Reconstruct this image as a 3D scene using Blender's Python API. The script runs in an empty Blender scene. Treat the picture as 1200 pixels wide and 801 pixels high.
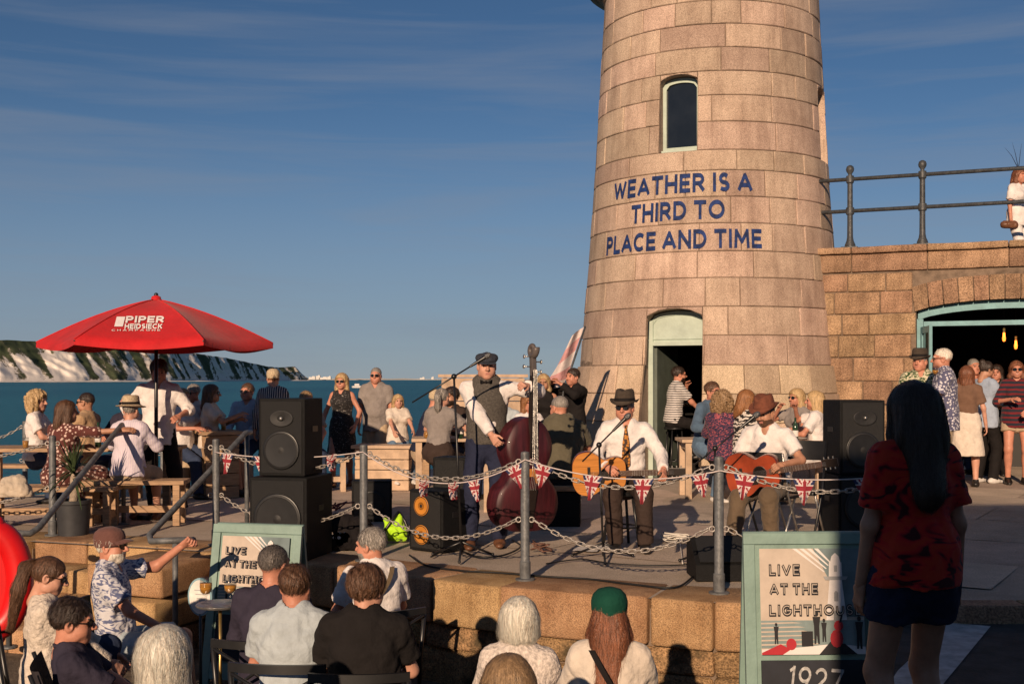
import bpy, bmesh, math, random
import numpy as np
from mathutils import Vector, Matrix, Euler

# ------------------------------------------------------------------ camera, sky, sun, exposure
scene = bpy.context.scene
CAM_Z = 1.53                      # eye height above the quay deck (deck = z 0)
FPX, CX, HY = 1400.0, 600.0, 444.0   # focal length, centre and horizon in the 1200x801 photograph
cam_d = bpy.data.cameras.new('camera'); cam = bpy.data.objects.new('camera', cam_d)
scene.collection.objects.link(cam); scene.camera = cam
cam.location = (0, 0, CAM_Z); cam.rotation_euler = (math.radians(90), 0, 0)
cam_d.sensor_width = 36; cam_d.lens = FPX / 1200 * 36
cam_d.shift_y = (HY - 400.5) / 1200
cam_d.clip_start = 0.05; cam_d.clip_end = 60000

SUN_AZ = math.atan2(0.26, 0.97)   # light travels towards +Y and a little to +X
SUN_EL = math.radians(17.6)
world = bpy.data.worlds.new('World'); scene.world = world; world.use_nodes = True
wn = world.node_tree.nodes; wl = world.node_tree.links
wn.clear()
wo = wn.new('ShaderNodeOutputWorld'); wb = wn.new('ShaderNodeBackground')
sky = wn.new('ShaderNodeTexSky'); sky.sky_type = 'NISHITA'; sky.sun_disc = False
sky.sun_elevation = SUN_EL
sky.sun_rotation = math.pi + SUN_AZ     # sun stands behind the camera, to its left
sky.altitude = 2500; sky.air_density = 1.0; sky.dust_density = 0.0; sky.ozone_density = 3.0
# thin streaks of high cirrus
tc = wn.new('ShaderNodeTexCoord'); mp = wn.new('ShaderNodeMapping')
mp.inputs['Scale'].default_value = (1.2, 1.2, 16)
mp.inputs['Rotation'].default_value = (0, math.radians(4), 0)
nz = wn.new('ShaderNodeTexNoise'); nz.inputs['Scale'].default_value = 2.3; nz.inputs['Detail'].default_value = 7
nz.inputs['Roughness'].default_value = 0.58; nz.inputs['Distortion'].default_value = 0.5
rp = wn.new('ShaderNodeValToRGB')
rp.color_ramp.elements[0].position = 0.42; rp.color_ramp.elements[0].color = (0.01, 0.01, 0.01, 1)
rp.color_ramp.elements[1].position = 0.74; rp.color_ramp.elements[1].color = (0.40, 0.40, 0.40, 1)
mx = wn.new('ShaderNodeMixRGB'); mx.inputs['Color2'].default_value = (4.2, 4.7, 5.8, 1)
hs = wn.new('ShaderNodeHueSaturation'); hs.inputs['Saturation'].default_value = 1.10; hs.inputs['Value'].default_value = 0.96
wl.new(tc.outputs['Generated'], mp.inputs['Vector']); wl.new(mp.outputs['Vector'], nz.inputs['Vector'])
wl.new(nz.outputs['Fac'], rp.inputs['Fac']); wl.new(rp.outputs['Color'], mx.inputs['Fac'])
wl.new(sky.outputs['Color'], hs.inputs['Color'])
# thin grey-lilac haze layer low over the horizon, the same all round
sx_ = wn.new('ShaderNodeSeparateXYZ'); hz = wn.new('ShaderNodeMapRange'); hz.interpolation_type = 'SMOOTHERSTEP'
hz.inputs['From Min'].default_value = -0.02; hz.inputs['From Max'].default_value = 0.26; hz.inputs['To Min'].default_value = 0.72; hz.inputs['To Max'].default_value = 0.0
mh = wn.new('ShaderNodeMixRGB'); mh.inputs['Color2'].default_value = (4.0, 5.0, 6.7, 1)
wl.new(tc.outputs['Generated'], sx_.inputs[0]); wl.new(sx_.outputs['Z'], hz.inputs['Value']); wl.new(hz.outputs[0], mh.inputs['Fac'])
wl.new(hs.outputs['Color'], mh.inputs['Color1']); wl.new(mh.outputs['Color'], mx.inputs['Color1'])
wl.new(mx.outputs['Color'], wb.inputs['Color']); wb.inputs['Strength'].default_value = 0.05
wl.new(wb.outputs['Background'], wo.inputs['Surface'])

sun_d = bpy.data.lights.new('sun', 'SUN'); sun = bpy.data.objects.new('sun', sun_d)
scene.collection.objects.link(sun)
sun_d.energy = 5.0; sun_d.angle = math.radians(0.5); sun_d.color = (1.0, 0.73, 0.50)
_dir = Vector((math.sin(SUN_AZ) * math.cos(SUN_EL), math.cos(SUN_AZ) * math.cos(SUN_EL), -math.sin(SUN_EL)))
sun.rotation_euler = _dir.to_track_quat('-Z', 'Y').to_euler(); sun.location = (-5, -15, 12)

scene.render.engine = 'CYCLES'
scene.cycles.max_bounces = 6; scene.cycles.diffuse_bounces = 3; scene.cycles.glossy_bounces = 3
scene.cycles.transparent_max_bounces = 8; scene.cycles.transmission_bounces = 4
scene.cycles.caustics_reflective = False; scene.cycles.caustics_refractive = False
vs = scene.view_settings
vs.view_transform = 'Standard'; vs.look = 'None'; vs.gamma = 1; vs.use_curve_mapping = False
vs.exposure = 0.1

rnd = random.Random(7); nrs = np.random.RandomState(11)
COL = scene.collection
PI = math.pi

def px(x, s):                      # photo column and pixels-per-metre -> ground position
    return (x - CX) / s, FPX / s

# ------------------------------------------------------------------ materials
MATS = {}
def _new(name):
    m = bpy.data.materials.new(name); m.use_nodes = True
    nt = m.node_tree; b = nt.nodes['Principled BSDF']
    return m, nt, b

def mat(name, col, rough=0.7, var=0.15, scale=6.0, bump=0.0, bscale=None, metal=0.0, spec=0.4, detail=6,
        col2=None, stretch=None, sheen=0.0, coat=0.0, trans=0.0, emit=None, sss=0.0):
    """plain procedural material: base colour broken up by noise, optional bump"""
    if name in MATS: return MATS[name]
    m, nt, b = _new(name); N, L = nt.nodes, nt.links
    b.inputs['Roughness'].default_value = rough; b.inputs['Metallic'].default_value = metal
    b.inputs['Specular IOR Level'].default_value = spec
    if sheen: b.inputs['Sheen Weight'].default_value = sheen
    if coat: b.inputs['Coat Weight'].default_value = coat
    if trans: b.inputs['Transmission Weight'].default_value = trans
    if sss:
        b.inputs['Subsurface Weight'].default_value = sss; b.inputs['Subsurface Radius'].default_value = (0.012, 0.005, 0.003)
        b.inputs['Subsurface Scale'].default_value = 0.5
    if emit:
        b.inputs['Emission Color'].default_value = (*col, 1); b.inputs['Emission Strength'].default_value = emit
    t = N.new('ShaderNodeTexCoord'); src = t.outputs['Object']
    if stretch:
        mpn = N.new('ShaderNodeMapping'); mpn.inputs['Scale'].default_value = stretch
        L.new(src, mpn.inputs['Vector']); src = mpn.outputs['Vector']
    n = N.new('ShaderNodeTexNoise'); n.inputs['Scale'].default_value = scale; n.inputs['Detail'].default_value = detail
    n.inputs['Roughness'].default_value = 0.6
    L.new(src, n.inputs['Vector'])
    r = N.new('ShaderNodeValToRGB')
    c2 = col2 if col2 else tuple(c * (1 - var * 1.6) for c in col)
    c1 = col if col2 else tuple(min(1, c * (1 + var)) for c in col)
    r.color_ramp.elements[0].position = 0.3; r.color_ramp.elements[0].color = (*c2, 1)
    r.color_ramp.elements[1].position = 0.7; r.color_ramp.elements[1].color = (*c1, 1)
    L.new(n.outputs['Fac'], r.inputs['Fac']); L.new(r.outputs['Color'], b.inputs['Base Color'])
    if bump:
        n2 = N.new('ShaderNodeTexNoise'); n2.inputs['Scale'].default_value = bscale or scale * 6; n2.inputs['Detail'].default_value = 5
        L.new(src, n2.inputs['Vector'])
        bp = N.new('ShaderNodeBump'); bp.inputs['Strength'].default_value = bump; bp.inputs['Distance'].default_value = 0.02
        L.new(n2.outputs['Fac'], bp.inputs['Height']); L.new(bp.outputs['Normal'], b.inputs['Normal'])
    MATS[name] = m
    return m

def stone_mat(name, col, dark, speck=55.0, rough=0.85, patch=1.3, bump=0.5, fleck=0.5, moss=None, stain=0.0):
    """granular stone: large weather patches, mid grain, fine flecks; colour shifts from block to block"""
    if name in MATS: return MATS[name]
    m, nt, b = _new(name); N, L = nt.nodes, nt.links
    b.inputs['Roughness'].default_value = rough; b.inputs['Specular IOR Level'].default_value = 0.25
    t = N.new('ShaderNodeTexCoord'); oi = N.new('ShaderNodeObjectInfo')
    n1 = N.new('ShaderNodeTexNoise'); n1.inputs['Scale'].default_value = patch; n1.inputs['Detail'].default_value = 8; n1.inputs['Roughness'].default_value = 0.65
    n2 = N.new('ShaderNodeTexNoise'); n2.inputs['Scale'].default_value = speck; n2.inputs['Detail'].default_value = 3
    L.new(t.outputs['Object'], n1.inputs['Vector']); L.new(t.outputs['Object'], n2.inputs['Vector'])
    r1 = N.new('ShaderNodeValToRGB')
    r1.color_ramp.elements[0].position = 0.32; r1.color_ramp.elements[0].color = (*dark, 1)
    r1.color_ramp.elements[1].position = 0.66; r1.color_ramp.elements[1].color = (*col, 1)
    L.new(n1.outputs['Fac'], r1.inputs['Fac'])
    r2 = N.new('ShaderNodeValToRGB')
    r2.color_ramp.elements[0].position = 0.36; r2.color_ramp.elements[0].color = (1 - fleck, 1 - fleck, 1 - fleck, 1)
    r2.color_ramp.elements[1].position = 0.62; r2.color_ramp.elements[1].color = (1.0 + 0.18, 1.0 + 0.18, 1.0 + 0.18, 1)
    L.new(n2.outputs['Fac'], r2.inputs['Fac'])
    mu = N.new('ShaderNodeMixRGB'); mu.blend_type = 'MULTIPLY'; mu.inputs['Fac'].default_value = 1
    L.new(r1.outputs['Color'], mu.inputs['Color1']); L.new(r2.outputs['Color'], mu.inputs['Color2'])
    hv = N.new('ShaderNodeHueSaturation')
    mr = N.new('ShaderNodeMapRange'); mr.inputs['To Min'].default_value = 0.80; mr.inputs['To Max'].default_value = 1.16
    L.new(oi.outputs['Random'], mr.inputs['Value']); L.new(mr.outputs['Result'], hv.inputs['Value'])
    mr2 = N.new('ShaderNodeMapRange'); mr2.inputs['To Min'].default_value = 0.488; mr2.inputs['To Max'].default_value = 0.508
    mth = N.new('ShaderNodeMath'); mth.operation = 'FRACT'
    m7 = N.new('ShaderNodeMath'); m7.operation = 'MULTIPLY'; m7.inputs[1].default_value = 7.31
    L.new(oi.outputs['Random'], m7.inputs[0]); L.new(m7.outputs[0], mth.inputs[0])
    L.new(mth.outputs[0], mr2.inputs['Value']); L.new(mr2.outputs['Result'], hv.inputs['Hue'])
    L.new(mu.outputs['Color'], hv.inputs['Color'])
    out = hv.outputs['Color']
    if moss:
        n3 = N.new('ShaderNodeTexNoise'); n3.inputs['Scale'].default_value = 3.1; n3.inputs['Detail'].default_value = 9; n3.inputs['Roughness'].default_value = 0.7
        L.new(t.outputs['Object'], n3.inputs['Vector'])
        r3 = N.new('ShaderNodeValToRGB'); r3.color_ramp.elements[0].position = 0.52; r3.color_ramp.elements[1].position = 0.66
        L.new(n3.outputs['Fac'], r3.inputs['Fac'])
        m3 = N.new('ShaderNodeMixRGB'); m3.inputs['Color2'].default_value = (*moss, 1)
        L.new(r3.outputs['Color'], m3.inputs['Fac']); L.new(out, m3.inputs['Color1']); out = m3.outputs['Color']
    if stain:
        ms = N.new('ShaderNodeMapping'); ms.inputs['Scale'].default_value = (2.4, 2.4, 0.30)
        n4 = N.new('ShaderNodeTexNoise'); n4.inputs['Scale'].default_value = 1.6; n4.inputs['Detail'].default_value = 9; n4.inputs['Roughness'].default_value = 0.72
        L.new(t.outputs['Object'], ms.inputs['Vector']); L.new(ms.outputs['Vector'], n4.inputs['Vector'])
        r4 = N.new('ShaderNodeValToRGB'); r4.color_ramp.elements[0].position = 0.46; r4.color_ramp.elements[1].position = 0.74
        r4.color_ramp.elements[0].color = (1, 1, 1, 1); r4.color_ramp.elements[1].color = (1 - stain, 1 - stain * 1.08, 1 - stain * 1.1, 1)
        L.new(n4.outputs['Fac'], r4.inputs['Fac'])
        m4 = N.new('ShaderNodeMixRGB'); m4.blend_type = 'MULTIPLY'; m4.inputs['Fac'].default_value = 1
        L.new(out, m4.inputs['Color1']); L.new(r4.outputs['Color'], m4.inputs['Color2']); out = m4.outputs['Color']
    L.new(out, b.inputs['Base Color'])
    ad = N.new('ShaderNodeMath'); ad.operation = 'ADD'
    L.new(n1.outputs['Fac'], ad.inputs[0]); L.new(n2.outputs['Fac'], ad.inputs[1])
    bp = N.new('ShaderNodeBump'); bp.inputs['Strength'].default_value = bump; bp.inputs['Distance'].default_value = 0.015
    L.new(ad.outputs[0], bp.inputs['Height']); L.new(bp.outputs['Normal'], b.inputs['Normal'])
    MATS[name] = m
    return m

def pattern_mat(name, kind, c1, c2, c3=None, scale=20.0, rough=0.85, thr=0.5, axis='Z', wob=1.0):
    """printed cloth: stripes / blotches / leaves / zigzag"""
    if name in MATS: return MATS[name]
    m, nt, b = _new(name); N, L = nt.nodes, nt.links
    b.inputs['Roughness'].default_value = rough; b.inputs['Specular IOR Level'].default_value = 0.2
    b.inputs['Sheen Weight'].default_value = 0.1
    t = N.new('ShaderNodeTexCoord')
    r = N.new('ShaderNodeValToRGB'); r.color_ramp.interpolation = 'LINEAR'
    if kind == 'stripes':
        w = N.new('ShaderNodeTexWave'); w.wave_type = 'BANDS'; w.bands_direction = axis
        w.inputs['Scale'].default_value = scale; w.inputs['Distortion'].default_value = wob; w.inputs['Detail'].default_value = 1
        w.inputs['Detail Scale'].default_value = 2.0
        L.new(t.outputs['Object'], w.inputs['Vector']); f = w.outputs['Fac']
    elif kind == 'leaf':
        mp_ = N.new('ShaderNodeMapping'); mp_.inputs['Rotation'].default_value = (0.3, 0.8, 0.5); mp_.inputs['Scale'].default_value = (1, 1, 2.0)
        n0 = N.new('ShaderNodeTexNoise'); n0.inputs['Scale'].default_value = scale; n0.inputs['Distortion'].default_value = 2.5; n0.inputs['Detail'].default_value = 1
        L.new(t.outputs['Object'], mp_.inputs['Vector']); L.new(mp_.outputs['Vector'], n0.inputs['Vector']); f = n0.outputs['Fac']
    else:
        v = N.new('ShaderNodeTexVoronoi'); v.inputs['Scale'].default_value = scale; v.feature = 'F1'
        L.new(t.outputs['Object'], v.inputs['Vector']); f = v.outputs['Distance']
    e = r.color_ramp.elements
    e[0].position = thr - 0.04; e[0].color = (*c1, 1); e[1].position = thr + 0.04; e[1].color = (*c2, 1)
    if c3:
        e2 = e.new(min(0.98, thr + 0.14)); e2.color = (*c3, 1)
    L.new(f, r.inputs['Fac']); L.new(r.outputs['Color'], b.inputs['Base Color'])
    n2 = N.new('ShaderNodeTexNoise'); n2.inputs['Scale'].default_value = 18; n2.inputs['Detail'].default_value = 4
    L.new(t.outputs['Object'], n2.inputs['Vector'])
    bp = N.new('ShaderNodeBump'); bp.inputs['Strength'].default_value = 0.35; bp.inputs['Distance'].default_value = 0.02
    L.new(n2.outputs['Fac'], bp.inputs['Height']); L.new(bp.outputs['Normal'], b.inputs['Normal'])
    MATS[name] = m
    return m

def cloth(name, col, var=0.12):
    return mat('cloth_' + name, col, 0.88, var, 9, 0.8, 17, spec=0.15, sheen=0.0 if max(col) < .1 else 0.1)

def hairmat(name, col):
    return mat('hair_' + name, col, 0.42, 0.30, 30, 0.4, 90, spec=0.45, stretch=(3, 3, 0.35))

granite = stone_mat('granite', (0.56, 0.425, 0.325), (0.42, 0.305, 0.23), 85, patch=2.2, fleck=0.36, stain=.42)
granite_low = stone_mat('granite_low', (0.56, 0.43, 0.31), (0.44, 0.33, 0.23), 85, patch=2.2, fleck=0.36, stain=.3)
mortar = mat('mortar', (0.20, 0.145, 0.105), 0.95, 0.3, 8, 0.5)
quoin = stone_mat('brown_ashlar', (0.44, 0.285, 0.175), (0.24, 0.15, 0.09), 60, patch=3.0, fleck=0.45, bump=0.9, stain=.45)
quay_stone = stone_mat('quay_stone', (0.56, 0.36, 0.19), (0.36, 0.205, 0.095), 130, patch=3.6, fleck=0.42, bump=0.7, stain=.35)
quay_low = stone_mat('quay_stone_weathered', (0.42, 0.27, 0.13), (0.20, 0.13, 0.065), 70, patch=4.0, fleck=0.55, bump=1.3, moss=(0.09, 0.065, 0.035))
concrete = stone_mat('deck_concrete', (0.62, 0.50, 0.40), (0.42, 0.34, 0.27), 90, patch=1.9, fleck=0.28, bump=0.35)
concrete_base = mat('deck_joint', (0.16, 0.11, 0.095), 0.95, 0.3, 3, 0.4)
asphalt = mat('asphalt', (0.055, 0.052, 0.05), 0.9, 0.35, 5, 0.5, 60)
ground_brown = mat('ground_grit', (0.13, 0.10, 0.07), 0.95, 0.4, 7, 0.7, 50)
wood = mat('pale_wood', (0.42, 0.27, 0.155), 0.75, 0.22, 5, 0.3, 30, stretch=(1, 1, 6))
wood_x = mat('bench_wood', (0.40, 0.255, 0.15), 0.75, 0.25, 6, 0.3, 30, stretch=(1.0, 8, 8))
wood_pale = mat('bleached_wood', (0.50, 0.36, 0.25), 0.8, 0.2, 5, 0.3, 30)
black = mat('black_tolex', (0.007, 0.007, 0.0075), 0.62, 0.3, 30, 0.5, 160, spec=0.22)
black_gloss = mat('black_plastic', (0.012, 0.012, 0.013), 0.35, 0.2, 12, spec=0.5)
grille = mat('speaker_grille', (0.012, 0.012, 0.0125), 0.6, 0.4, 220, 0.5, 320)
cone_m = mat('speaker_cone', (0.014, 0.014, 0.015), 0.6, 0.3, 30)
chrome = mat('dull_steel', (0.55, 0.53, 0.50), 0.35, 0.25, 22, 0.2, metal=0.9)
galv = mat('galvanised_chain', (0.46, 0.42, 0.38), 0.5, 0.35, 40, 0.3, metal=0.55)
post_grey = mat('post_grey_paint', (0.115, 0.12, 0.125), 0.5, 0.3, 14, 0.3, 40, spec=0.5)
rail_dark = mat('rail_dark_paint', (0.055, 0.06, 0.066), 0.45, 0.3, 14, 0.3, 40)
green_paint = mat('sage_green_paint', (0.20, 0.30, 0.265), 0.55, 0.12, 5, 0.15, 30)
green_door = mat('door_green_paint', (0.42, 0.50, 0.43), 0.5, 0.10, 5, 0.15, 30)
teal_door = mat('teal_door_paint', (0.16, 0.33, 0.36), 0.5, 0.12, 6, 0.15, 30)
navy_paint = mat('navy_lettering', (0.010, 0.032, 0.135), 0.8, 0.45, 14, 0.3, 60)
white_paint = mat('white_paint', (0.74, 0.70, 0.66), 0.7, 0.15, 8, 0.2)
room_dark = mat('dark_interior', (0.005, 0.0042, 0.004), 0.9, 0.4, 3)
red_canvas = mat('red_canvas', (0.50, 0.012, 0.016), 0.75, 0.12, 5, 0.25, 25, spec=0.25, sheen=0.1)
red_plastic = mat('red_plastic', (0.62, 0.008, 0.010), 0.38, 0.1, 5, spec=0.5)
cable_m = mat('black_rubber', (0.010, 0.010, 0.010), 0.55, 0.2, 20)
cable_w = mat('white_cable', (0.60, 0.56, 0.50), 0.5, 0.1, 20)
flag_white = mat('flag_white', (0.58, 0.50, 0.48), 0.85, 0.08, 20, 0.3, 30)
flag_red = mat('flag_red', (0.27, 0.022, 0.035), 0.85, 0.12, 20, 0.3, 30)
flag_blue = mat('flag_blue', (0.02, 0.028, 0.09), 0.85, 0.2, 20, 0.3, 30)
brass = mat('brass', (0.55, 0.38, 0.14), 0.35, 0.2, 14, metal=0.9)

glass_m = bpy.data.materials.new('clear_glass'); glass_m.use_nodes = True        # thin clear glass
_n, _l = glass_m.node_tree.nodes, glass_m.node_tree.links; _n.clear()
_o = _n.new('ShaderNodeOutputMaterial'); _m = _n.new('ShaderNodeMixShader'); _t = _n.new('ShaderNodeBsdfTransparent'); _g = _n.new('ShaderNodeBsdfGlossy'); _f = None
_t.inputs['Color'].default_value = (.93, .94, .93, 1); _g.inputs['Roughness'].default_value = .03
_m.inputs[0].default_value = .10; _l.new(_t.outputs[0], _m.inputs[1]); _l.new(_g.outputs[0], _m.inputs[2]); _l.new(_m.outputs[0], _o.inputs[0])
pane_m = mat('window_pane', (0.012, 0.014, 0.016), 0.06, 0.3, 2, spec=0.7)
beer_m = mat('amber_beer', (0.60, 0.27, 0.05), 0.12, 0.1, 20, spec=0.5)

# ------------------------------------------------------------------ mesh helpers
def link(name, me, m=None, parent=None, kind=None, smooth=False):
    o = bpy.data.objects.new(name, me); COL.objects.link(o)
    if m is not None and not len(me.materials):
        for mm in (m if isinstance(m, (list, tuple)) else [m]): me.materials.append(mm)
    if parent is not None: o.parent = parent
    if kind: o['kind'] = kind
    if smooth: me.polygons.foreach_set('use_smooth', [True] * len(me.polygons))
    return o

def mesh_np(name, V, F, mi=None, smooth=True):
    """mesh from numpy arrays; F is an (n,4) or (n,3) int array or a list of index lists"""
    me = bpy.data.meshes.new(name)
    V = np.asarray(V, dtype=np.float32)
    if isinstance(F, np.ndarray):
        n, c = F.shape
        me.vertices.add(len(V)); me.vertices.foreach_set('co', V.ravel())
        me.loops.add(n * c); me.loops.foreach_set('vertex_index', F.astype(np.int32).ravel())
        me.polygons.add(n); me.polygons.foreach_set('loop_start', np.arange(0, n * c, c, dtype=np.int32))
        me.polygons.foreach_set('loop_total', np.full(n, c, dtype=np.int32))
        if mi is not None: me.polygons.foreach_set('material_index', np.asarray(mi, dtype=np.int32))
        me.polygons.foreach_set('use_smooth', np.full(n, smooth, dtype=bool))
        me.update(calc_edges=True); me.validate()
    else:
        me.from_pydata([tuple(v) for v in V], [], [tuple(f) for f in F])
        if mi is not None: me.polygons.foreach_set('material_index', list(mi))
        me.polygons.foreach_set('use_smooth', [smooth] * len(me.polygons)); me.update()
    return me

class MB:
    """collects shapes into one mesh"""
    def __init__(s): s.V, s.F, s.M = [], [], []; s.mi = 0
    def add(s, V, F):
        o = len(s.V); s.V += [tuple(v) for v in V]; s.F += [tuple(i + o for i in f) for f in F]; s.M += [s.mi] * len(F)
    def box(s, c, d, rot=None, bev=0.0):
        bm = bmesh.new(); bmesh.ops.create_cube(bm, size=1)
        bmesh.ops.scale(bm, vec=d, verts=bm.verts)
        if bev: bmesh.ops.bevel(bm, geom=list(bm.edges), offset=bev, segments=2, affect='EDGES', profile=0.6)
        R = rot if isinstance(rot, Matrix) else (Euler(rot).to_matrix() if rot else Matrix.Identity(3))
        bm.verts.ensure_lookup_table()
        s.add([R @ v.co + Vector(c) for v in bm.verts], [[v.index for v in f.verts] for f in bm.faces]); bm.free()
    def tube(s, pts, r, seg=8, cap=True, closed=False):
        pts = [Vector(p) for p in pts]; n = len(pts)
        rs = r if isinstance(r, (list, tuple)) else [r] * n
        V = []; up = None
        for i, p in enumerate(pts):
            a = pts[(i - 1) % n] if (i or closed) else p; b = pts[(i + 1) % n] if (i < n - 1 or closed) else p
            t = (b - a).normalized()
            if up is None:
                up = Vector((0, 0, 1)) if abs(t.z) < 0.9 else Vector((1, 0, 0))
            x = t.cross(up)
            if x.length < 1e-5: x = t.orthogonal()
            x.normalize(); y = x.cross(t).normalized(); up = y
            for k in range(seg):
                an = 2 * PI * k / seg; V.append(p + (x * math.cos(an) + y * math.sin(an)) * rs[i])
        F = []
        for i in range(n if closed else n - 1):
            j = (i + 1) % n
            for k in range(seg):
                k2 = (k + 1) % seg; F.append((i * seg + k, i * seg + k2, j * seg + k2, j * seg + k))
        if cap and not closed:
            F.append(tuple(range(seg))[::-1]); F.append(tuple((n - 1) * seg + k for k in range(seg)))
        s.add(V, F)
    def lathe(s, prof, seg=20, c=(0, 0, 0), rot=None, sx=1.0, sy=1.0):
        R = rot if isinstance(rot, Matrix) else (Euler(rot).to_matrix() if rot else Matrix.Identity(3))
        V = []; F = []
        for (r, z) in prof:
            for k in range(seg):
                a = 2 * PI * k / seg; V.append(R @ Vector((r * math.cos(a) * sx, r * math.sin(a) * sy, z)) + Vector(c))
        for i in range(len(prof) - 1):
            for k in range(seg):
                k2 = (k + 1) % seg; F.append((i * seg + k, i * seg + k2, (i + 1) * seg + k2, (i + 1) * seg + k))
        if prof[0][0] > 1e-4: F.append(tuple(range(seg))[::-1])
        if prof[-1][0] > 1e-4: F.append(tuple((len(prof) - 1) * seg + k for k in range(seg)))
        s.add(V, F)
    def sphere(s, c, r, seg=10, rings=7):
        rr = r if isinstance(r, (list, tuple)) else (r, r, r)
        prof = [(math.sin(PI * i / rings), -math.cos(PI * i / rings)) for i in range(rings + 1)]
        V = []; F = []
        for (a, z) in prof:
            for k in range(seg):
                t = 2 * PI * k / seg; V.append((c[0] + rr[0] * a * math.cos(t), c[1] + rr[1] * a * math.sin(t), c[2] + rr[2] * z))
        for i in range(rings):
            for k in range(seg):
                k2 = (k + 1) % seg; F.append((i * seg + k, i * seg + k2, (i + 1) * seg + k2, (i + 1) * seg + k))
        s.add(V, F)
    def prism(s, poly, h, M=None):
        """polygon in local xy extruded 0..h along z"""
        n = len(poly); M = M or Matrix.Identity(4)
        V = [M @ Vector((x, y, 0)) for x, y in poly] + [M @ Vector((x, y, h)) for x, y in poly]
        F = [tuple(range(n))[::-1], tuple(range(n, 2 * n))] + [(i, (i + 1) % n, (i + 1) % n + n, i + n) for i in range(n)]
        s.add(V, F)
    def build(s, name, m, parent=None, smooth=False, kind=None, auto=None):
        me = bpy.data.meshes.new(name); me.from_pydata(s.V, [], s.F); me.update()
        bm = bmesh.new(); bm.from_mesh(me); bmesh.ops.recalc_face_normals(bm, faces=bm.faces)
        if auto:
            for e in bm.edges:
                if len(e.link_faces) == 2 and e.calc_face_angle(0) > math.radians(auto): e.smooth = False
            smooth = True
        bm.to_mesh(me); bm.free()
        if len(set(s.M)) > 1: me.polygons.foreach_set('material_index', s.M)
        return link(name, me, m, parent, kind, smooth)

def tag(o, label, cat, group=None):
    o['label'] = label; o['category'] = cat
    if group: o['group'] = group
    return o
def thing(name, label, cat, loc=(0, 0, 0), rz=0, group=None):
    o = bpy.data.objects.new(name, None); COL.objects.link(o); o.empty_display_size = 0.2
    o.location = loc; o.rotation_euler = (0, 0, rz)
    return tag(o, label, cat, group)
def copy_tree(o, parent=None):
    c = o.copy(); COL.objects.link(c); c.parent = parent
    for ch in o.children: copy_tree(ch, c)
    return c
def catenary(a, b, sag, n):
    a, b = Vector(a), Vector(b)
    return [a.lerp(b, i / n) - Vector((0, 0, sag * 4 * (i / n) * (1 - i / n))) for i in range(n + 1)]
def text_mesh(body, size=1.0, bold=0.0, extrude=0.0, space=1.0, shear=0.0):
    """built-in font text as vertices (numpy) and faces, origin at its centre"""
    cu = bpy.data.curves.new('lettering', 'FONT'); cu.body = body; cu.size = size; cu.offset = bold
    cu.align_x = 'CENTER'; cu.align_y = 'CENTER'; cu.space_character = space; cu.extrude = extrude; cu.shear = shear
    cu.resolution_u = 4
    ob = bpy.data.objects.new('lettering', cu); COL.objects.link(ob)
    dg = bpy.context.evaluated_depsgraph_get(); ev = ob.evaluated_get(dg)
    me = bpy.data.meshes.new_from_object(ev)
    bm = bmesh.new(); bm.from_mesh(me)
    bpy.data.objects.remove(ob); bpy.data.curves.remove(cu); bpy.data.meshes.remove(me)
    return bm
# ================================================================== SETTING
def smooth01(t): t = max(0.0, min(1.0, t)); return t * t * (3 - 2 * t)
def deck_z(x, y):                   # the paving rises a little towards the bar door
    return 0.10 * smooth01((x - 3.2) / 1.6) * smooth01((y - 9.5) / 3.5)

PIT_Z, RAMP_Z, SEA_Z = -0.80, -0.12, -5.0

# ---- sea
def sea():
    m, nt, b = _new('sea_water'); N, L = nt.nodes, nt.links
    b.inputs['Roughness'].default_value = 0.35; b.inputs['IOR'].default_value = 1.33
    t = N.new('ShaderNodeTexCoord')
    n0 = N.new('ShaderNodeTexNoise'); n0.inputs['Scale'].default_value = 0.006; n0.inputs['Detail'].default_value = 5
    mp0 = N.new('ShaderNodeMapping'); mp0.inputs['Scale'].default_value = (1, 0.35, 1)
    L.new(t.outputs['Object'], mp0.inputs['Vector']); L.new(mp0.outputs['Vector'], n0.inputs['Vector'])
    r = N.new('ShaderNodeValToRGB'); r.color_ramp.elements[0].position = 0.35; r.color_ramp.elements[1].position = 0.68
    r.color_ramp.elements[0].color = (0.010, 0.095, 0.150, 1); r.color_ramp.elements[1].color = (0.022, 0.15, 0.205, 1)
    L.new(n0.outputs['Fac'], r.inputs['Fac']); L.new(r.outputs['Color'], b.inputs['Base Color'])
    mp1 = N.new('ShaderNodeMapping'); mp1.inputs['Scale'].default_value = (0.5, 1.0, 1)
    n1 = N.new('ShaderNodeTexNoise'); n1.inputs['Scale'].default_value = 0.55; n1.inputs['Detail'].default_value = 6; n1.inputs['Roughness'].default_value = 0.6
    L.new(t.outputs['Object'], mp1.inputs['Vector']); L.new(mp1.outputs['Vector'], n1.inputs['Vector'])
    bp = N.new('ShaderNodeBump'); bp.inputs['Strength'].default_value = 0.9; bp.inputs['Distance'].default_value = 1.2
    L.new(n1.outputs['Fac'], bp.inputs['Height']); L.new(bp.outputs['Normal'], b.inputs['Normal'])
    b.inputs['Specular IOR Level'].default_value = 0.10
    V = [(-30000, -200, SEA_Z), (30000, -200, SEA_Z), (30000, 40000, SEA_Z), (-30000, 40000, SEA_Z)]
    link('sea', mesh_np('sea', V, [(0, 1, 2, 3)], smooth=False), m, kind='structure')
sea()

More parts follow.
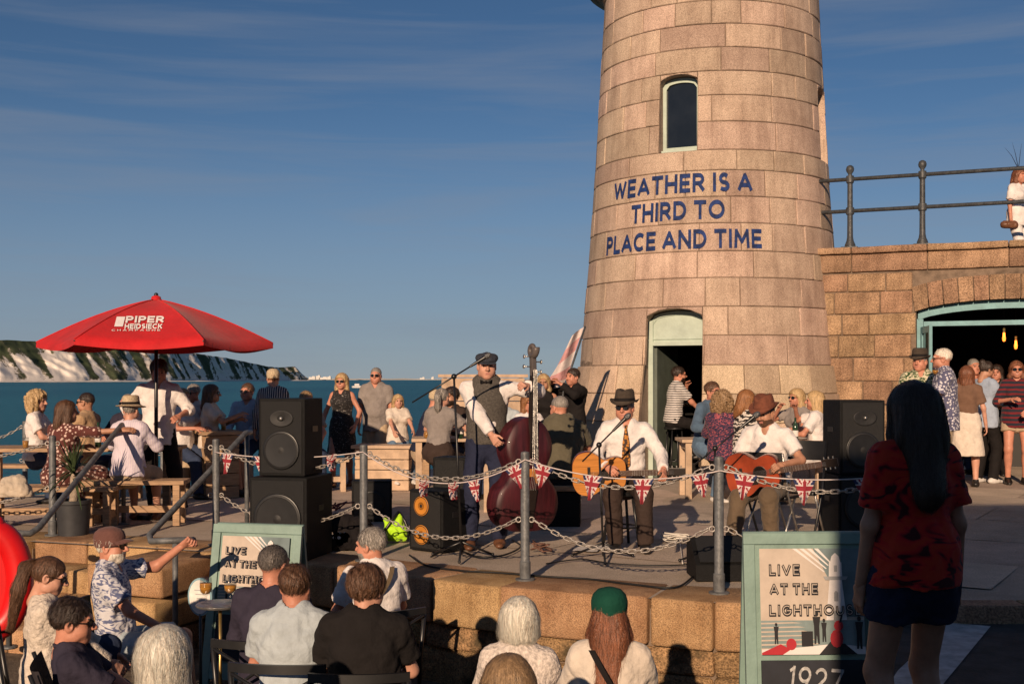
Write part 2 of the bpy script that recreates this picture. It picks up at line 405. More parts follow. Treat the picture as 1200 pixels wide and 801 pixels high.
# ---- chalk cliffs across the bay
def vnoise(p, seed=0):
    """cheap smooth 2-D value noise"""
    x = p[..., 0]; y = p[..., 1]
    xi = np.floor(x).astype(int); yi = np.floor(y).astype(int); fx = x - xi; fy = y - yi
    fx = fx * fx * (3 - 2 * fx); fy = fy * fy * (3 - 2 * fy)
    def h(a, b):
        n = (a * 374761393 + b * 668265263 + seed * 974711) & 0x7fffffff
        n = (n ^ (n >> 13)) * 1274126177 & 0x7fffffff
        return ((n ^ (n >> 16)) & 0xffff) / 65535.0
    return (h(xi, yi) * (1 - fx) + h(xi + 1, yi) * fx) * (1 - fy) + (h(xi, yi + 1) * (1 - fx) + h(xi + 1, yi + 1) * fx) * fy
def fbm(p, seed=0, o=4):
    r = 0; a = 0.5
    for k in range(o): r = r + a * vnoise(p * (2 ** k), seed + k); a *= 0.5
    return r

def cliff_mat():
    m, nt, b = _new('chalk_cliff'); N, L = nt.nodes, nt.links
    b.inputs['Roughness'].default_value = 0.95; b.inputs['Specular IOR Level'].default_value = 0.1
    at = N.new('ShaderNodeAttribute'); at.attribute_name = 'veg'
    t = N.new('ShaderNodeTexCoord')
    n = N.new('ShaderNodeTexNoise'); n.inputs['Scale'].default_value = 0.075; n.inputs['Detail'].default_value = 8; n.inputs['Roughness'].default_value = 0.7
    L.new(t.outputs['Object'], n.inputs['Vector'])
    a = N.new('ShaderNodeMath'); a.operation = 'ADD'; L.new(at.outputs['Fac'], a.inputs[0])
    s = N.new('ShaderNodeMath'); s.operation = 'MULTIPLY_ADD'; s.inputs[1].default_value = 1.1; s.inputs[2].default_value = -0.55
    L.new(n.outputs['Fac'], s.inputs[0]); L.new(s.outputs[0], a.inputs[1])
    r = N.new('ShaderNodeValToRGB'); e = r.color_ramp.elements
    e[0].position = 0.36; e[0].color = (0.74, 0.68, 0.62, 1); e[1].position = 0.50; e[1].color = (0.085, 0.095, 0.055, 1)
    k = e.new(0.43); k.color = (0.30, 0.26, 0.20, 1)
    k = e.new(0.8); k.color = (0.055, 0.072, 0.04, 1)
    L.new(a.outputs[0], r.inputs['Fac']); L.new(r.outputs['Color'], b.inputs['Base Color'])
    return m

def cliffs():
    # skyline read from the photograph: (column, top row); the coast recedes towards the headland
    # each station: photo column, distance (m), cliff-top row
    st = [(-260, 2450, 384), (-120, 2500, 391), (0, 2600, 399), (70, 2750, 402), (140, 2950, 406), (200, 3200, 409), (235, 3450, 415),
          (270, 3800, 420), (300, 4200, 426), (318, 4500, 430), (330, 4800, 431), (350, 5000, 430), (360, 5150, 443)]
    nx, nz = 420, 46
    cols = np.linspace(st[0][0], st[-1][0], nx)
    dist = np.interp(cols, [a[0] for a in st], [a[1] for a in st])
    top = np.interp(cols, [a[0] for a in st], [a[2] for a in st])
    H = (HY - top) / FPX * dist + CAM_Z - SEA_Z
    H = np.maximum(H * 1.06, 7)
    X0 = (cols - CX) / FPX * dist; Y0 = dist
    s = np.concatenate([[0], np.cumsum(np.hypot(np.diff(X0), np.diff(Y0)))])
    V = np.zeros((nx, nz + 14, 3)); veg = np.zeros((nx, nz + 14))
    tt = np.linspace(0, 1, nz)
    for j in range(nz + 14):
        if j < 3:               # shingle beach
            f = 0.0; back = -60 + 30 * j; z = np.full(nx, SEA_Z - 1 + 2.2 * j); vg = np.full(nx, 0.30)
        elif j < nz:
            f = tt[j]
            q = np.stack([s / 90 + f * 2.1, np.full(nx, f * 1.6)], -1)
            q2 = np.stack([s / 34 + f * 2.4, np.full(nx, f * 2.4)], -1)
            gul = fbm(q, 3, 4); g2 = fbm(q2, 9, 3)
            back = f * H * 1.05 + (gul - 0.5) * 85 * (0.35 + f * (1 - f) * 2.2) + (g2 - 0.5) * 24
            z = SEA_Z + 5 + (H - 5) * f + (g2 - 0.5) * 4 * f
            diag = fbm(np.stack([s / 30 + f * 2.6, s / 400 + f * 0.9], -1), 21, 5)
            vg = 0.31 + (diag - 0.45) * 2.2 + (f - 0.45) * 0.44 + (g2 - 0.5) * 0.7
            if f < 0.16: vg = vg + 0.12
        else:                   # grassy top running inland
            k = j - nz + 1
            back = H * 1.05 + 26 * k ** 1.3
            z = SEA_Z + H - 1.5 * k + 3 * fbm(np.stack([s / 60, np.full(nx, k * .8)], -1), 5, 3)
            vg = np.full(nx, 0.85)
        V[:, j, 0] = X0 - back * 0.45; V[:, j, 1] = Y0 + back; V[:, j, 2] = z; veg[:, j] = vg
    W = nz + 14
    I = np.arange(nx * W).reshape(nx, W)
    F = np.stack([I[:-1, :-1], I[1:, :-1], I[1:, 1:], I[:-1, 1:]], -1).reshape(-1, 4)
    me = mesh_np('cliffs', V.reshape(-1, 3), F)
    at = me.attributes.new('veg', 'FLOAT', 'POINT'); at.data.foreach_set('value', veg.ravel().astype(np.float32))
    link('cliffs', me, cliff_mat(), kind='structure')
    # low far shore with the pale blocks of a port, on the horizon
    far = mat('far_shore', (0.30, 0.29, 0.28), 0.9, 0.2, 0.002)
    b = MB()
    for x0, x1, d, h in ((362, 520, 9000, 12), (480, 640, 9500, 8), (300, 420, 8600, 12)):
        xa, xb = (x0 - CX) / FPX * d, (x1 - CX) / FPX * d
        n = 24; P = []
        for i in range(n + 1):
            u = i / n; P.append((xa + (xb - xa) * u, SEA_Z + 2 + h * (math.sin(u * PI) ** 0.5) * (0.55 + 0.45 * rnd.random())))
        Vv = [(x, d, SEA_Z - 1) for x, z in P] + [(x, d, z) for x, z in P] + [(x, d + 400, SEA_Z) for x, z in P]
        Ff = [(i, i + 1, n + 2 + i, n + 1 + i) for i in range(n)] + [(n + 1 + i, n + 2 + i, 2 * n + 3 + i, 2 * n + 2 + i) for i in range(n)]
        b.add(Vv, Ff)
    b.build('far_shore', far, kind='structure')
    PB = {366: 'tiny pale port building on the horizon, next to the cliff end', 373: 'tallest tiny pale port building on the horizon by the cliffs', 379: 'long low pale port building on the horizon by the cliffs', 386: 'rightmost tiny pale port building near the cliffs', 495: 'wider pale speck of a building on the open horizon', 507: 'narrow pale speck of a building on the open horizon'}
    pw = mat('far_port_white', (0.62, 0.60, 0.57), 0.8, 0.1, 0.01)
    for x, w, h in ((366, 46, 18), (373, 30, 26), (379, 60, 14), (386, 24, 20), (495, 34, 12), (507, 18, 16)):
        d = 8500; b = MB(); X = (x - CX) / FPX * d
        b.box((X, d, SEA_Z + h / 2 + 4), (w, 30, h), bev=1.5); b.box((X + w * .2, d, SEA_Z + h + 6), (w * .4, 20, 6))
        o = b.build('port_building', pw)
        tag(o, PB[x], 'building', 'port buildings on the horizon')
cliffs()

# ---- quay edge line (seen from above), right to left
POSTS = [(1.48, 8.54), (0.10, 9.11), (-1.25, 10.07), (-2.73, 11.02), (-4.50, 11.70)]
EDGE = [(2.30, 8.05), (1.38, 8.20), (-0.10, 8.80), (-1.47, 9.77), (-2.80, 10.66), (-4.60, 11.32), (-9.0, 12.9)]
FAR = [(-9.0, 14.4), (-6.4, 15.9), (-2.0, 20.0), (1.0, 22.6), (9.0, 28.0), (16, 26)]

def deck():
    # base sheet under the paving
    poly = [(2.30, 8.20)] + [(x, y + 0.05) for x, y in EDGE[1:]] + FAR + [(16, 8.20)]
    bm = bmesh.new(); g = bpy.data.meshes.new('deck')
    vs_ = [bm.verts.new((x, y, 0)) for x, y in poly]; f = bm.faces.new(vs_)
    bmesh.ops.triangulate(bm, faces=[f]); bmesh.ops.subdivide_edges(bm, edges=bm.edges, cuts=5, use_grid_fill=True)
    for v in bm.verts: v.co.z = deck_z(v.co.x, v.co.y) - 0.012
    bmesh.ops.recalc_face_normals(bm, faces=bm.faces)
    if sum(f.normal.z for f in bm.faces) < 0: bmesh.ops.reverse_faces(bm, faces=bm.faces)
    bm.to_mesh(g); bm.free()
    dk = link('deck', g, concrete, kind='structure')
    # paving slabs, laid along the quay edge
    ang = math.atan2(-0.62, 1.0); ca, sa = math.cos(ang), math.sin(ang)
    from mathutils.geometry import intersect_point_tri_2d
    def inside(x, y):
        c = False; n = len(poly)
        for i in range(n):
            x1, y1 = poly[i]; x2, y2 = poly[(i + 1) % n]
            if (y1 > y) != (y2 > y) and x < (x2 - x1) * (y - y1) / (y2 - y1) + x1: c = not c
        return c
    def edge_d(x, y):
        return min(((Vector((x, y)) - _cl(Vector(a), Vector(b), Vector((x, y)))).length) for a, b in zip(EDGE[:-1], EDGE[1:]))
    def _cl(a, b, p):
        t = max(0, min(1, (p - a).dot(b - a) / (b - a).length_squared)); return a + (b - a) * t
    rr = random.Random(3); cnt = 0
    su, sv = 1.9, 1.25
    for j in range(-14, 24):
        for i in range(-14, 16):
            off = (j % 2) * 0.8
            u0, v0 = i * su + off, j * sv + 12
            cs = [(u0 + .006, v0 + .006), (u0 + su - .006, v0 + .006), (u0 + su - .006, v0 + sv - .006), (u0 + .006, v0 + sv - .006)]
            W = [(u * ca - v * sa, u * sa + v * ca) for u, v in cs]
            W = [(x + 2.0, y - 3.0) for x, y in W]
            if not all(inside(x, y) and edge_d(x, y) > 0.60 for x, y in W): continue
            if not all(abs(x) < 0.62 * y + 3 for x, y in W): continue
            dz = rr.uniform(-.003, .003)
            n = 4; V = []; F = []
            for b_ in range(n + 1):
                for a_ in range(n + 1):
                    p = Vector(W[0]).lerp(Vector(W[1]), a_ / n).lerp(Vector(W[3]).lerp(Vector(W[2]), a_ / n), b_ / n)
                    ed = a_ in (0, n) or b_ in (0, n)
                    V.append((p.x, p.y, deck_z(p.x, p.y) + dz - (0.004 if ed else 0)))
            for b_ in range(n):
                for a_ in range(n):
                    k = b_ * (n + 1) + a_; F.append((k, k + 1, k + n + 2, k + n + 1))
            me = mesh_np('paving_slab', V, F, smooth=True); link('paving_slab', me, concrete, dk); cnt += 1
    return dk
deck_o = deck()

# ---- lower ground where the audience sits, ramp on the right, step between
def grounds():
    b = MB(); b.add([(-14, 1.2, PIT_Z), (2.4, 1.2, PIT_Z), (2.4, 9.2, PIT_Z), (-14, 14.5, PIT_Z)], [(0, 1, 2, 3)])
    b.build('lower_ground', ground_brown, kind='structure')
    pts = [(2.36, 8.06), (2.14, 6.8), (1.12, 4.6), (0.6, 2.4), (-14, 2.4), (-14, -14), (20, -14), (20, 8.06)]
    b = MB(); b.add([(x, y, RAMP_Z) for x, y in pts], [tuple(range(len(pts)))])
    side = pts[:5]
    for a, c in zip(side[:-1], side[1:]):
        b.add([(a[0], a[1], PIT_Z - .02), (c[0], c[1], PIT_Z - .02), (c[0], c[1], RAMP_Z), (a[0], a[1], RAMP_Z)], [(0, 1, 2, 3)])
    b.build('path', asphalt, kind='structure')
    # granite kerb stones between path and deck
    kx = 2.34; k = thing('kerb', 'low row of worn stone kerb blocks along the shaded path', 'kerb', (kx, 8.08, RAMP_Z))
    rr = random.Random(5); x = 0
    while x < 9:
        w = rr.uniform(.9, 1.3); bb = MB(); bb.box((x + w / 2, .11, .045), (w - .012, .22, .15), bev=.012)
        o = bb.build('kerb_stone', quoin, k); x += w
    # white painted stripe on the path
    def g(x, y, z=RAMP_Z + .006):
        d = FPX * (CAM_Z - z) / (y - HY); return ((x - CX) / FPX * d, d, z)
    b = MB(); n = 8
    A = [g(1112, 729), g(1161, 733), g(1105, 801), g(1098, 835), g(1020, 835), g(1052, 785)]
    b.add(A, [tuple(range(6))])
    m = mat('worn_white_line', (0.62, 0.60, 0.60), 0.8, 0.1, 9, 0.4, 40, col2=(0.30, 0.29, 0.29))
    o = b.build('painted_stripe', m, kind='structure')
grounds()

# ---- quay retaining wall: coping stones and courses
def stone_piece(name, L, D, H, m, parent, seed, bev=0.03, amp=0.012, sub=True):
    """one rough block, length x, depth y, height z, origin at its corner"""
    bm = bmesh.new(); bmesh.ops.create_cube(bm, size=1)
    bmesh.ops.scale(bm, vec=(L, D, H), verts=bm.verts); bmesh.ops.translate(bm, vec=(L / 2, D / 2, H / 2), verts=bm.verts)
    if sub:
        n = max(1, int(L / 0.35))
        ed = [e for e in bm.edges if abs((e.verts[0].co - e.verts[1].co).x) > L * .9]
        bmesh.ops.subdivide_edges(bm, edges=ed, cuts=n)
    sharp = [e for e in bm.edges if e.calc_face_angle(0) > 0.5]
    bmesh.ops.bevel(bm, geom=sharp, offset=bev, segments=2, affect='EDGES', profile=0.55)
    rr = random.Random(seed)
    ph = [rr.uniform(0, 6) for _ in range(6)]
    for v in bm.verts:
        c = v.co
        c.y += amp * (math.sin(c.x * 7 + ph[0]) * .5 + math.sin(c.z * 15 + ph[1]) * .4 + rr.uniform(-.4, .4))
        c.z += amp * .6 * (math.sin(c.x * 5 + ph[2] + c.y * 4) * .6 + rr.uniform(-.3, .3))
        c.x += amp * .4 * math.sin(c.z * 20 + ph[3])
    bmesh.ops.triangulate(bm, faces=[f for f in bm.faces if len(f.verts) > 4])
    me = bpy.data.meshes.new(name); bm.to_mesh(me); bm.free()
    return link(name, me, m, parent, smooth=True)

def quay_wall():
    q = thing('quay_wall', 'low honey coloured stone quay wall below the band', 'wall', (0, 8.8, PIT_Z))
    rr = random.Random(12)
    segs = list(zip(EDGE[:-1], EDGE[1:]))
    sd = 0
    for si, (a, b) in enumerate(segs):
        a, b = Vector(a), Vector(b)
        if si == 4: continue                      # stair opening
        d = b - a; L = d.length; d.normalize()
        ang = math.atan2(d.y, d.x)                # runs leftwards, block depth must point inland
        # local x along b->a (rightwards), y inland
        o2 = b; ang2 = math.atan2(-d.y, -d.x)
        for (z0, z1, lo, hi, dep, m, proud, bev, amp) in (
                (-0.34, 0.0, 1.0, 1.5, .62, quay_stone, .0, .024, .011),
                (-0.53, -.345, .55, 1.0, .35, quay_low, .05, .03, .022),
                (-0.85, -.535, .6, 1.1, .35, quay_low, .035, .03, .024)):
            x = 0
            while x < L - 0.01:
                w = rr.uniform(lo, hi)
                if L - (x + w) < .35: w = L - x
                o = stone_piece('coping_stone' if z1 == 0 else 'stone_block', w - .016, dep, z1 - z0, m, q, sd, bev, amp); sd += 1
                lx = x + .008; ly = proud + rr.uniform(-.008, .008)
                o.location = Vector((o2.x + lx * math.cos(ang2) - ly * math.sin(ang2), o2.y + lx * math.sin(ang2) + ly * math.cos(ang2), z0)) - q.location
                o.rotation_euler = (0, 0, ang2)
                x += w
        bb = MB()                                  # mortar core behind the stones
        c = (a + b) / 2; nrm = Vector((-d.y, d.x)) * -1
        inl = Vector((math.cos(ang2 + PI / 2), math.sin(ang2 + PI / 2)))
        cc = c + inl * .22
        bb.box((cc.x - q.location.x, cc.y - q.location.y, -.42 - q.location.z), (L, .27, .66), rot=(0, 0, ang2))
        bb.build('mortar_bed', mortar, q)
    # stone steps down through the opening on the left
    a, b = Vector(EDGE[5]), Vector(EDGE[4]); d = (b - a); L = d.length; d.normalize(); ang = math.atan2(d.y, d.x)
    st = thing('stone_steps', 'worn stone steps between the two handrails', 'steps', (a.x, a.y, PIT_Z))
    for i, (top, run) in enumerate(((0.0, .10), (-.20, -.28), (-.40, -.62), (-.60, -.96))):
        x = 0
        while x < L - .05:
            w = rr.uniform(.6, 1.0)
            if L - (x + w) < .3: w = L - x
            o = stone_piece('step_stone', w - .012, .46 if i else .55, .24 if i < 3 else .22, quay_stone, st, 100 + sd, .020, .01); sd += 1
            ly = run
            o.location = (x * math.cos(ang) - ly * math.sin(ang), x * math.sin(ang) + ly * math.cos(ang), top - (.24 if i < 3 else .22) - PIT_Z)
            o.rotation_euler = (0, 0, ang); x += w
    # solid cheek block at the right-hand side of the steps
    for k, (zz, ln, hh, yy) in enumerate(((-.02, 1.3, .26, -.80), (-.29, 1.5, .27, -.88), (-.57, 1.6, .34, -.95))):
        o = stone_piece('cheek_stone', .75, 1.05 + .06 * k, hh - .012, quay_stone if k < 2 else quay_low, st, 300 + k, .024, .012)
        lx = L - .55 - .02 * k; ly = yy
        o.location = (lx * math.cos(ang) - ly * math.sin(ang), lx * math.sin(ang) + ly * math.cos(ang), zz - hh + .0 - PIT_Z)
        o.rotation_euler = (0, 0, ang)
quay_wall()

# ---- block capitals drawn as strokes (cap height 1)
def _arc(cx, cy, rx, ry, a0, a1, n=9): return [(cx + rx * math.cos(math.radians(a0 + (a1 - a0) * i / n)), cy + ry * math.sin(math.radians(a0 + (a1 - a0) * i / n))) for i in range(n + 1)]
GLYPH = {  # width, strokes
    'A': (.92, [[(.0, 0), (.46, 1)], [(.46, 1), (.92, 0)], [(.17, .30), (.75, .30)]]),
    'C': (.82, [_arc(.48, .5, .48, .5, 48, 312, 14)]),
    'D': (.80, [[(0, 0), (0, 1)], [(0, 1), (.32, 1)] + _arc(.32, .5, .48, .5, 90, -90, 12)[1:] + [(0, 0)]]),
    'E': (.60, [[(0, 0), (0, 1)], [(0, 1), (.60, 1)], [(0, .5), (.54, .5)], [(0, 0), (.60, 0)]]),
    'G': (.88, [_arc(.48, .5, .48, .5, 48, 350, 16), [(.52, .46), (.93, .46)]]),
    'H': (.76, [[(0, 0), (0, 1)], [(.76, 0), (.76, 1)], [(0, .5), (.76, .5)]]),
    'I': (.02, [[(.01, 0), (.01, 1)]]),
    'K': (.72, [[(0, 0), (0, 1)], [(.70, 1), (.04, .46)], [(.22, .60), (.74, 0)]]),
    'L': (.56, [[(0, 1), (0, 0)], [(0, 0), (.56, 0)]]),
    'M': (.98, [[(0, 0), (.06, 1)], [(.06, 1), (.49, .28)], [(.49, .28), (.92, 1)], [(.92, 1), (.98, 0)]]),
    'N': (.78, [[(0, 0), (0, 1)], [(0, 1), (.78, 0)], [(.78, 0), (.78, 1)]]),
    'O': (1.0, [_arc(.5, .5, .5, .5, 90, 450, 22)]),
    'P': (.64, [[(0, 0), (0, 1)], [(0, 1), (.38, 1)] + _arc(.38, .73, .27, .27, 90, -90, 9)[1:] + [(0, .46)]]),
    'R': (.70, [[(0, 0), (0, 1)], [(0, 1), (.38, 1)] + _arc(.38, .73, .27, .27, 90, -90, 9)[1:] + [(0, .46)], [(.34, .46), (.70, 0)]]),
    'S': (.62, [_arc(.32, .74, .28, .26, 35, 270, 9) + _arc(.32, .24, .30, .24, 90, -145, 9)[0:]]),
    'T': (.72, [[(0, 1), (.72, 1)], [(.36, 1), (.36, 0)]]),
    'U': (.74, [[(0, 1), (0, .37)] + _arc(.37, .37, .37, .37, 180, 360, 10)[1:] + [(.74, 1)]]),
    'V': (.84, [[(0, 1), (.42, 0)], [(.42, 0), (.84, 1)]]),
    'W': (1.25, [[(0, 1), (.30, 0)], [(.30, 0), (.625, .92)], [(.625, .92), (.95, 0)], [(.95, 0), (1.25, 1)]]),
    '1': (.22, [[(0, .84), (.2, 1)], [(.2, 1), (.2, 0)]]),
    '2': (.62, [_arc(.30, .70, .30, .30, 165, -35, 9) + [(0, 0)], [(0, 0), (.64, 0)]]),
    '7': (.62, [[(0, 1), (.62, 1)], [(.62, 1), (.18, 0)]]),
    '9': (.62, [_arc(.31, .68, .31, .32, 0, 360, 14), [(.61, .60), (.36, 0)]]),
}
def stroke_text(txt, wt, gap):
    """list of strokes, each a list of quads (left start, left end, right end, right start); and the total width"""
    x = wt / 2; out = []
    for ci, ch in enumerate(txt):
        if ch == ' ': x += .42; continue
        w, st = GLYPH[ch]
        for pl in st:
            pl = [(x + px_, wt / 2 + py_ * (1 - wt)) for px_, py_ in pl]; n = len(pl); L = []; R = []
            closed = math.hypot(pl[0][0] - pl[-1][0], pl[0][1] - pl[-1][1]) < 1e-6 and n > 3
            for i, p in enumerate(pl):
                a = pl[i - 1] if i else (pl[-2] if closed else p); b = pl[i + 1] if i < n - 1 else (pl[1] if closed else p)
                dx, dy = b[0] - a[0], b[1] - a[1]; l = math.hypot(dx, dy) or 1; dx, dy = dx / l, dy / l
                ex = 0
                if not closed and n == 2: ex = (-wt / 2 if i == 0 else wt / 2) * max(abs(dx), abs(dy)) * (1 if max(abs(dx), abs(dy)) > .98 else .55)
                L.append((p[0] - dy * wt / 2 + dx * ex, p[1] + dx * wt / 2 + dy * ex)); R.append((p[0] + dy * wt / 2 + dx * ex, p[1] - dx * wt / 2 + dy * ex))
            L = [(a, min(1, max(0, b))) for a, b in L]; R = [(a, min(1, max(0, b))) for a, b in R]
            out.append((ci, [(L[i], L[i + 1], R[i + 1], R[i]) for i in range(n - 1)]))
        x += w + wt + gap
    return out, x - gap - wt / 2

# ================================================================== LIGHTHOUSE
LC = Vector((3.28, 19.8)); EF = Vector((-3.28, -19.8)).normalized(); ER = Vector((-EF.y, EF.x))
LPROF = [(-.3, 2.53), (0, 2.50), (.44, 2.43), (.88, 2.345), (1.31, 2.26), (1.735, 2.19), (1.745, 2.145), (2.18, 2.115), (3.57, 1.995), (5.0, 1.895), (7.7, 1.745), (8.2, 1.73)]
def LR(z): return float(np.interp(z, [a[0] for a in LPROF], [a[1] for a in LPROF]))
def LP(th, z, dr=0.0):
    r = LR(z) + dr; v = EF * math.cos(th) + ER * math.sin(th)
    return Vector((v.x * r, v.y * r, z))
COURSES = [0, .44, .88, 1.31, 1.74, 2.18, 2.61, 3.04, 3.44, 3.86, 4.26, 4.66, 4.97, 5.40, 5.80, 6.17, 6.53, 6.89, 7.25, 7.78]
D15 = math.radians(-15); D73 = math.radians(74)
OPEN = [  # centre angle, half width (m), z0, spring, crown
    (D15, .475, 0.0, 2.40, 2.585), (D15, .30, 4.97, 6.02, 6.15), (D73, .275, 4.97, 6.02, 6.15)]
def half_ang(o): return o[1] / LR((o[2] + o[4]) / 2)

def lighthouse():
    lh = thing('lighthouse', 'tapering granite lighthouse with blue painted lettering', 'lighthouse', (LC.x, LC.y, 0))
    rr = random.Random(21)
    def block(t0, t1, z0, z1, arch=None, m=granite, name='granite_block'):
        g = .005; n = max(2, int((t1 - t0) / math.radians(4.5)))
        R = LR((z0 + z1) / 2); e = .012 / R; gg = g / R
        jit = rr.uniform(-.004, .006)
        cols = [(t0 + gg, -.06), (t0 + gg, -.010)] + [(t0 + gg + e + (t1 - t0 - 2 * gg - 2 * e) * i / n, 0) for i in range(n + 1)] + [(t1 - gg, -.010), (t1 - gg, -.06)]
        V = []; F = []
        for (th, dc) in cols:
            lo = z0 if arch is None else max(z0, arch(th)); hi = z1
            for (z, dr) in ((lo + g, -.06), (lo + g, -.010), (lo + g + .012, 0), (lo * .5 + hi * .5, 0), (hi - g - .012, 0), (hi - g, -.010), (hi - g, -.06)):
                dd = min(dc, dr) + jit + (rr.uniform(-.002, .002) if dc == 0 and dr == 0 else 0)
                V.append(LP(th, z, dd))
        W = 7
        for i in range(len(cols) - 1):
            for j in range(W - 1): F.append((i * W + j, (i + 1) * W + j, (i + 1) * W + j + 1, i * W + j + 1))
        me = mesh_np(name, V, F, smooth=True)
        bm = bmesh.new(); bm.from_mesh(me)
        for ed in bm.edges:
            if len(ed.link_faces) == 2 and ed.calc_face_angle(0) > .6: ed.smooth = False
        bm.to_mesh(me); bm.free()
        link(name, me, m, lh)
    for ci, (z0, z1) in enumerate(zip(COURSES[:-1], COURSES[1:])):
        m = granite_low if z1 <= 1.75 else granite
        n = 15; th = rr.uniform(0, .5) - PI; js = []
        end = th + 2 * PI
        while th < end - .18:
            js.append(th); th += 2 * PI / n * rr.choice((.6, .75, 1.0, 1.2, 1.35))
        if end - js[-1] < .2: js.pop()
        js.append(js[0] + 2 * PI)
        cuts = []
        for o in OPEN:
            if z1 > o[2] + .02 and z0 < o[4]: cuts.append((o[0] - half_ang(o), o[0] + half_ang(o), o))
        for c0, c1, o in cuts:
            js = [j for j in js if not (c0 - .09 < j < c1 + .09)] + [c0, c1]
        js.sort(); out = js[-1] if js[-1] - js[0] > 2 * PI - .01 else None
        if out is None: js.append(js[0] + 2 * PI)
        for a, b in zip(js[:-1], js[1:]):
            mid = (a + b) / 2
            hit = [c for c in cuts if c[0] - 1e-4 < mid < c[1] + 1e-4]
            if hit:
                c0, c1, o = hit[0]
                if z1 > o[3] + .01:
                    def arch(th, o=o, c0=c0, c1=c1):
                        u = (th - o[0]) / ((c1 - c0) / 2); u = max(-1, min(1, u))
                        return o[3] + (o[4] - o[3]) * math.sqrt(max(0, 1 - .85 * u * u)) - (o[4] - o[3]) * (math.sqrt(.15)) * 0
                    block(a, b, z0, z1, arch, m)
            else: block(a, b, z0, z1, None, m)
    # mortar core with the openings left out
    ths = sorted(set([-PI + 2 * PI * i / 72 for i in range(73)] + [o[0] + s * half_ang(o) for o in OPEN for s in (-1, 1)]))
    zs = sorted(set(COURSES + [o[3] for o in OPEN] + [.2, 2.59]))
    V = []; F = []; W = len(zs)
    for th in ths:
        for z in zs: V.append(LP(th, z, -.022))
    for i in range(len(ths) - 1):
        for j in range(W - 1):
            tm, zm = (ths[i] + ths[i + 1]) / 2, (zs[j] + zs[j + 1]) / 2
            if any(abs(tm - o[0]) < half_ang(o) and o[2] - .01 < zm < o[3] + (.2 if o[2] < 1 else .16) for o in OPEN): continue
            F.append((i * W + j, (i + 1) * W + j, (i + 1) * W + j + 1, i * W + j + 1))
    link('mortar_core', mesh_np('mortar_core', V, F), mortar, lh)
    # cornice, gallery and lantern above the frame
    b = MB(); b.lathe([(1.75, 7.74), (1.77, 7.78), (1.81, 7.83), (1.85, 7.88), (2.0, 7.97), (2.04, 8.0), (2.04, 8.07), (1.5, 8.09)], 64)
    b.build('cornice', quoin, lh, auto=40)
    b = MB(); b.lathe([(1.1, 8.06), (1.1, 8.9), (1.16, 8.95), (1.05, 9.0)], 32); b.build('lantern_base', white_paint, lh, auto=40)
    b = MB(); b.lathe([(1.0, 9.0), (1.0, 10.2)], 16); b.build('lantern_glass', pane_m, lh)
    b = MB(); b.lathe([(1.15, 10.2), (1.1, 10.3), (.8, 10.7), (.3, 10.95), (.12, 11.0), (.12, 11.2), (0, 11.3)], 32); b.build('lantern_roof', post_grey, lh, auto=40)
    b = MB()
    for k in range(24):
        a = 2 * PI * k / 24; b.tube([(2.0 * math.cos(a), 2.0 * math.sin(a), 8.04), (2.0 * math.cos(a), 2.0 * math.sin(a), 9.0)], .015, 6)
    for z in (8.5, 9.0): b.tube([(2.0 * math.cos(2 * PI * k / 48), 2.0 * math.sin(2 * PI * k / 48), z) for k in range(48)], .018, 6, closed=True)
    b.build('gallery_railing', rail_dark, lh)
    # reveals, frames
    def local(o):
        nrm = EF * math.cos(o[0]) + ER * math.sin(o[0]); rt = Vector((-nrm.y, nrm.x)) if True else None
        rt = ER * math.cos(o[0]) - EF * math.sin(o[0])
        def P(u, d, z): return Vector((rt.x * u + nrm.x * d, rt.y * u + nrm.y * d, z))   # u right, d outwards from axis
        return P, nrm, rt
    def archpts(hw, z0, zs_, zc, n=10):
        pts = [(-hw, z0), (-hw, zs_)]
        for i in range(1, n): 
            u = -1 + 2 * i / n; pts.append((hw * u, zs_ + (zc - zs_) * math.sqrt(1 - .85 * u * u)))
        return pts + [(hw, zs_), (hw, z0)]
    for oi, o in enumerate(OPEN):
        P, nrm, rt = local(o); hw = o[1]; dep = .45 if oi == 0 else .28
        pts = archpts(hw, o[2], o[3], o[4])
        V = []; F = []
        for (u, z) in pts:
            ro = math.sqrt(max(.1, (LR(z) - .008) ** 2 - u * u)); ri = LR(o[3]) - dep
            V += [P(u, ro, z), P(u, ri, z)]
        for i in range(len(pts) - 1): F.append((2 * i, 2 * i + 1, 2 * i + 3, 2 * i + 2))
        if oi:                                          # sill
            n_ = len(V); F.append((0, 1, 2 * len(pts) - 1, 2 * len(pts) - 2))
        link('reveal', mesh_np('reveal', V, F, smooth=False), granite, lh)
        ri = LR(o[3]) - dep
        if oi == 0:
            # frame posts, transom, arched overlight
            b = MB(); t = .075; y0 = ri + .10
            def slab(u0, u1, z0, z1, d0, d1):
                V = [P(u, d, z) for z in (z0, z1) for u, d in ((u0, d0), (u1, d0), (u1, d1), (u0, d1))]
                b.add(V, [(0, 1, 2, 3), (4, 5, 6, 7), (0, 1, 5, 4), (1, 2, 6, 5), (2, 3, 7, 6), (3, 0, 4, 7)])
            slab(-hw + .002, -hw + t, 0, 2.42, y0, y0 + .09); slab(hw - .03, hw - .002, 0, 2.42, y0, y0 + .09)
            slab(-hw + t, hw - .03, 2.04, 2.10, y0, y0 + .11)
            b.build('door_frame', green_door, lh)
            b = MB(); pp = [(u, z) for u, z in archpts(hw - .012, 2.10, 2.385, 2.565)]
            V = [P(u, y0 + .03, z) for u, z in pp] + [P(u, y0 + .06, z) for u, z in pp]; n = len(pp)
            b.add(V, [tuple(range(n)), tuple(range(n, 2 * n))[::-1]] + [(i, (i + 1) % n, (i + 1) % n + n, i + n) for i in range(n)])
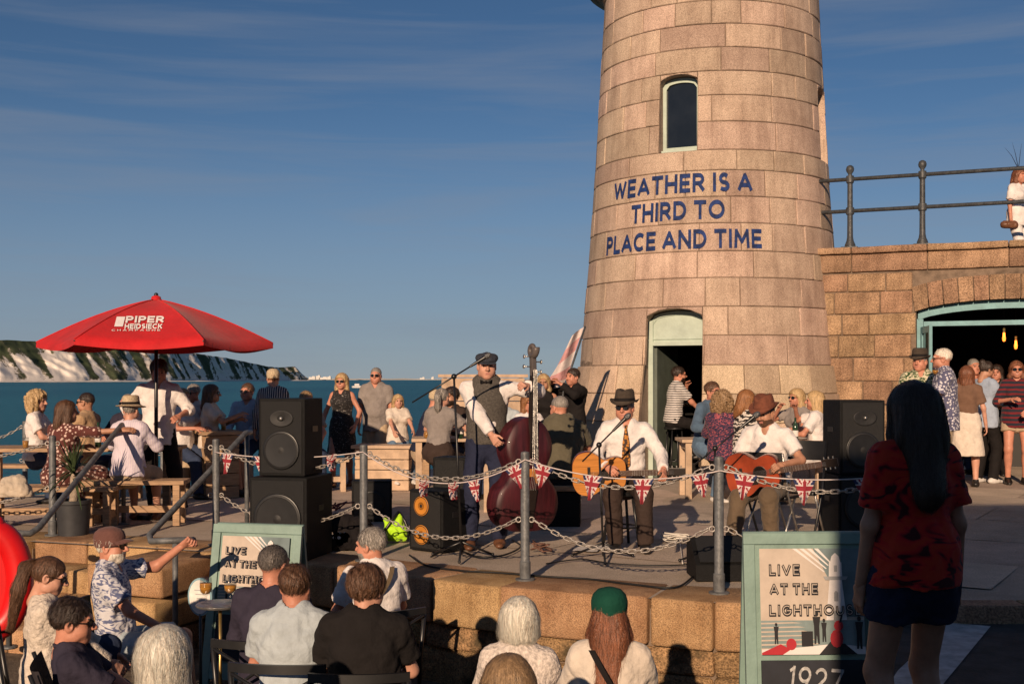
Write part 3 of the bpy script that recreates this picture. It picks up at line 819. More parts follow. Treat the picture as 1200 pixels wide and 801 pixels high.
            ov = b.build('overlight_panel', green_door, lh)
            b = MB()
            rim = [(u, z) for u, z in archpts(hw - .06, 2.14, 2.36, 2.51)]
            b.tube([P(u, y0 + .065, z) for u, z in rim], .012, 6, closed=True); b.build('moulding', green_door, ov)
            # door leaf swung inwards against the left side
            b = MB(); V = []
            a0 = P(-hw + t, y0, 0); dirn = (Vector((-nrm.x, -nrm.y)) * math.cos(.12) + Vector((rt.x, rt.y)) * math.sin(.12))
            q = Vector((rt.x, rt.y)) * .04
            for z in (0.02, 2.03):
                for w, k in ((0, 0), (.8, 0), (.8, 1), (0, 1)):
                    V.append((a0.x + dirn.x * w + q.x * k, a0.y + dirn.y * w + q.y * k, z))
            b.add(V, [(0, 1, 2, 3), (4, 5, 6, 7), (0, 1, 5, 4), (1, 2, 6, 5), (2, 3, 7, 6), (3, 0, 4, 7)])
            lf = b.build('door', mat('door_dark_green', (0.10, 0.12, 0.10), .5, .15), lh)
            b = MB(); hp = Vector(a0) + Vector((dirn.x * .7 + q.x * 1.3, dirn.y * .7 + q.y * 1.3, 1.0)); b.sphere(hp, .03); b.build('door_handle', brass, lf, smooth=True)
            # room inside: dark lining, floor, shelf
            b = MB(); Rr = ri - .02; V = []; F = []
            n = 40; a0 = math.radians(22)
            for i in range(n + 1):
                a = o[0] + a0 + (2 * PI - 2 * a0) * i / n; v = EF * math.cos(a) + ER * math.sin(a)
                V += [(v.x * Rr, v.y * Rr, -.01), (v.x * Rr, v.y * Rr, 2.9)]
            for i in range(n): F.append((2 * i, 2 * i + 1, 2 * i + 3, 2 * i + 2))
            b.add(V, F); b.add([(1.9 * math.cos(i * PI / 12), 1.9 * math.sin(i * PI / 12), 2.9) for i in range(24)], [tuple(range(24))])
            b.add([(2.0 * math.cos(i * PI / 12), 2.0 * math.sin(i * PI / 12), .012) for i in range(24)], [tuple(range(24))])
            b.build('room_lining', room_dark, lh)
        else:
            y0 = ri + .04; fw = .06; b = MB()
            outer = archpts(hw - .004, o[2] + .004, o[3] - .01, o[4] - .012); inner = archpts(hw - fw, o[2] + fw * 1.8, o[3] - .05, o[4] - .085)
            n = len(outer)
            V = [P(u, y0 + .05, z) for u, z in outer] + [P(u, y0 + .05, z) for u, z in inner] + [P(u, y0, z) for u, z in inner]
            b.add(V, [(i, (i + 1) % n, (i + 1) % n + n, i + n) for i in range(n)] + [(i + n, (i + 1) % n + n, (i + 1) % n + 2 * n, i + 2 * n) for i in range(n)])
            w = b.build('window', green_door, lh)
            b = MB(); V = [P(u, y0 + .012, z) for u, z in inner]; b.add(V, [tuple(range(n))]); b.build('pane', pane_m, w)
            b = MB(); b.add([P(u, d, z) for z in (o[2] + .006, o[2] + .05) for u, d in ((-hw + .01, y0 + .05), (hw - .01, y0 + .05), (hw - .01, y0 + .16), (-hw + .01, y0 + .16))],
                            [(0, 1, 2, 3), (4, 5, 6, 7), (0, 1, 5, 4), (1, 2, 6, 5), (2, 3, 7, 6), (3, 0, 4, 7)]); b.build('sill', green_door, w)
    # painted lettering, wrapped round the tower
    for txt, zc, w in (('WEATHER IS A', 4.475, 2.32), ('THIRD TO', 4.065, 1.50), ('PLACE AND TIME', 3.625, 2.64)):
        pcs, tw = stroke_text(txt, .225, .17)
        sx = w / tw; sy = .29
        for li in sorted(set(p[0] for p in pcs)):
            b = MB(); n = 6
            for q, (ci_, pc) in enumerate(pcs):
                if ci_ != li: continue
                for (a0, a1, b1, b0) in pc:
                    V = []
                    for i in range(n + 1):
                        t = i / n
                        for p, r_ in ((a0, a1), (b0, b1)):
                            x, y = p[0] + (r_[0] - p[0]) * t, p[1] + (r_[1] - p[1]) * t
                            V.append(LP(D15 - .01 + (x - tw / 2) * sx / LR(zc), zc + (y - .5) * sy, .009 + .0006 * (q % 4)))
                    b.add(V, [(2 * i, 2 * i + 1, 2 * i + 3, 2 * i + 2) for i in range(n)])
            b.build('painted_letter', navy_paint, lh)
    return lh
lighthouse()

# ================================================================== BAR BUILDING with terrace (right)
BA = Vector((4.86, 18.42)); BU = Vector((2.5, -1.1)).normalized(); BN = Vector((BU.y, -BU.x))  # BN faces the camera side
BZ = deck_z(7, 18)
WTOP = 3.16
def bar_building():
    w = thing('bar_building', 'brown ashlar arched bar building under the railed terrace', 'building', (BA.x, BA.y, 0), math.atan2(BU.y, BU.x))
    # local: x along the wall, y inland, z up; camera side is -y
    rr = random.Random(33); L = 9.0; A0, A1, SP, CR = 1.30, 3.98, 2.47, 2.70; AC = (A0 + A1) / 2
    def arch(x):
        u = (x - AC) / ((A1 - A0) / 2); return SP + (CR - SP) * math.sqrt(max(0, 1 - .9 * u * u)) if abs(u) <= 1 else None
    zz = [0, .42, .80, 1.14, 1.50, 1.86, 2.20, 2.52, 2.86, 3.14]; sd = 500
    for r, (z0, z1) in enumerate(zip(zz[:-1], zz[1:])):
        x = -.62 if r % 2 else -.5
        while x < L:
            ln = rr.uniform(.38, .85); x1 = min(L, x + ln)
            a, b = x, x1
            # keep clear of the arch and its ring of voussoirs
            lo, hi = A0 - .02, A1 + .02
            if z1 > SP + .02:
                lo, hi = A0 + .0, A1 - .0
            if b > lo and a < hi:
                if z0 < SP:
                    if a < lo and lo - a > .12: b = lo
                    elif b > hi and b - hi > .12: a = hi
                    else: x = x1; continue
                elif z0 < CR + .34:
                    if a < lo - .2: b = min(b, lo - .05)
                    elif b > hi + .2: a = max(a, hi + .05)
                    else: x = x1; continue
            if b - a > .08:
                o = stone_piece('ashlar_block', b - a - .012, .22, z1 - z0 - .012, quoin, w, sd, .016, .010); sd += 1
                o.location = (a + .006, rr.uniform(-.014, .012), z0 + .006)
            x = x1
    # voussoirs over the arch
    nv = 13
    for i in range(nv):
        xa, xb = A0 - .02 + (A1 - A0 + .04) * i / nv, A0 - .02 + (A1 - A0 + .04) * (i + 1) / nv
        g = .008
        def q(x, t):
            u = (x - AC); za = arch(min(max(x, A0 + .001), A1 - .001)); return (x + u * .09 * t, za + t)
        P4 = [q(xa + g, 0), q(xb - g, 0), q(xb - g, .36), q(xa + g, .36)]
        b = MB(); V = [(x, y, z) for y in (-.022, .2) for x, z in P4]
        b.add(V, [(0, 1, 2, 3), (4, 5, 6, 7), (0, 1, 5, 4), (1, 2, 6, 5), (2, 3, 7, 6), (3, 0, 4, 7)]); b.build('voussoir', quoin, w)
    # mortar backing with the opening
    b = MB()
    def sl(x0, x1, z0, z1): b.box(((x0 + x1) / 2, .17, (z0 + z1) / 2), (x1 - x0, .28, z1 - z0))
    sl(-.6, A0, 0, 3.45); sl(A1, L, 0, 3.45); sl(A0, A1, 2.72, 3.45); b.build('mortar_backing', mortar, w)
    # band course and coping
    x = -.62
    while x < L:
        ln = rr.uniform(.75, 1.15)
        o = stone_piece('coping_stone', ln - .01, .55, .10, quoin, w, sd, .02, .008); sd += 1; o.location = (x, -.085, 3.44)
        o = stone_piece('parapet_stone', ln - .01, .40, .27, quoin, w, sd, .014, .006); sd += 1; o.location = (x, -.02, 3.165); x += ln
    # terrace floor and room inside
    b = MB(); b.box((L / 2 - .3, 2.2, 3.10), (L, 3.9, .1)); b.build('terrace_floor', concrete, w)
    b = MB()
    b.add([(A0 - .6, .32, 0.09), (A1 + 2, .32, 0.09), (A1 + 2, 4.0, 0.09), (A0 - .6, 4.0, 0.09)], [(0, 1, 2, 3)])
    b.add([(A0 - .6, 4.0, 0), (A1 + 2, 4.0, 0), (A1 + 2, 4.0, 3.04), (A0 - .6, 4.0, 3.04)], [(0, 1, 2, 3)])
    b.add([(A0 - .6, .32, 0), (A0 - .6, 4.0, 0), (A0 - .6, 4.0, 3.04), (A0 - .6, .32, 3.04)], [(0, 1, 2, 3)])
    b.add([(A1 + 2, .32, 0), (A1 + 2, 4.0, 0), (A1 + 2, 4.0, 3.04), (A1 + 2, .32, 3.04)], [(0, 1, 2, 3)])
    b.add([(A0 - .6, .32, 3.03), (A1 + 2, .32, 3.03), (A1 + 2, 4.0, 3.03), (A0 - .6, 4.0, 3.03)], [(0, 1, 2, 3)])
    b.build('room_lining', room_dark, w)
    # arched frame head, jambs
    b = MB(); n = 16; V = []
    for i in range(n + 1):
        xx = A0 + .02 + (A1 - A0 - .04) * i / n; za = arch(xx)
        V += [(xx, .12, za - .008), (xx, .20, za - .008), (xx, .20, za - .13), (xx, .12, za - .13)]
    F = []
    for i in range(n):
        for k in range(4): F.append((4 * i + k, 4 * i + (k + 1) % 4, 4 * i + 4 + (k + 1) % 4, 4 * i + 4 + k))
    b.add(V, F)
    b.box((A0 + .05, .16, 1.22), (.09, .08, 2.43)); b.box((A1 - .05, .16, 1.22), (.09, .08, 2.43))
    b.box((AC, .165, 2.36), (A1 - A0 - .2, .06, .07))
    b.build('door_frame', teal_door, w)
    for hx, sgn in ((A0 + .08, 1), (A1 - .08, -1)):
        b = MB(); W_, H_ = .62, 2.2
        for (cx_, cz_, dx_, dz_) in ((.04, H_ / 2, .08, H_), (W_ - .04, H_ / 2, .08, H_), (W_ / 2, .1, W_ - .16, .2), (W_ / 2, H_ - .05, W_ - .16, .1), (W_ / 2, .85, W_ - .16, .07)):
            b.box((cx_, 0, cz_), (dx_, .045, dz_), bev=.004)
        d = b.build('door', teal_door, w); d.location = (hx, .10, .11); d.rotation_euler = (0, 0, math.radians(-74) if sgn > 0 else math.radians(-106))
        b = MB(); b.box((W_ / 2, 0, 1.2), (W_ - .17, .008, 1.9)); b.build('pane', pane_m, d)
        b = MB(); b.tube([(W_ - .05, -.05, 1.0), (W_ - .05, -.05, 1.2)], .012, 6); b.build('handle', brass, d)
    # bar counter inside
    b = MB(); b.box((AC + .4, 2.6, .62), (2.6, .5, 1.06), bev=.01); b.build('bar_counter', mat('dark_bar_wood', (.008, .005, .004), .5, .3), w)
bar_building()

# filament lamps in the bar
bulb = mat('filament_glow', (1.0, 0.22, 0.025), 0.5, 0.05, 3, emit=3.5)
for k, (t, dy, zz) in enumerate(((2.50, .9, 2.17), (2.66, 1.3, 2.06), (2.95, 1.0, 2.12))):
    p = BA + BU * t - BN * dy
    l = thing('pendant_lamp', ['small glowing filament lamp nearest the teal door in the bar', 'second glowing filament lamp hanging inside the bar', 'glowing filament lamp at the right edge of the bar'][k], 'lamp', (p.x, p.y, zz), 0, 'filament lamps in the bar')
    b = MB(); b.tube([(0, 0, .12), (0, 0, 3.03 - zz)], .006, 6); b.build('flex', cable_m, l)
    b = MB(); b.lathe([(.02, .07), (.022, .13), (.01, .14)], 10); b.build('lamp_holder', brass, l)
    b = MB(); b.lathe([(0, -.07), (.02, -.055), (.026, -.02), (.018, .04), (.016, .07)], 10); b.build('bulb', bulb, l, smooth=True)

# terrace railing
def railing():
    r = thing('terrace_railing', 'dark iron ball-topped railing along the terrace edge', 'railing', (BA.x, BA.y, 3.54), math.atan2(BU.y, BU.x))
    for i, x in enumerate((.32, 1.38, 3.60, 4.9, 6.2)):
        b = MB()
        b.box((x, .16, .012), (.24, .24, .024), bev=.004)
        b.lathe([(.085, .02), (.08, .06), (.055, .12), (.045, .18), (.042, .4), (.042, .52), (.062, .53), (.062, .63), (.042, .64), (.040, 1.0), (.058, 1.02), (.058, 1.12), (.03, 1.13), (.028, 1.15), (.055, 1.19), (.062, 1.225), (.05, 1.265), (.02, 1.285), (0, 1.288)], 14, c=(x, .16, 0))
        b.build('post', rail_dark, r, auto=40)
    for z in (.58, 1.07):
        b = MB(); b.tube([(-.9, .16, z), (8.4, .16, z)], .03, 10); b.build('rail', rail_dark, r, smooth=True)
railing()

# ---- brick store behind the camera: its shadow falls over the right-hand side
def store():
    s = thing('brick_store', 'tall brick store house on the landward side of the quay', 'building', (0, 0, RAMP_Z))
    bm_ = mat('store_brick', (.26, .11, .07), .9, .3, 9, .6, 30)
    b = MB(); b.box((4.8, -4.5, 2.85), (11.2, 3.0, 5.7)); b.build('wall', bm_, s)
    b = MB(); b.add([(-.9, -6.2, 5.6), (10.7, -6.2, 5.6), (10.7, -2.8, 5.6), (-.9, -2.8, 5.6), (-.9, -4.5, 6.0), (10.7, -4.5, 6.0)],
                    [(0, 1, 5, 4), (2, 3, 4, 5), (3, 0, 4), (1, 2, 5), (0, 3, 2, 1)]); b.build('roof', post_grey, s)
    for x in (1, 4, 7):
        b = MB(); b.box((x, -2.99, 1.1), (1.1, .06, 2.2), bev=.01); b.build('door', teal_door, s)
        b = MB(); b.box((x + 1.5, -2.985, 3.4), (1.0, .05, 1.2), bev=.01); b.build('window', pane_m, s)
store()
# ================================================================== FIGURES: smooth-blended volumes meshed into one surface
class Field:
    def __init__(s, lo, hi, h):
        s.lo = np.array(lo, np.float32); s.h = h
        n = np.ceil((np.array(hi) - np.array(lo)) / h).astype(int) + 1
        s.n = n; s.D = np.full(n, 0.5, np.float32)
        s.ax = [s.lo[i] + h * np.arange(n[i], dtype=np.float32) for i in range(3)]
    def _sub(s, lo, hi):
        a = np.maximum(0, np.floor((np.array(lo) - s.lo) / s.h).astype(int)); b = np.minimum(s.n, np.ceil((np.array(hi) - s.lo) / s.h).astype(int) + 1)
        if np.any(b <= a): return None
        sl = tuple(slice(a[i], b[i]) for i in range(3))
        return sl, s.ax[0][sl[0]][:, None, None], s.ax[1][sl[1]][None, :, None], s.ax[2][sl[2]][None, None, :]
    def put(s, sl, d, k, sub=False):
        D = s.D[sl]
        if sub: s.D[sl] = smax(D, -d, k)
        else: s.D[sl] = smin(D, d, k)
    def cone(s, a, b, ra, rb, k=0.03, n=None, q=1.0, flat=False, flat0=False, sub=False):
        """tapered capsule; n,q: squash along direction n by q; flat: cut square at b"""
        a = np.array(a, float); b = np.array(b, float); m = max(ra, rb) + k + 3 * s.h + .01
        g = s._sub(np.minimum(a, b) - m, np.maximum(a, b) + m)
        if g is None: return
        sl, X, Y, Z = g
        rx, ry, rz = X - a[0], Y - a[1], Z - a[2]; ba = b - a
        if n is not None:
            n = np.array(n, float); e = 1 / q - 1
            pn = (rx * n[0] + ry * n[1] + rz * n[2]) * e
            rx = rx + n[0] * pn; ry = ry + n[1] * pn; rz = rz + n[2] * pn
            bb = ba + n * float(ba @ n) * e
        else: bb = ba
        L2 = float(bb @ bb) + 1e-9
        t0 = (rx * bb[0] + ry * bb[1] + rz * bb[2]) / L2; t = np.clip(t0, 0, 1)
        d = np.sqrt((rx - t * bb[0]) ** 2 + (ry - t * bb[1]) ** 2 + (rz - t * bb[2]) ** 2) - (ra + (rb - ra) * t)
        if n is not None: d = d * (0.5 + 0.5 * q)
        L = math.sqrt(L2)
        if flat: d = np.maximum(d, (t0 - 1) * L)
        if flat0: d = np.maximum(d, -t0 * L)
        s.put(sl, d.astype(np.float32), k, sub)
    def ell(s, c, r, ax=None, k=0.02, sub=False):
        c = np.array(c, float); r = np.array(r, float); m = r.max() + k + 3 * s.h + .01
        g = s._sub(c - m, c + m)
        if g is None: return
        sl, X, Y, Z = g; X, Y, Z = X - c[0], Y - c[1], Z - c[2]
        if ax is None: u, v, w = X + 0 * Y + 0 * Z, Y + 0 * X + 0 * Z, Z + 0 * X + 0 * Y
        else: u, v, w = [ax[i][0] * X + ax[i][1] * Y + ax[i][2] * Z for i in range(3)]
        k0 = np.sqrt((u / r[0]) ** 2 + (v / r[1]) ** 2 + (w / r[2]) ** 2); k1 = np.sqrt((u / r[0] ** 2) ** 2 + (v / r[1] ** 2) ** 2 + (w / r[2] ** 2) ** 2)
        d = k0 * (k0 - 1) / np.maximum(k1, 1e-6)
        s.put(sl, d.astype(np.float32), k, sub)
    def plane(s, p, n, k=0.004):
        """keep the side the normal points away from"""
        n = np.array(n, float); n /= np.linalg.norm(n); p = np.array(p, float)
        d = (s.ax[0] - p[0])[:, None, None] * n[0] + (s.ax[1] - p[1])[None, :, None] * n[1] + (s.ax[2] - p[2])[None, None, :] * n[2]
        s.D = smax(s.D, d.astype(np.float32), k)
    def wrinkle(s, amp, freq, seed, aniso=(1, 1, 1)):
        r = np.random.RandomState(seed)
        X, Y, Z = s.ax[0][:, None, None], s.ax[1][None, :, None], s.ax[2][None, None, :]
        w = 0
        for i in range(5):
            d = r.normal(size=3) * np.array(aniso); d *= freq * (0.6 + 0.35 * i) / np.linalg.norm(d); ph = r.uniform(0, 6)
            d2 = r.normal(size=3) * freq * .35
            w = w + (1 - 1.6 * np.abs(np.sin(X * d[0] + Y * d[1] + Z * d[2] + ph + 1.5 * np.sin(X * d2[0] + Y * d2[1] + Z * d2[2])))) / (1 + .4 * i)
        s.D = s.D + (amp * w * 0.45).astype(np.float32)
    def mesh(s):
        return surfnet(s.D, s.lo, s.h)
    def sample(s, p):
        """distance and gradient at points"""
        def tri(q):
            f = (q - s.lo) / s.h; i = np.clip(np.floor(f).astype(int), 0, s.n - 2); f = np.clip(f - i, 0, 1); r = 0
            for dx in (0, 1):
                for dy in (0, 1):
                    for dz in (0, 1):
                        w = (f[:, 0] if dx else 1 - f[:, 0]) * (f[:, 1] if dy else 1 - f[:, 1]) * (f[:, 2] if dz else 1 - f[:, 2])
                        r = r + w * s.D[i[:, 0] + dx, i[:, 1] + dy, i[:, 2] + dz]
            return r
        e = s.h; g = np.stack([tri(p + np.eye(3)[k] * e) - tri(p - np.eye(3)[k] * e) for k in range(3)], -1)
        return tri(p), g / (np.linalg.norm(g, axis=1, keepdims=True) + 1e-9)

def smin(a, b, k):
    if k <= 0: return np.minimum(a, b)
    h = np.maximum(k - np.abs(a - b), 0) / k
    return np.minimum(a, b) - h * h * k * 0.25
def smax(a, b, k): return -smin(-a, -b, k)

_CORN = [(i, j, k) for i in (0, 1) for j in (0, 1) for k in (0, 1)]
def surfnet(D, org, h):
    S = D < 0
    cnt = np.zeros(np.array(D.shape) - 1, np.int8)
    nx, ny, nz = D.shape
    for (i, j, k) in _CORN: cnt += S[i:nx - 1 + i, j:ny - 1 + j, k:nz - 1 + k]
    act = (cnt > 0) & (cnt < 8); I = np.argwhere(act)
    if len(I) == 0: return np.zeros((0, 3)), np.zeros((0, 4), int)
    val = {c: D[I[:, 0] + c[0], I[:, 1] + c[1], I[:, 2] + c[2]] for c in _CORN}
    acc = np.zeros((len(I), 3)); n = np.zeros(len(I))
    for c in _CORN:
        for ax in range(3):
            if c[ax]: continue
            c2 = list(c); c2[ax] = 1; a, b = val[c], val[tuple(c2)]
            m = (a < 0) != (b < 0); t = np.where(m, a / np.where(m, a - b, 1), 0)
            for q in range(3): acc[:, q] += np.where(m, (t if q == ax else c[q]), 0)
            n += m
    V = org + h * (I + acc / n[:, None])
    vid = np.full(act.shape, -1, np.int64); vid[act] = np.arange(len(I))
    Q = []
    for ax in range(3):
        sl0 = [slice(None)] * 3; sl1 = [slice(None)] * 3; sl0[ax] = slice(0, -1); sl1[ax] = slice(1, None)
        s0, s1 = S[tuple(sl0)], S[tuple(sl1)]
        u, v = [(1, 2), (2, 0), (0, 1)][ax]
        E = np.argwhere(s0 != s1)
        E = E[(E[:, u] > 0) & (E[:, v] > 0) & (E[:, u] < D.shape[u] - 1) & (E[:, v] < D.shape[v] - 1)]
        if not len(E): continue
        fl = S[tuple(E.T)]
        def cell(du, dv):
            C = E.copy(); C[:, u] -= du; C[:, v] -= dv; return vid[tuple(C.T)]
        q = np.stack([cell(1, 1), cell(0, 1), cell(0, 0), cell(1, 0)], -1)
        q[~fl] = q[~fl][:, ::-1]; Q.append(q)
    return V, np.concatenate(Q)

def ik(a, tgt, l1, l2, pole):
    a, tgt, pole = np.array(a, float), np.array(tgt, float), np.array(pole, float)
    d = tgt - a; L = np.linalg.norm(d); L2 = min(L, (l1 + l2) * .995); u = d / max(L, 1e-6); tgt = a + u * L2
    x = (l1 ** 2 - l2 ** 2 + L2 ** 2) / (2 * L2); y = math.sqrt(max(0, l1 ** 2 - x ** 2))
    p = pole - u * float(pole @ u); p /= max(np.linalg.norm(p), 1e-6)
    return a + u * x + p * y, tgt

SKIN = {'fair': mat('skin_fair', (0.52, 0.27, 0.19), 0.5, 0.10, 14, 0.15, 60, sss=0.0, spec=0.35),
        'red': mat('skin_ruddy', (0.50, 0.22, 0.145), 0.5, 0.12, 14, 0.15, 60, spec=0.35),
        'tan': mat('skin_tanned', (0.40, 0.20, 0.125), 0.5, 0.12, 14, 0.15, 60, spec=0.35)}
LIPS = mat('lips', (0.38, 0.155, 0.12), 0.45, 0.1)
EYE = mat('eye_dark', (0.03, 0.02, 0.018), 0.25, 0.1)
LENS = mat('sunglass_lens', (0.008, 0.007, 0.007), 0.12, 0.1, spec=0.6)
HAIRC = dict(brown=(.10, .05, .028), dark=(.030, .018, .013), blonde=(.50, .34, .17), grey=(.25, .225, .20), white=(.78, .69, .58),
             auburn=(.17, .062, .03), ginger=(.30, .13, .05), sandy=(.30, .19, .10), greydark=(.11, .095, .085))
HAIR = {n_: hairmat(n_, c_) for n_, c_ in HAIRC.items()}
HAIR_HI = {n_: hairmat(n_ + '_light', tuple(min(.82, v * (1.85 if max(c_) < .3 else 1.2) + .006) for v in c_)) for n_, c_ in HAIRC.items()}

PEOPLE = []
def person(label, X, Y, z=0.0, face=180, h=1.74, sex='m', pose='stand', seat=0.45, lean=0, side=0, head=(0, 0), build=1.0,
           rh=None, lh=None, rf=None, lf=None, relb=None, lelb=None, top=None, sleeve='short', hem=None, bottom='trousers', bmat=None,
           hair='short', hc='brown', hat=None, hatm=None, bandm=None, glasses=False, skin='fair', shoes=None, res=None, strands=0,
           curl=0.35, neck=True, socks=None, beard=None, extra=None, seed=None, tucked=False, hairlen=.3, group=None, open_neck=True, hairw=1.0):
    """One person. Targets rh/lh/rf/lf are (right, forward, up) metres from the ground point below the pelvis."""
    seed = seed if seed is not None else len(PEOPLE) * 7 + 3
    k = h / 1.75; a = math.radians(face)
    fw = np.array([math.sin(a), math.cos(a), 0.0]); rt = np.array([math.cos(a), -math.sin(a), 0.0]); up = np.array([0, 0, 1.0])
    fem = sex == 'f'; bw = build
    dist = math.hypot(X, Y)
    vox = res or max(0.0085, min(0.0155, 1.25 * dist / FPX))
    def W(p): return rt * p[0] + fw * p[1] + up * p[2]
    root = thing('person', label, 'person', (X, Y, z), 0, group); PEOPLE.append(root)
    # ---- skeleton
    le = math.radians(lean); sd_ = math.radians(side)
    pz = (0.93 * k) if pose == 'stand' else (seat + 0.10 * k)
    if pose == 'perch': pz = seat + 0.10 * k
    P = W((0, 0, pz))
    sp = up * math.cos(le) * math.cos(sd_) + fw * math.sin(le) + rt * math.sin(sd_)          # spine direction
    sp /= np.linalg.norm(sp)
    tf = fw * math.cos(le) - up * math.sin(le)                                               # chest front
    Wst = P + sp * .16 * k; Ch = P + sp * .36 * k; Nk = P + sp * .535 * k
    sw = (.142 if fem else .168) * k * (0.5 + .5 * bw)
    sh_r, sh_l = Ch + sp * .115 * k + rt * sw, Ch + sp * .115 * k - rt * sw
    hy, hp = math.radians(head[0]), math.radians(head[1])
    hf = tf * math.cos(hy) + rt * math.sin(hy); hf = fw * math.cos(hy) + rt * math.sin(hy)
    hr = rt * math.cos(hy) - fw * math.sin(hy)
    hfp = hf * math.cos(hp) + up * math.sin(hp); hu = up * math.cos(hp) - hf * math.sin(hp)
    Hc = Nk + sp * .05 * k + up * .085 * k + hf * .03 * k
    ua, fa = .29 * k, .255 * k; th, shn = .43 * k, .42 * k
    if rh is None: rh = (.25, .06, pz - .10) if pose == 'stand' else (.14, .34, pz + .10)
    if lh is None: lh = (-.25, .06, pz - .10) if pose == 'stand' else (-.14, .34, pz + .10)
    er, wr = ik(sh_r, W(rh), ua, fa, W(relb) if relb else (rt * .7 - up * .6 - fw * .4))
    el, wl_ = ik(sh_l, W(lh), ua, fa, W(lelb) if lelb else (-rt * .7 - up * .6 - fw * .4))
    hipw = (.095 if fem else .088) * k
    hp_r, hp_l = P + rt * hipw - up * .02, P - rt * hipw - up * .02
    if rf is None: rf = (.11, .03, 0) if pose == 'stand' else (.13, .42, 0)
    if lf is None: lf = (-.11, -.02, 0) if pose == 'stand' else (-.13, .42, 0)
    ank = .085 * k
    kr, ar = ik(hp_r, W(rf) + up * ank, th, shn, fw + up * (.5 if pose != 'stand' else .05) + rt * .12)
    kl, al = ik(hp_l, W(lf) + up * ank, th, shn, fw + up * (.5 if pose != 'stand' else .05) - rt * .12)
    J = dict(P=P, Ch=Ch, Nk=Nk, Hc=Hc, wr=wr, wl=wl_, er=er, el=el, sh_r=sh_r, sh_l=sh_l, kr=kr, kl=kl, ar=ar, al=al, fw=fw, rt=rt, tf=tf, sp=sp, hf=hfp, hr=hr, hu=hu, k=k)
    pts = np.array([P, Ch, Nk, sh_r, sh_l, er, el, wr, wl_, kr, kl, ar, al, hp_r, hp_l])
    lo, hi = pts.min(0) - .24, pts.max(0) + .24; lo[2] = min(lo[2], -.03)
    # ---- body prims
    cw = (.148 if fem else .163) * k * bw; ww = (.122 if fem else .142) * k * bw; pw_ = (.165 if fem else .150) * k * bw
    def torso(F, o=0.0, kk=.05, z0=None):
        F.cone(P - sp * .02, Wst, pw_ + o, ww + o, kk, tf, .74); F.cone(Wst, Ch, ww + o, cw + o, kk, tf, .70)
        F.cone(Ch, Ch + sp * .10 * k, cw + o, cw * .80 + o, kk, tf, .66)
        if bw > 1.06: F.ell(Wst + tf * .05 * k - sp * .02, np.array([.13, .13, .13]) * k * bw + o, None, .08)
        if fem:
            for s in (-1, 1): F.ell(Ch + rt * s * .07 * k + tf * .085 * k - sp * .01, np.array([.062, .062, .062]) * k + o, None, .05)
        for S in (sh_r, sh_l): F.cone(Nk - sp * .045 * k + (S - Nk) * .25, S - up * .022, .046 * k + o, .048 * k + o, .05)
    def arm(F, S, E, Wr, o=0.0, t=None, o2=None, kk=.03, flat=False):
        r0, r1, r2 = .049 * k * (.88 if fem else 1) * bw ** .5 + o, .038 * k * (.88 if fem else 1) + o, .027 * k + (o if o2 is None else o2)
        if t is None or t >= 2: F.cone(S, E, r0, r1, kk); F.cone(E, Wr, r1, r2, kk, flat=flat)
        elif t <= 1: F.cone(S, S + (E - S) * t, r0, (r0 * (1 - t) + r1 * t) + o * .5, kk, flat=flat)
        else: F.cone(S, E, r0, r1, kk); F.cone(E, E + (Wr - E) * (t - 1), r1, r1 * (2 - t) + r2 * (t - 1), kk, flat=flat)
    def leg(F, H_, K, A, o=0.0, t=None, kk=.03, flat=False, loose=0.0):
        r0, r1, r2 = (.086 if fem else .082) * k * bw + o, .056 * k + o + loose * .5, .036 * k + o + loose
        if t is None or t >= 2: F.cone(H_, K, r0, r1, kk); F.cone(K, A, r1, r2, kk, flat=flat)
        elif t <= 1: F.cone(H_, H_ + (K - H_) * t, r0, r0 * (1 - t) + r1 * t + loose, kk, flat=flat)
        else: F.cone(H_, K, r0, r1, kk); F.cone(K, K + (A - K) * (t - 1), r1, r1 * (2 - t) + r2 * (t - 1), kk, flat=flat)
        if (t is None or t >= 1.8) and o < .004:       # calf muscle
            F.ell(K + (A - K) * .30 - (fw * .02), np.array([.045, .045, .10]) * k, None, .04)
    B = Field(lo, hi, vox)
    torso(B); arm(B, sh_r, er, wr); arm(B, sh_l, el, wl_); leg(B, hp_r, kr, ar); leg(B, hp_l, kl, al)
    B.cone(Nk - sp * .03, Hc - hu * .06 * k - hf * .015, .056 * k * (.88 if fem else 1), .050 * k * (.88 if fem else 1), .03)
    for A_, f_ in ((ar, rf), (al, lf)):
        F_ = A_ - up * .055 * k; B.cone(A_, F_ + fw * (.12 if shoes is None else .07) * k - up * .01, (.036 if shoes is None else .030) * k, .018 * k, .02)
    V, Q = B.mesh(); Vs, Qs = [V], [Q]; off = len(V); mi = [np.zeros(len(Q), int)]
    # ---- head (finer grid, same mesh)
    AX = np.stack([hr, hfp, hu]); hv = max(.0042, min(.0065, vox * .55))
    def HP(x, y, zz): return Hc + (hr * x + hfp * y + hu * zz) * k
    hk = k * (.96 if fem else 1.0)
    Fh = Field(Hc - .22 * k, Hc + .20 * k, hv)
    def E(c, r, kk=.02, sub=False): Fh.ell(HP(*c), np.array(r) * hk, AX, kk * k, sub)
    E((0, -.012, .035), (.077, .097, .085)); E((0, .030, -.030), (.061, .066, .085), .03); E((0, .060, -.085), (.032, .028, .026), .035)
    for s in (-1, 1):
        E((s * .040, .055, -.035), (.026, .028, .03), .03); E((s * .058, .010, -.060), (.020, .035, .030), .03)
    Fh.cone(HP(-.040, .083, .030), HP(.040, .083, .030), .012 * k, .012 * k, .02 * k)
    for s in (-1, 1): E((s * .032, .106, .008), (.019, .020, .013), .016, True)
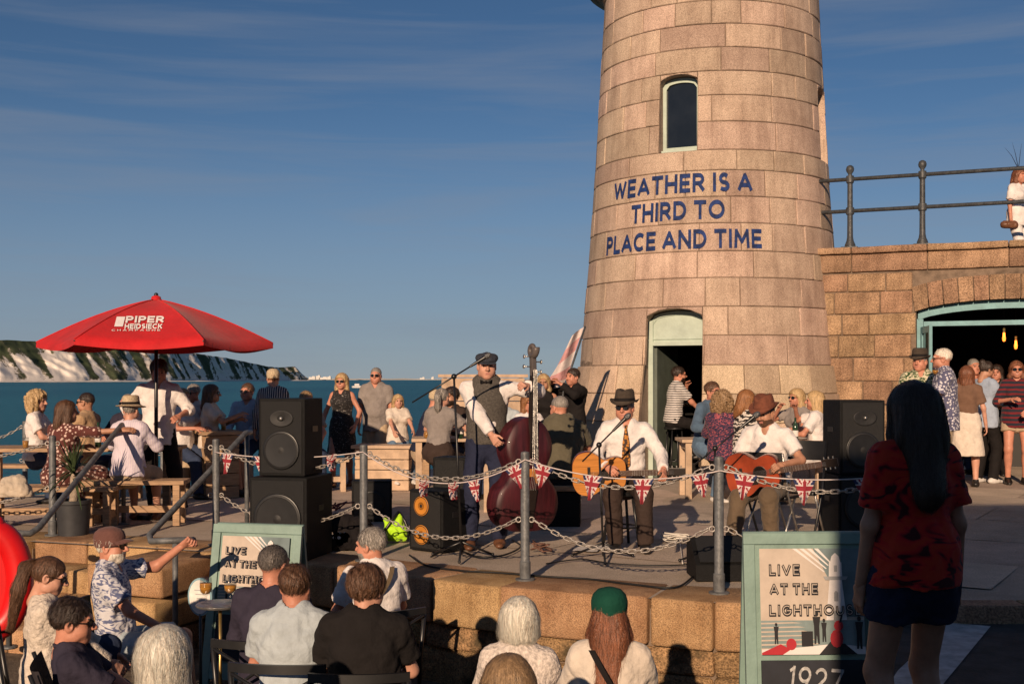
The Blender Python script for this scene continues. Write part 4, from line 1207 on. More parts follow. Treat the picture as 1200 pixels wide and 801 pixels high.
    Fh.cone(HP(0, .092, .018), HP(0, .116, -.022), .008 * k, .0135 * k, .012 * k)
    for s in (-1, 1): E((s * .013, .103, -.026), (.009, .010, .008), .008)
    Fh.cone(HP(-.020, .088, -.053), HP(.020, .088, -.053), .0065 * k, .0065 * k, .006 * k); Fh.cone(HP(-.017, .088, -.064), HP(.017, .088, -.064), .007 * k, .007 * k, .006 * k)
    for s in (-1, 1): E((s * .079, -.008, -.005), (.011, .023, .033), .01); E((s * .086, -.002, .0), (.008, .012, .018), .006, True)
    Fh.cone(HP(0, -.025, -.06), HP(0, -.040, -.175), .055 * k * (.88 if fem else 1), .056 * k * (.88 if fem else 1), .035)
    V, Q = Fh.mesh(); fc = V[Q].mean(1) - Hc; lx, ly, lz = fc @ hr / k, fc @ hfp / k, fc @ hu / k
    m_ = np.zeros(len(Q), int); m_[(abs(lx) < .019) & (ly > .085) & (lz < -.049) & (lz > -.068)] = 1
    if beard:
        m_[((ly > .005) & (lz < -.040) & (lz > -.125) & (m_ == 0) & (abs(lx) < .085) & (ly + .6 * (-.04 - lz) > .03))] = 2
        m_[((ly > .07) & (lz < -.033) & (lz > -.047) & (abs(lx) < .03))] = 2
    brow = (ly > .078) & (lz > .024) & (lz < .034) & (abs(lx) > .014) & (abs(lx) < .052); m_[brow] = 2
    Vs.append(V); Qs.append(Q + off); off += len(V); mi.append(m_)
    # ---- hands (fine grid, same mesh)
    def hand(Wr, El, sgn, curl_):
        d = Wr - El; d /= np.linalg.norm(d)
        # palm faces the body midline / down
        inn = -rt * sgn * .6 - up * .6 + fw * .15; pn = inn - d * float(inn @ d); pn /= np.linalg.norm(pn) + 1e-9
        ac = np.cross(d, pn)                                # across the palm
        if float(ac @ fw) < 0 and abs(float(ac @ fw)) > .2: ac = -ac
        hv2 = max(.0035, min(.0055, vox * .42)); lo_ = Wr - .03 - np.abs(d) * .0; c0 = Wr + d * .09
        G = Field(c0 - .135, c0 + .135, hv2)
        G.cone(Wr - d * .03, Wr + d * .03, .024 * k, .027 * k, .02, pn, .72)
        for t in (-.027, -.009, .009, .027): G.cone(Wr + d * .015 + ac * t * .6 * k, Wr + d * .088 * k + ac * t * k, .0125 * k, .0105 * k, .014, pn, .85)
        for i, (t, l) in enumerate(((.028, .068), (.0095, .078), (-.0095, .072), (-.028, .056))):
            c1 = curl_ * (1 + .12 * i); b0 = Wr + d * .088 * k + ac * t * k
            d1 = d * math.cos(c1) + pn * math.sin(c1); b1 = b0 + d1 * l * .5 * k
            d2 = d * math.cos(c1 * 2.1) + pn * math.sin(c1 * 2.1); b2 = b1 + d2 * l * .32 * k; d3 = d * math.cos(c1 * 2.9) + pn * math.sin(c1 * 2.9); b3 = b2 + d3 * l * .22 * k
            G.cone(b0, b1, .0088 * k, .0080 * k, .004); G.cone(b1, b2, .0080 * k, .0074 * k, .004); G.cone(b2, b3, .0074 * k, .0066 * k, .004)
        t0 = Wr + d * .028 * k + ac * .026 * k; t1 = t0 + (d * .75 + ac * .55 + pn * .35) * .042 * k; t2 = t1 + (d * .9 + ac * .12 + pn * .55) * .032 * k
        G.cone(Wr + d * .015, t0, .016 * k, .014 * k, .012); G.cone(t0, t1, .0125 * k, .0098 * k, .006); G.cone(t1, t2, .0098 * k, .0080 * k, .004)
        return G.mesh()
    for Wr, El, sg in ((wr, er, 1), (wl_, el, -1)):
        V, Q = hand(Wr, El, sg, curl); Vs.append(V); Qs.append(Q + off); off += len(V); mi.append(np.zeros(len(Q), int))
    me = mesh_np('body', np.concatenate(Vs), np.concatenate(Qs), np.concatenate(mi))
    hm, hh = HAIR[hc], HAIR_HI[hc]
    for mm in (SKIN[skin], LIPS, HAIR[beard] if beard else hm): me.materials.append(mm)
    link('body', me, None, root)
    if not glasses and dist < 20:
        for s in (-1, 1):
            b = MB(); b.sphere(tuple(HP(s * .032, .0815, .009)), .0105 * k, 8, 6); b.build('eye', EYE, root, smooth=True)
    # ---- clothes
    sl_t = {'none': 0, 'cap': .35, 'short': .72, 'elbow': 1.05, 'long': 1.93, 'rolled': 1.35}[sleeve]
    dress = bottom == 'dress'
    if bottom in ('skirt', 'dress'): tucked = True
    topm = top
    if topm is not None:
        T = Field(lo, hi, vox); o = .018
        torso(T, o)
        if sl_t: arm(T, sh_r, er, wr, o + .004, sl_t, o + .004, flat=True); arm(T, sh_l, el, wl_, o + .004, sl_t, o + .004, flat=True)
        if not tucked and pose == 'stand': T.cone(P + sp * .06, P - up * .16 * k, pw_ + .030, pw_ + .046, .04, tf, .82)
        elif not tucked: T.cone(P + sp * .08, P - sp * .03, pw_ + .018, pw_ + .03, .04, tf, .80)
        if pose != 'stand' or tucked: T.plane(P - sp * (.06 if not tucked else -.04), -sp)
        else: T.plane(P - up * (.14 * k if hem is None else hem), -up)
        # neckline
        T.cone(Nk + sp * .02, Nk + sp * .16, .060 * k, .08 * k, .01, sub=True)
        if open_neck: T.cone(Nk + tf * .10 - sp * .02, Nk + tf * .05 + sp * .12, .028, .07, .02, sub=True)
        if sleeve == 'none':
            for s_, S in ((1, sh_r), (-1, sh_l)): T.ell(S + rt * s_ * .035, np.array([.05, .09, .10]) * k, None, .02, True)
        T.wrinkle(.010, 17, seed, (1, 1, .8)); T.wrinkle(.006, 38, seed + 9, (1, 1, .7)); V, Q = T.mesh()
        link('shirt' if not dress else 'dress_top', mesh_np('shirt', V, Q), topm, root)
        if sleeve in ('long', 'short', 'rolled') and open_neck and not fem:       # collar
            b = MB(); cn = 12
            ring = [Nk + sp * .012 + (hr * math.cos(t) * .068 + fw * (math.sin(t) * .062 - .006)) * k + sp * (.012 - .035 * max(0, math.sin(t)) ** 3) for t in [PI / 2 + .25 + (2 * PI - .5) * i / cn for i in range(cn + 1)]]
            b.tube(ring, .012 * k, 6); b.build('collar', topm, root, smooth=True)
    if bmat is not None:
        T = Field(lo, hi, vox); o = .014
        T.cone(P - sp * .02, Wst - sp * .05, pw_ + o, ww + o + .006, .05, tf, .76, flat=True)
        if bottom == 'trousers': leg(T, hp_r, kr, ar - up * .015, o, 2.0, .04, True, .02); leg(T, hp_l, kl, al - up * .015, o, 2.0, .04, True, .02)
        elif bottom == 'shorts': leg(T, hp_r, kr, ar, o + .006, .86, .04, True, .022); leg(T, hp_l, kl, al, o + .006, .86, .04, True, .022)
        elif bottom == 'hotpants': leg(T, hp_r, kr, ar, o + .006, .42, .04, True, .012); leg(T, hp_l, kl, al, o + .006, .42, .04, True, .012)
        else:
            if pose == 'stand':
                e_ = P - up * (hem or .42); T.cone(P + up * .03, e_, pw_ + .015, pw_ + .07, .05, tf, .78, flat=True)
            else:
                for H_, K, A_ in ((hp_r, kr, ar), (hp_l, kl, al)):
                    T.cone(H_, K, .105 * k, .10 * k, .08); T.cone(K, K + (A_ - K) * .55, .10 * k, .105 * k, .08, flat=True)
                T.cone((hp_r + hp_l) / 2, (kr + kl) / 2, .10, .09, .08); T.cone((kr + kl) / 2, (kr + kl) / 2 + ((ar + al) / 2 - (kr + kl) / 2) * .55, .09, .10, .08, flat=True)
        T.wrinkle(.008, 18, seed + 1, (1, 1, 1.1)); T.wrinkle(.004, 40, seed + 11, (1, 1, 1.3)); V, Q = T.mesh()
        link({'trousers': 'trousers', 'shorts': 'shorts', 'hotpants': 'shorts'}.get(bottom, 'skirt'), mesh_np('trousers', V, Q), bmat, root)
    # ---- shoes
    if shoes is not None:
        for A_, f_ in ((ar, rf), (al, lf)):
            b0 = A_ - up * (ank - .0); G = Field(b0 - .21, b0 + .24, max(.007, vox * .7))
            G.cone(b0 - fw * .045 + up * .035, b0 + fw * .06 + up * .035, .042 * k, .048 * k, .02, up, .8); G.cone(b0 + fw * .06 + up * .03, b0 + fw * .165 * k + up * .022, .048 * k, .036 * k, .03, up, .65)
            G.cone(b0 + up * .03, A_ + up * .02, .045 * k, .044 * k, .03, flat=True)
            G.plane(b0 + up * .001, -up); V, Q = G.mesh(); link('shoe', mesh_np('shoe', V, Q), shoes, root)
    if socks is not None:
        for K, A_ in ((kr, ar), (kl, al)):
            b = MB(); b.tube([A_ + (K - A_) * .02, A_ + (K - A_) * .14, A_ + (K - A_) * .26], [.044 * k, .046 * k, .05 * k], 12); b.build('sock', socks, root, smooth=True)
    # ---- hair
    if hair != 'none':
        G = Field(Hc - np.array([.24, .24, .26 + hairlen]) * k, Hc + np.array([.24, .24, .24]) * k, max(.0055, vox * .62)); hx = hk
        th_ = {'short': .010, 'crop': .004, 'thick': .022, 'curly': .040, 'long': .018, 'bob': .026, 'pony': .008, 'thin': .005, 'updo': .012}[hair]
        if hat: th_ = min(th_, .003)
        if hair in ('short', 'crop', 'thick') and not hat: G.ell(HP(0, -.018, .048), (np.array([.0765, .095, .080]) + th_) * hx, AX, .02 * k)
        else: G.ell(HP(0, -.014, .037), (np.array([.077, .097, .085]) + th_) * hx, AX, .02 * k)
        if hair == 'curly': G.ell(HP(0, -.03, .02), (np.array([.082, .09, .10]) + th_) * hx, AX, .03 * k)
        # hairline
        nn = hfp * .78 - hu * .62; G.plane(HP(0, .082, .066 - (.0 if hair != 'thin' else -.03)), nn, .01)
        if hair in ('short', 'crop', 'thick', 'pony', 'thin', 'updo'): G.plane(HP(0, -.08, -.072 if hair != 'thick' else -.10), -hu + hfp * .25, .012)
        if hair == 'thin': G.ell(HP(0, -.0, .12), np.array([.06, .085, .05]), AX, .02, True)
        if hair == 'curly':
            for s in (-1, 1): G.ell(HP(s * .085, -.03, -.05), np.array([.06, .075, .11]) * k, AX, .04)
            G.ell(HP(0, -.08, -.07), np.array([.085, .055, .09]) * k, AX, .04)
        if hair in ('long', 'bob'):
            L_ = hairlen
            if hair == 'bob':
                zb = -.055 - L_
                for s in (-1, 1): G.cone(HP(s * .070, -.005, .02 if not hat else -.03), HP(s * .078, -.012, zb + .03), .028 * k, .036 * k, .04)
                G.cone(HP(0, -.070, .0 if not hat else -.045), HP(0, -.066, zb + .035), .082 * k, .090 * k, .05, hfp, .62)
                G.plane(HP(0, 0, zb), -hu + hfp * .12, .03)
            else:
                for s in (-1, 1):
                    G.cone(HP(s * .072, .000, .02 if not hat else -.03), HP(s * .080, -.012, -.10), .024 * k, .028 * k, .04); G.cone(HP(s * .080, -.012, -.10), HP(s * .062, -.05, -.04 - L_ * .8), .028 * k, .016 * k, .04)
                G.cone(HP(0, -.075, .0 if not hat else -.045), HP(0, -.095, -.10), .076 * k * hairw, .076 * k * hairw, .05, hfp, .55); G.cone(HP(0, -.095, -.10), HP(-.015, -.11 - .16 * L_, -.03 - L_), .076 * k * hairw, .040 * k * hairw ** 2, .05, hfp, .42)
        if hair == 'pony':
            G.ell(HP(0, -.115, .05), np.array([.03, .03, .03]) * k, AX, .02)
            p0 = HP(0, -.125, .05); p1 = HP(.005, -.155, .02); p2 = HP(.01, -.15, -.12); p3 = HP(0.005, -.13, -.10 - hairlen)
            G.cone(p0, p1, .022, .034, .02); G.cone(p1, p2, .034, .036, .02); G.cone(p2, p3, .036, .014, .02)
        if hair == 'updo': G.ell(HP(0, -.10, .085), np.array([.045, .04, .04]) * k, AX, .02)
        G.wrinkle({'curly': .030, 'crop': .002, 'short': .006, 'thick': .010}.get(hair, .005), {'short': 85, 'thick': 70, 'crop': 90}.get(hair, 45) if hair != 'curly' else 60, seed + 5, (1, 1, .22) if hair not in ('curly', 'short', 'thick', 'crop') else (1, 1, .7))
        V, Q = G.mesh()
        ho = link('hair', mesh_np('hair', V, Q), hm, root) if len(Q) else None
        if ho and strands:
            r = np.random.RandomState(seed); ln = {'short': .045, 'crop': .02, 'thick': .06, 'curly': .09, 'thin': .03, 'updo': .08}.get(hair, .16)
            idx = r.randint(0, len(V), strands); p = V[idx]; steps = 6
            dirn = np.tile(-hu - hfp * .15, (strands, 1)) + r.normal(size=(strands, 3)) * (.18 if hair != 'curly' else .9)
            if hair in ('short', 'crop', 'thick', 'thin'): dirn = dirn - hfp * .3 + (p - HP(0, -.01, .13)) * 3
            path = [p]; lift = np.where(r.rand(strands) < (.14 if hair not in ('short', 'thick') else .55), r.uniform(0, .012, strands), 0)
            for st in range(steps):
                D, g = G.sample(path[-1]); dd = dirn + r.normal(size=dirn.shape) * (.12 if hair != 'curly' else .8)
                t = dd - g * (dd * g).sum(1, keepdims=True); t /= np.linalg.norm(t, axis=1, keepdims=True) + 1e-9
                q = path[-1] + t * ln / steps; D, g = G.sample(q); q = q - g * np.clip(D - .0025 - .003 * (st / steps) - lift * ((st + 1) / steps), -.02, .02)[:, None]; path.append(q)
            D, g = G.sample(path[0]); tt = path[-1] - path[0]; sv = np.cross(g, tt); sv /= np.linalg.norm(sv, axis=1, keepdims=True) + 1e-9
            wd = max(.0009, (.30 if hair in ('short', 'crop', 'thick') else .20) * dist / FPX)
            VV = []; 
            for i, q in enumerate(path):
                w_ = wd * (1 - .75 * i / steps); VV += [q - sv * w_, q + sv * w_]
            VV = np.stack(VV, 1).reshape(-1, 3); base = np.arange(strands)[:, None] * (2 * (steps + 1))
            FF = np.concatenate([base + np.array([[2 * i, 2 * i + 1, 2 * i + 3, 2 * i + 2]]) for i in range(steps)])
            mi_ = np.tile((r.rand(strands) < .45).astype(int), steps)
            sm = mesh_np('hair_strands', VV, FF, mi_); sm.materials.append(hm); sm.materials.append(hh)
            so = link('hair_strands', sm, None, ho); so['kind'] = 'stuff'
    # ---- hats and glasses
    Mh = Matrix(((hr[0], hfp[0], hu[0], Hc[0]), (hr[1], hfp[1], hu[1], Hc[1]), (hr[2], hfp[2], hu[2], Hc[2]), (0, 0, 0, 1)))
    def hp_add(mb):                                       # move head-space shapes into place
        mb.V = [tuple(Mh @ (Vector(v) * k)) for v in mb.V]
    if hat in ('trilby', 'straw', 'bowler'):
        b = MB(); br = {'trilby': .148, 'straw': .175, 'bowler': .138}[hat]; ht = {'trilby': .125, 'straw': .115, 'bowler': .12}[hat]
        prof = [(.098, .062), (br * .86, .058), (br, .066), (br + .002, .072), (br * .86, .067), (.104, .074), (.103, .10), (.097, .06 + ht * .75), (.088, .06 + ht * .93), (.07, .06 + ht), (.035, .06 + ht - .014), (0, .06 + ht - .02)]
        b.lathe(prof, 28, sx=.90, sy=1.10)
        V2 = []
        for (x, y, z_) in b.V:
            r_ = math.hypot(x, y)
            if r_ > .115: z_ += (.03 * (x / .14) ** 2 * (1 if hat != 'straw' else -.3) - .022 * max(0, y / .15) - .005)
            elif z_ > .13 and hat == 'trilby':
                z_ -= .022 * math.exp(-(x / .03) ** 2) ; x *= (1 - .22 * max(0, y / .1))
            V2.append((x, y, z_ - .004))
        b.V = V2; hp_add(b); ho = b.build('hat', hatm, root, auto=60)
        b = MB(); b.lathe([(.1055, .070), (.1058, .072), (.1046, .099), (.103, .10)], 28, sx=.90, sy=1.10); b.V = [(x, y, z_ - .003) for x, y, z_ in b.V]; hp_add(b)
        b.build('hat_band', bandm or black, ho, smooth=True)
    if hat in ('cap', 'flatcap'):
        b = MB()
        if hat == 'cap':
            b.lathe([(.093, .006), (.099, .030), (.102, .060), (.101, .080), (.092, .108), (.066, .132), (.028, .143), (0, .145)], 26, sx=.90, sy=1.10, c=(0, -.012, 0))
            hp_add(b); ho = b.build('cap', hatm, root, auto=50)
            b = MB(); n = 12; V2 = []
            for j, (ry, dz) in enumerate(((0, 0), (.5, .0), (1, -.012))):
                for i in range(n + 1):
                    t = -1 + 2 * i / n; xx = .078 * t; y0 = .092 * math.sqrt(max(0, 1 - (t * .86) ** 2)) - .006; V2.append((xx, y0 + .078 * ry * math.sqrt(max(.05, 1 - .75 * t * t)), .056 + dz - .018 * t * t))
            F2 = [(j * (n + 1) + i, j * (n + 1) + i + 1, (j + 1) * (n + 1) + i + 1, (j + 1) * (n + 1) + i) for j in range(2) for i in range(n)]
            b.add(V2, F2); b.add([(x, y, z_ - .004) for x, y, z_ in V2], F2); hp_add(b); b.build('peak', hatm, ho, smooth=True)
        else:
            b.lathe([(.098, .048), (.108, .062), (.112, .078), (.104, .098), (.08, .112), (.04, .118), (0, .119)], 26, sx=.92, sy=1.15, c=(0, .0, 0))
            b.V = [(x, y, z_ - .18 * max(0, y - .02) - .02 * 0) for x, y, z_ in b.V]; hp_add(b); ho = b.build('cap', hatm, root, auto=60)
            b = MB(); n = 10; V2 = [((.07 * (-1 + 2 * i / n)), .085 + .035 * j * math.sqrt(max(0, 1 - .8 * (-1 + 2 * i / n) ** 2)), .050 - .012 * j) for j in range(3) for i in range(n + 1)]
            b.add(V2, [(j * (n + 1) + i, j * (n + 1) + i + 1, (j + 1) * (n + 1) + i + 1, (j + 1) * (n + 1) + i) for j in range(2) for i in range(n)]); hp_add(b); b.build('peak', hatm, ho, smooth=True)
    if glasses:
        b = MB()
        for s in (-1, 1):
            n = 12; ring = [(s * .033 + .027 * math.cos(t), .103 - .012 * abs((s * .033 + .027 * math.cos(t)) / .06) ** 2, .006 + .021 * math.sin(t)) for t in [2 * PI * i / n for i in range(n)]]
            b.add(ring + [(x, y - .004, z_) for x, y, z_ in ring], [tuple(range(n)), tuple(range(n, 2 * n))[::-1]] + [(i, (i + 1) % n, (i + 1) % n + n, i + n) for i in range(n)])
            b.tube([(s * .060, .093, .012), (s * .078, .06, .014), (s * .083, -.01, .012)], .0032, 5)
        b.tube([(-.010, .105, .012), (0, .108, .014), (.010, .105, .012)], .0032, 5)
        hp_add(b); b.build('sunglasses', LENS, root)
    J['root'] = root; J['HP'] = HP; J['W'] = W; J['base'] = np.array([X, Y, z]); J['Mh'] = Mh; J['hp_add'] = hp_add
    return J
# ================================================================== QUAYSIDE FITTINGS
def Rz(a): return Matrix.Rotation(a, 4, 'Z')
def bollard(name, label, x, y, z0=0.0, h=.98, group=None):
    t = thing(name, label, 'post', (x, y, z0), 0, group)
    b = MB(); b.lathe([(.042, 0), (.042, .14), (.036, .145), (.034, .15), (.034, h - .02), (.030, h - .005), (.012, h), (0, h)], 14); b.build('shaft', post_grey, t, auto=40)
    b = MB(); b.lathe([(.075, 0), (.075, .012), (.05, .016)], 14); b.build('base_plate', post_grey, t, auto=40)
    for zz in (.46, .90):
        b = MB(); n = 10
        for s in (-1, 1):
            b.tube([(s * (.05 + .02 * math.cos(2 * PI * i / n)), 0, zz + .02 * math.sin(2 * PI * i / n)) for i in range(n)], .006, 6, closed=True)
        b.build('chain_eye', galv, t, smooth=True)
    return t
pl = ['grey steel chain post beside the black floor monitor', 'grey steel chain post in front of the double bass', 'grey steel chain post right of the left loudspeaker stack', 'grey steel chain post at the right of the stone steps', 'grey steel chain post beside the potted yucca']
P_END = (2.95, 8.42)
for (x, y), l in zip(POSTS, pl): bollard('chain_post', l, x, y, 0, .98, 'chain posts along the quay edge')
bollard('chain_post', 'grey steel chain post behind the woman in the red shirt', P_END[0], P_END[1], 0, .98, 'chain posts along the quay edge')
P_LEFT = (-6.6, 12.4)

# one chain link, shared by all chains
def link_mesh():
    b = MB(); n = 5; pts = []
    for i in range(n + 1): a = -PI / 2 + PI * i / n; pts.append((.021 + .0135 * math.cos(a), .0135 * math.sin(a), 0))
    for i in range(n + 1): a = PI / 2 + PI * i / n; pts.append((-.021 + .0135 * math.cos(a), .0135 * math.sin(a), 0))
    b.tube(pts, .0052, 5, closed=True); o = b.build('chain_link', galv, None, smooth=True); me = o.data; bpy.data.objects.remove(o); return me
LINK = link_mesh()
def chain(label, a, b, sag):
    a, b = Vector(a), Vector(b); t = thing('chain', label, 'chain', (a.x, a.y, 0), 0, 'chains between the quay posts')
    L = (b - a).length + 2.67 * sag * sag / (b - a).length; n = int(L / .053); P = catenary(a, b, sag, n)
    for i in range(n):
        m = (P[i] + P[i + 1]) / 2; d = (P[i + 1] - P[i]).normalized(); q = d.to_track_quat('X', 'Z')
        o = bpy.data.objects.new('chain_link', LINK); COL.objects.link(o); o.parent = t
        o.location = m - t.location; o.rotation_mode = 'QUATERNION'
        o.rotation_quaternion = q @ Euler((PI / 2 * (i % 2) + .35 + rnd.uniform(-.25, .25), 0, 0)).to_quaternion()
CH = [(P_END, POSTS[0], 'between the woman in red and the monitor post'), (POSTS[0], POSTS[1], 'in front of the seated singer'),
      (POSTS[1], POSTS[2], 'in front of the bass cabinet'), (POSTS[2], POSTS[3], 'in front of the left loudspeaker stack'), (POSTS[4], P_LEFT, 'left of the yucca post')]
for (a, b, w) in CH:
    d = (Vector(b) - Vector(a)).normalized() * .07
    for zz, sg, nm in ((.90, .17, 'upper'), (.46, .20, 'lower')):
        chain(f'{nm} steel chain hanging {w}', (a[0] + d.x, a[1] + d.y, zz), (b[0] - d.x, b[1] - d.y, zz), sg)

# union flag bunting
def flag_mesh(seed, crumple):
    n = 22; w, hh = .168, .185; r = random.Random(seed); V = []; F = []; M = []
    ph = r.uniform(0, 6); idx = {}
    for j in range(n + 1):
        for i in range(n + 1):
            v = j / n; u = -1 + 2 * i / n; x = u * w / 2 * (1 - v * .92)
            yy = .012 * math.sin(u * 3 + ph) * (.3 + v) + .03 * v * math.sin(ph * 2) + crumple * .03 * math.sin(7 * u + 5 * v + ph)
            V.append((x * (1 - crumple * .35), yy, -v * hh * (1 - .35 * crumple) + crumple * .012 * math.sin(9 * u + ph)))
    for j in range(n):
        for i in range(n):
            k = j * (n + 1) + i; F.append((k, k + 1, k + n + 2, k + n + 1))
            v = (j + .5) / n; u = (-1 + 2 * (i + .5) / n) * (1 - v * .92)      # printed position on the cloth
            yy = v - .36; m = 2
            dg = min(abs(u - yy * 1.55), abs(u + yy * 1.55))
            if dg < .26: m = 0
            if dg < .085: m = 1
            if abs(u) < .21 or abs(yy) < .13: m = 0
            if abs(u) < .125 or abs(yy) < .078: m = 1
            M.append(m)
    me = mesh_np('flag', V, F, M, True)
    for mm in (flag_white, flag_red, flag_blue): me.materials.append(mm)
    return me
FLAGS = [flag_mesh(i, (0, 0, 0, .25, .9)[i]) for i in range(5)]
def bunting(label, a, b, sag, spots):
    t = thing('bunting', label, 'bunting', (a[0], a[1], 0), 0, 'union flag bunting along the chains'); T0 = t.location.copy()
    P = [p - T0 for p in catenary(a, b, sag, 24)]
    m = MB(); m.tube(P, .005, 5); m.build('string', flag_white, t, smooth=True)
    ang = math.atan2(b[1] - a[1], b[0] - a[0])
    for (u, kind) in spots:
        i = min(23, int(u * 24)); p = P[i].lerp(P[i + 1], u * 24 - i); sl = (P[i + 1] - P[i]).normalized()
        o = link('flag', FLAGS[kind], None, t); o.location = p + Vector((0, 0, .004))
        o.rotation_euler = (rnd.uniform(-.15, .15), -math.atan2(sl.z, math.hypot(sl.x, sl.y)) * (1 if math.cos(ang) > 0 else 1), ang + rnd.uniform(-.12, .12))
def pz3(p, z): return (p[0], p[1] - .05, z)
bunting('union flag bunting strung in front of the left loudspeaker stack', pz3(POSTS[3], .86), pz3(POSTS[2], .92), .05, [(.09, 0), (.33, 1), (.56, 2), (.80, 4)])
bunting('crumpled union flag bunting strung in front of the bass cabinet', pz3(POSTS[2], .92), pz3(POSTS[1], .92), .22, [(.40, 4), (.58, 4), (.70, 3), (.93, 0)])
bunting('union flag bunting strung in front of the seated singer', pz3(POSTS[1], .92), pz3(POSTS[0], .88), .10, [(.10, 1), (.36, 0), (.62, 2), (.90, 3)])
bunting('union flag bunting strung right of the monitor post', pz3(POSTS[0], .88), pz3(P_END, .90), .07, [(.12, 1), (.40, 0), (.68, 2), (.9, 0)])

# handrails on the steps
def handrail(label, top, bot, hook):
    t = thing('handrail', label, 'handrail', (bot[0], bot[1], PIT_Z), 0, 'handrails on the stone steps'); O = t.location
    T, Bq = Vector(top) - O, Vector(bot) - O; b = MB()
    d = (Bq - T).normalized()
    P = [T + Vector((.0, .22, .0)), T + Vector((0, .06, .0))]
    P += [T.lerp(Bq, i / 6) for i in range(7)]
    hk = Vector(hook); P += [Bq + Vector((hk.x * .12, -.10, -.035)), Bq + Vector((hk.x * .45, -.15, -.025)), Bq + Vector((hk.x, -.13, -.02)), Bq + Vector((hk.x * 1.05, -.05, -.03)), Bq + Vector((hk.x * .8, .0, -.05))]
    b.tube(P, .027, 10); b.build('rail', post_grey, t, smooth=True)
    b = MB(); p = T + Vector((0, .06, 0)); b.tube([p, (p.x, p.y, -O.z)], .023, 10); b.lathe([(.07, -O.z), (.07, -O.z + .015), (.03, -O.z + .02)], 12, c=(p.x, p.y, 0)); b.build('post', post_grey, t, smooth=True)
    b = MB(); p = Bq + Vector((hk.x * .7, -.13, -.03)); b.tube([p, (p.x, p.y, .10)], .023, 10); b.lathe([(.07, .10), (.07, .118), (.03, .12)], 12, c=(p.x, p.y, 0)); b.build('post', post_grey, t, smooth=True)
handrail('grey tubular handrail sloping down beside the potted yucca', (-4.10, 12.55, 1.05), (-3.98, 10.05, .28), (-.28, 0))
handrail('grey tubular handrail gripped by the man in the brown cap', (-2.62, 11.75, 1.0), (-3.02, 9.95, .23), (.36, 0))

# far-side posts along the sea edge
for i, (x, y) in enumerate(((-7.55, 15.15), (-6.42, 15.75), (-5.0, 17.1))):
    bollard('chain_post', ['grey post at the sea edge on the far left', 'grey post at the sea edge behind the curly haired person', 'grey post at the sea edge behind the umbrella table'][i], x, y, 0, .98, 'posts along the sea edge')
chain('steel chain hanging along the sea edge at far left', (-7.5, 15.15, .9), (-6.47, 15.75, .9), .2)

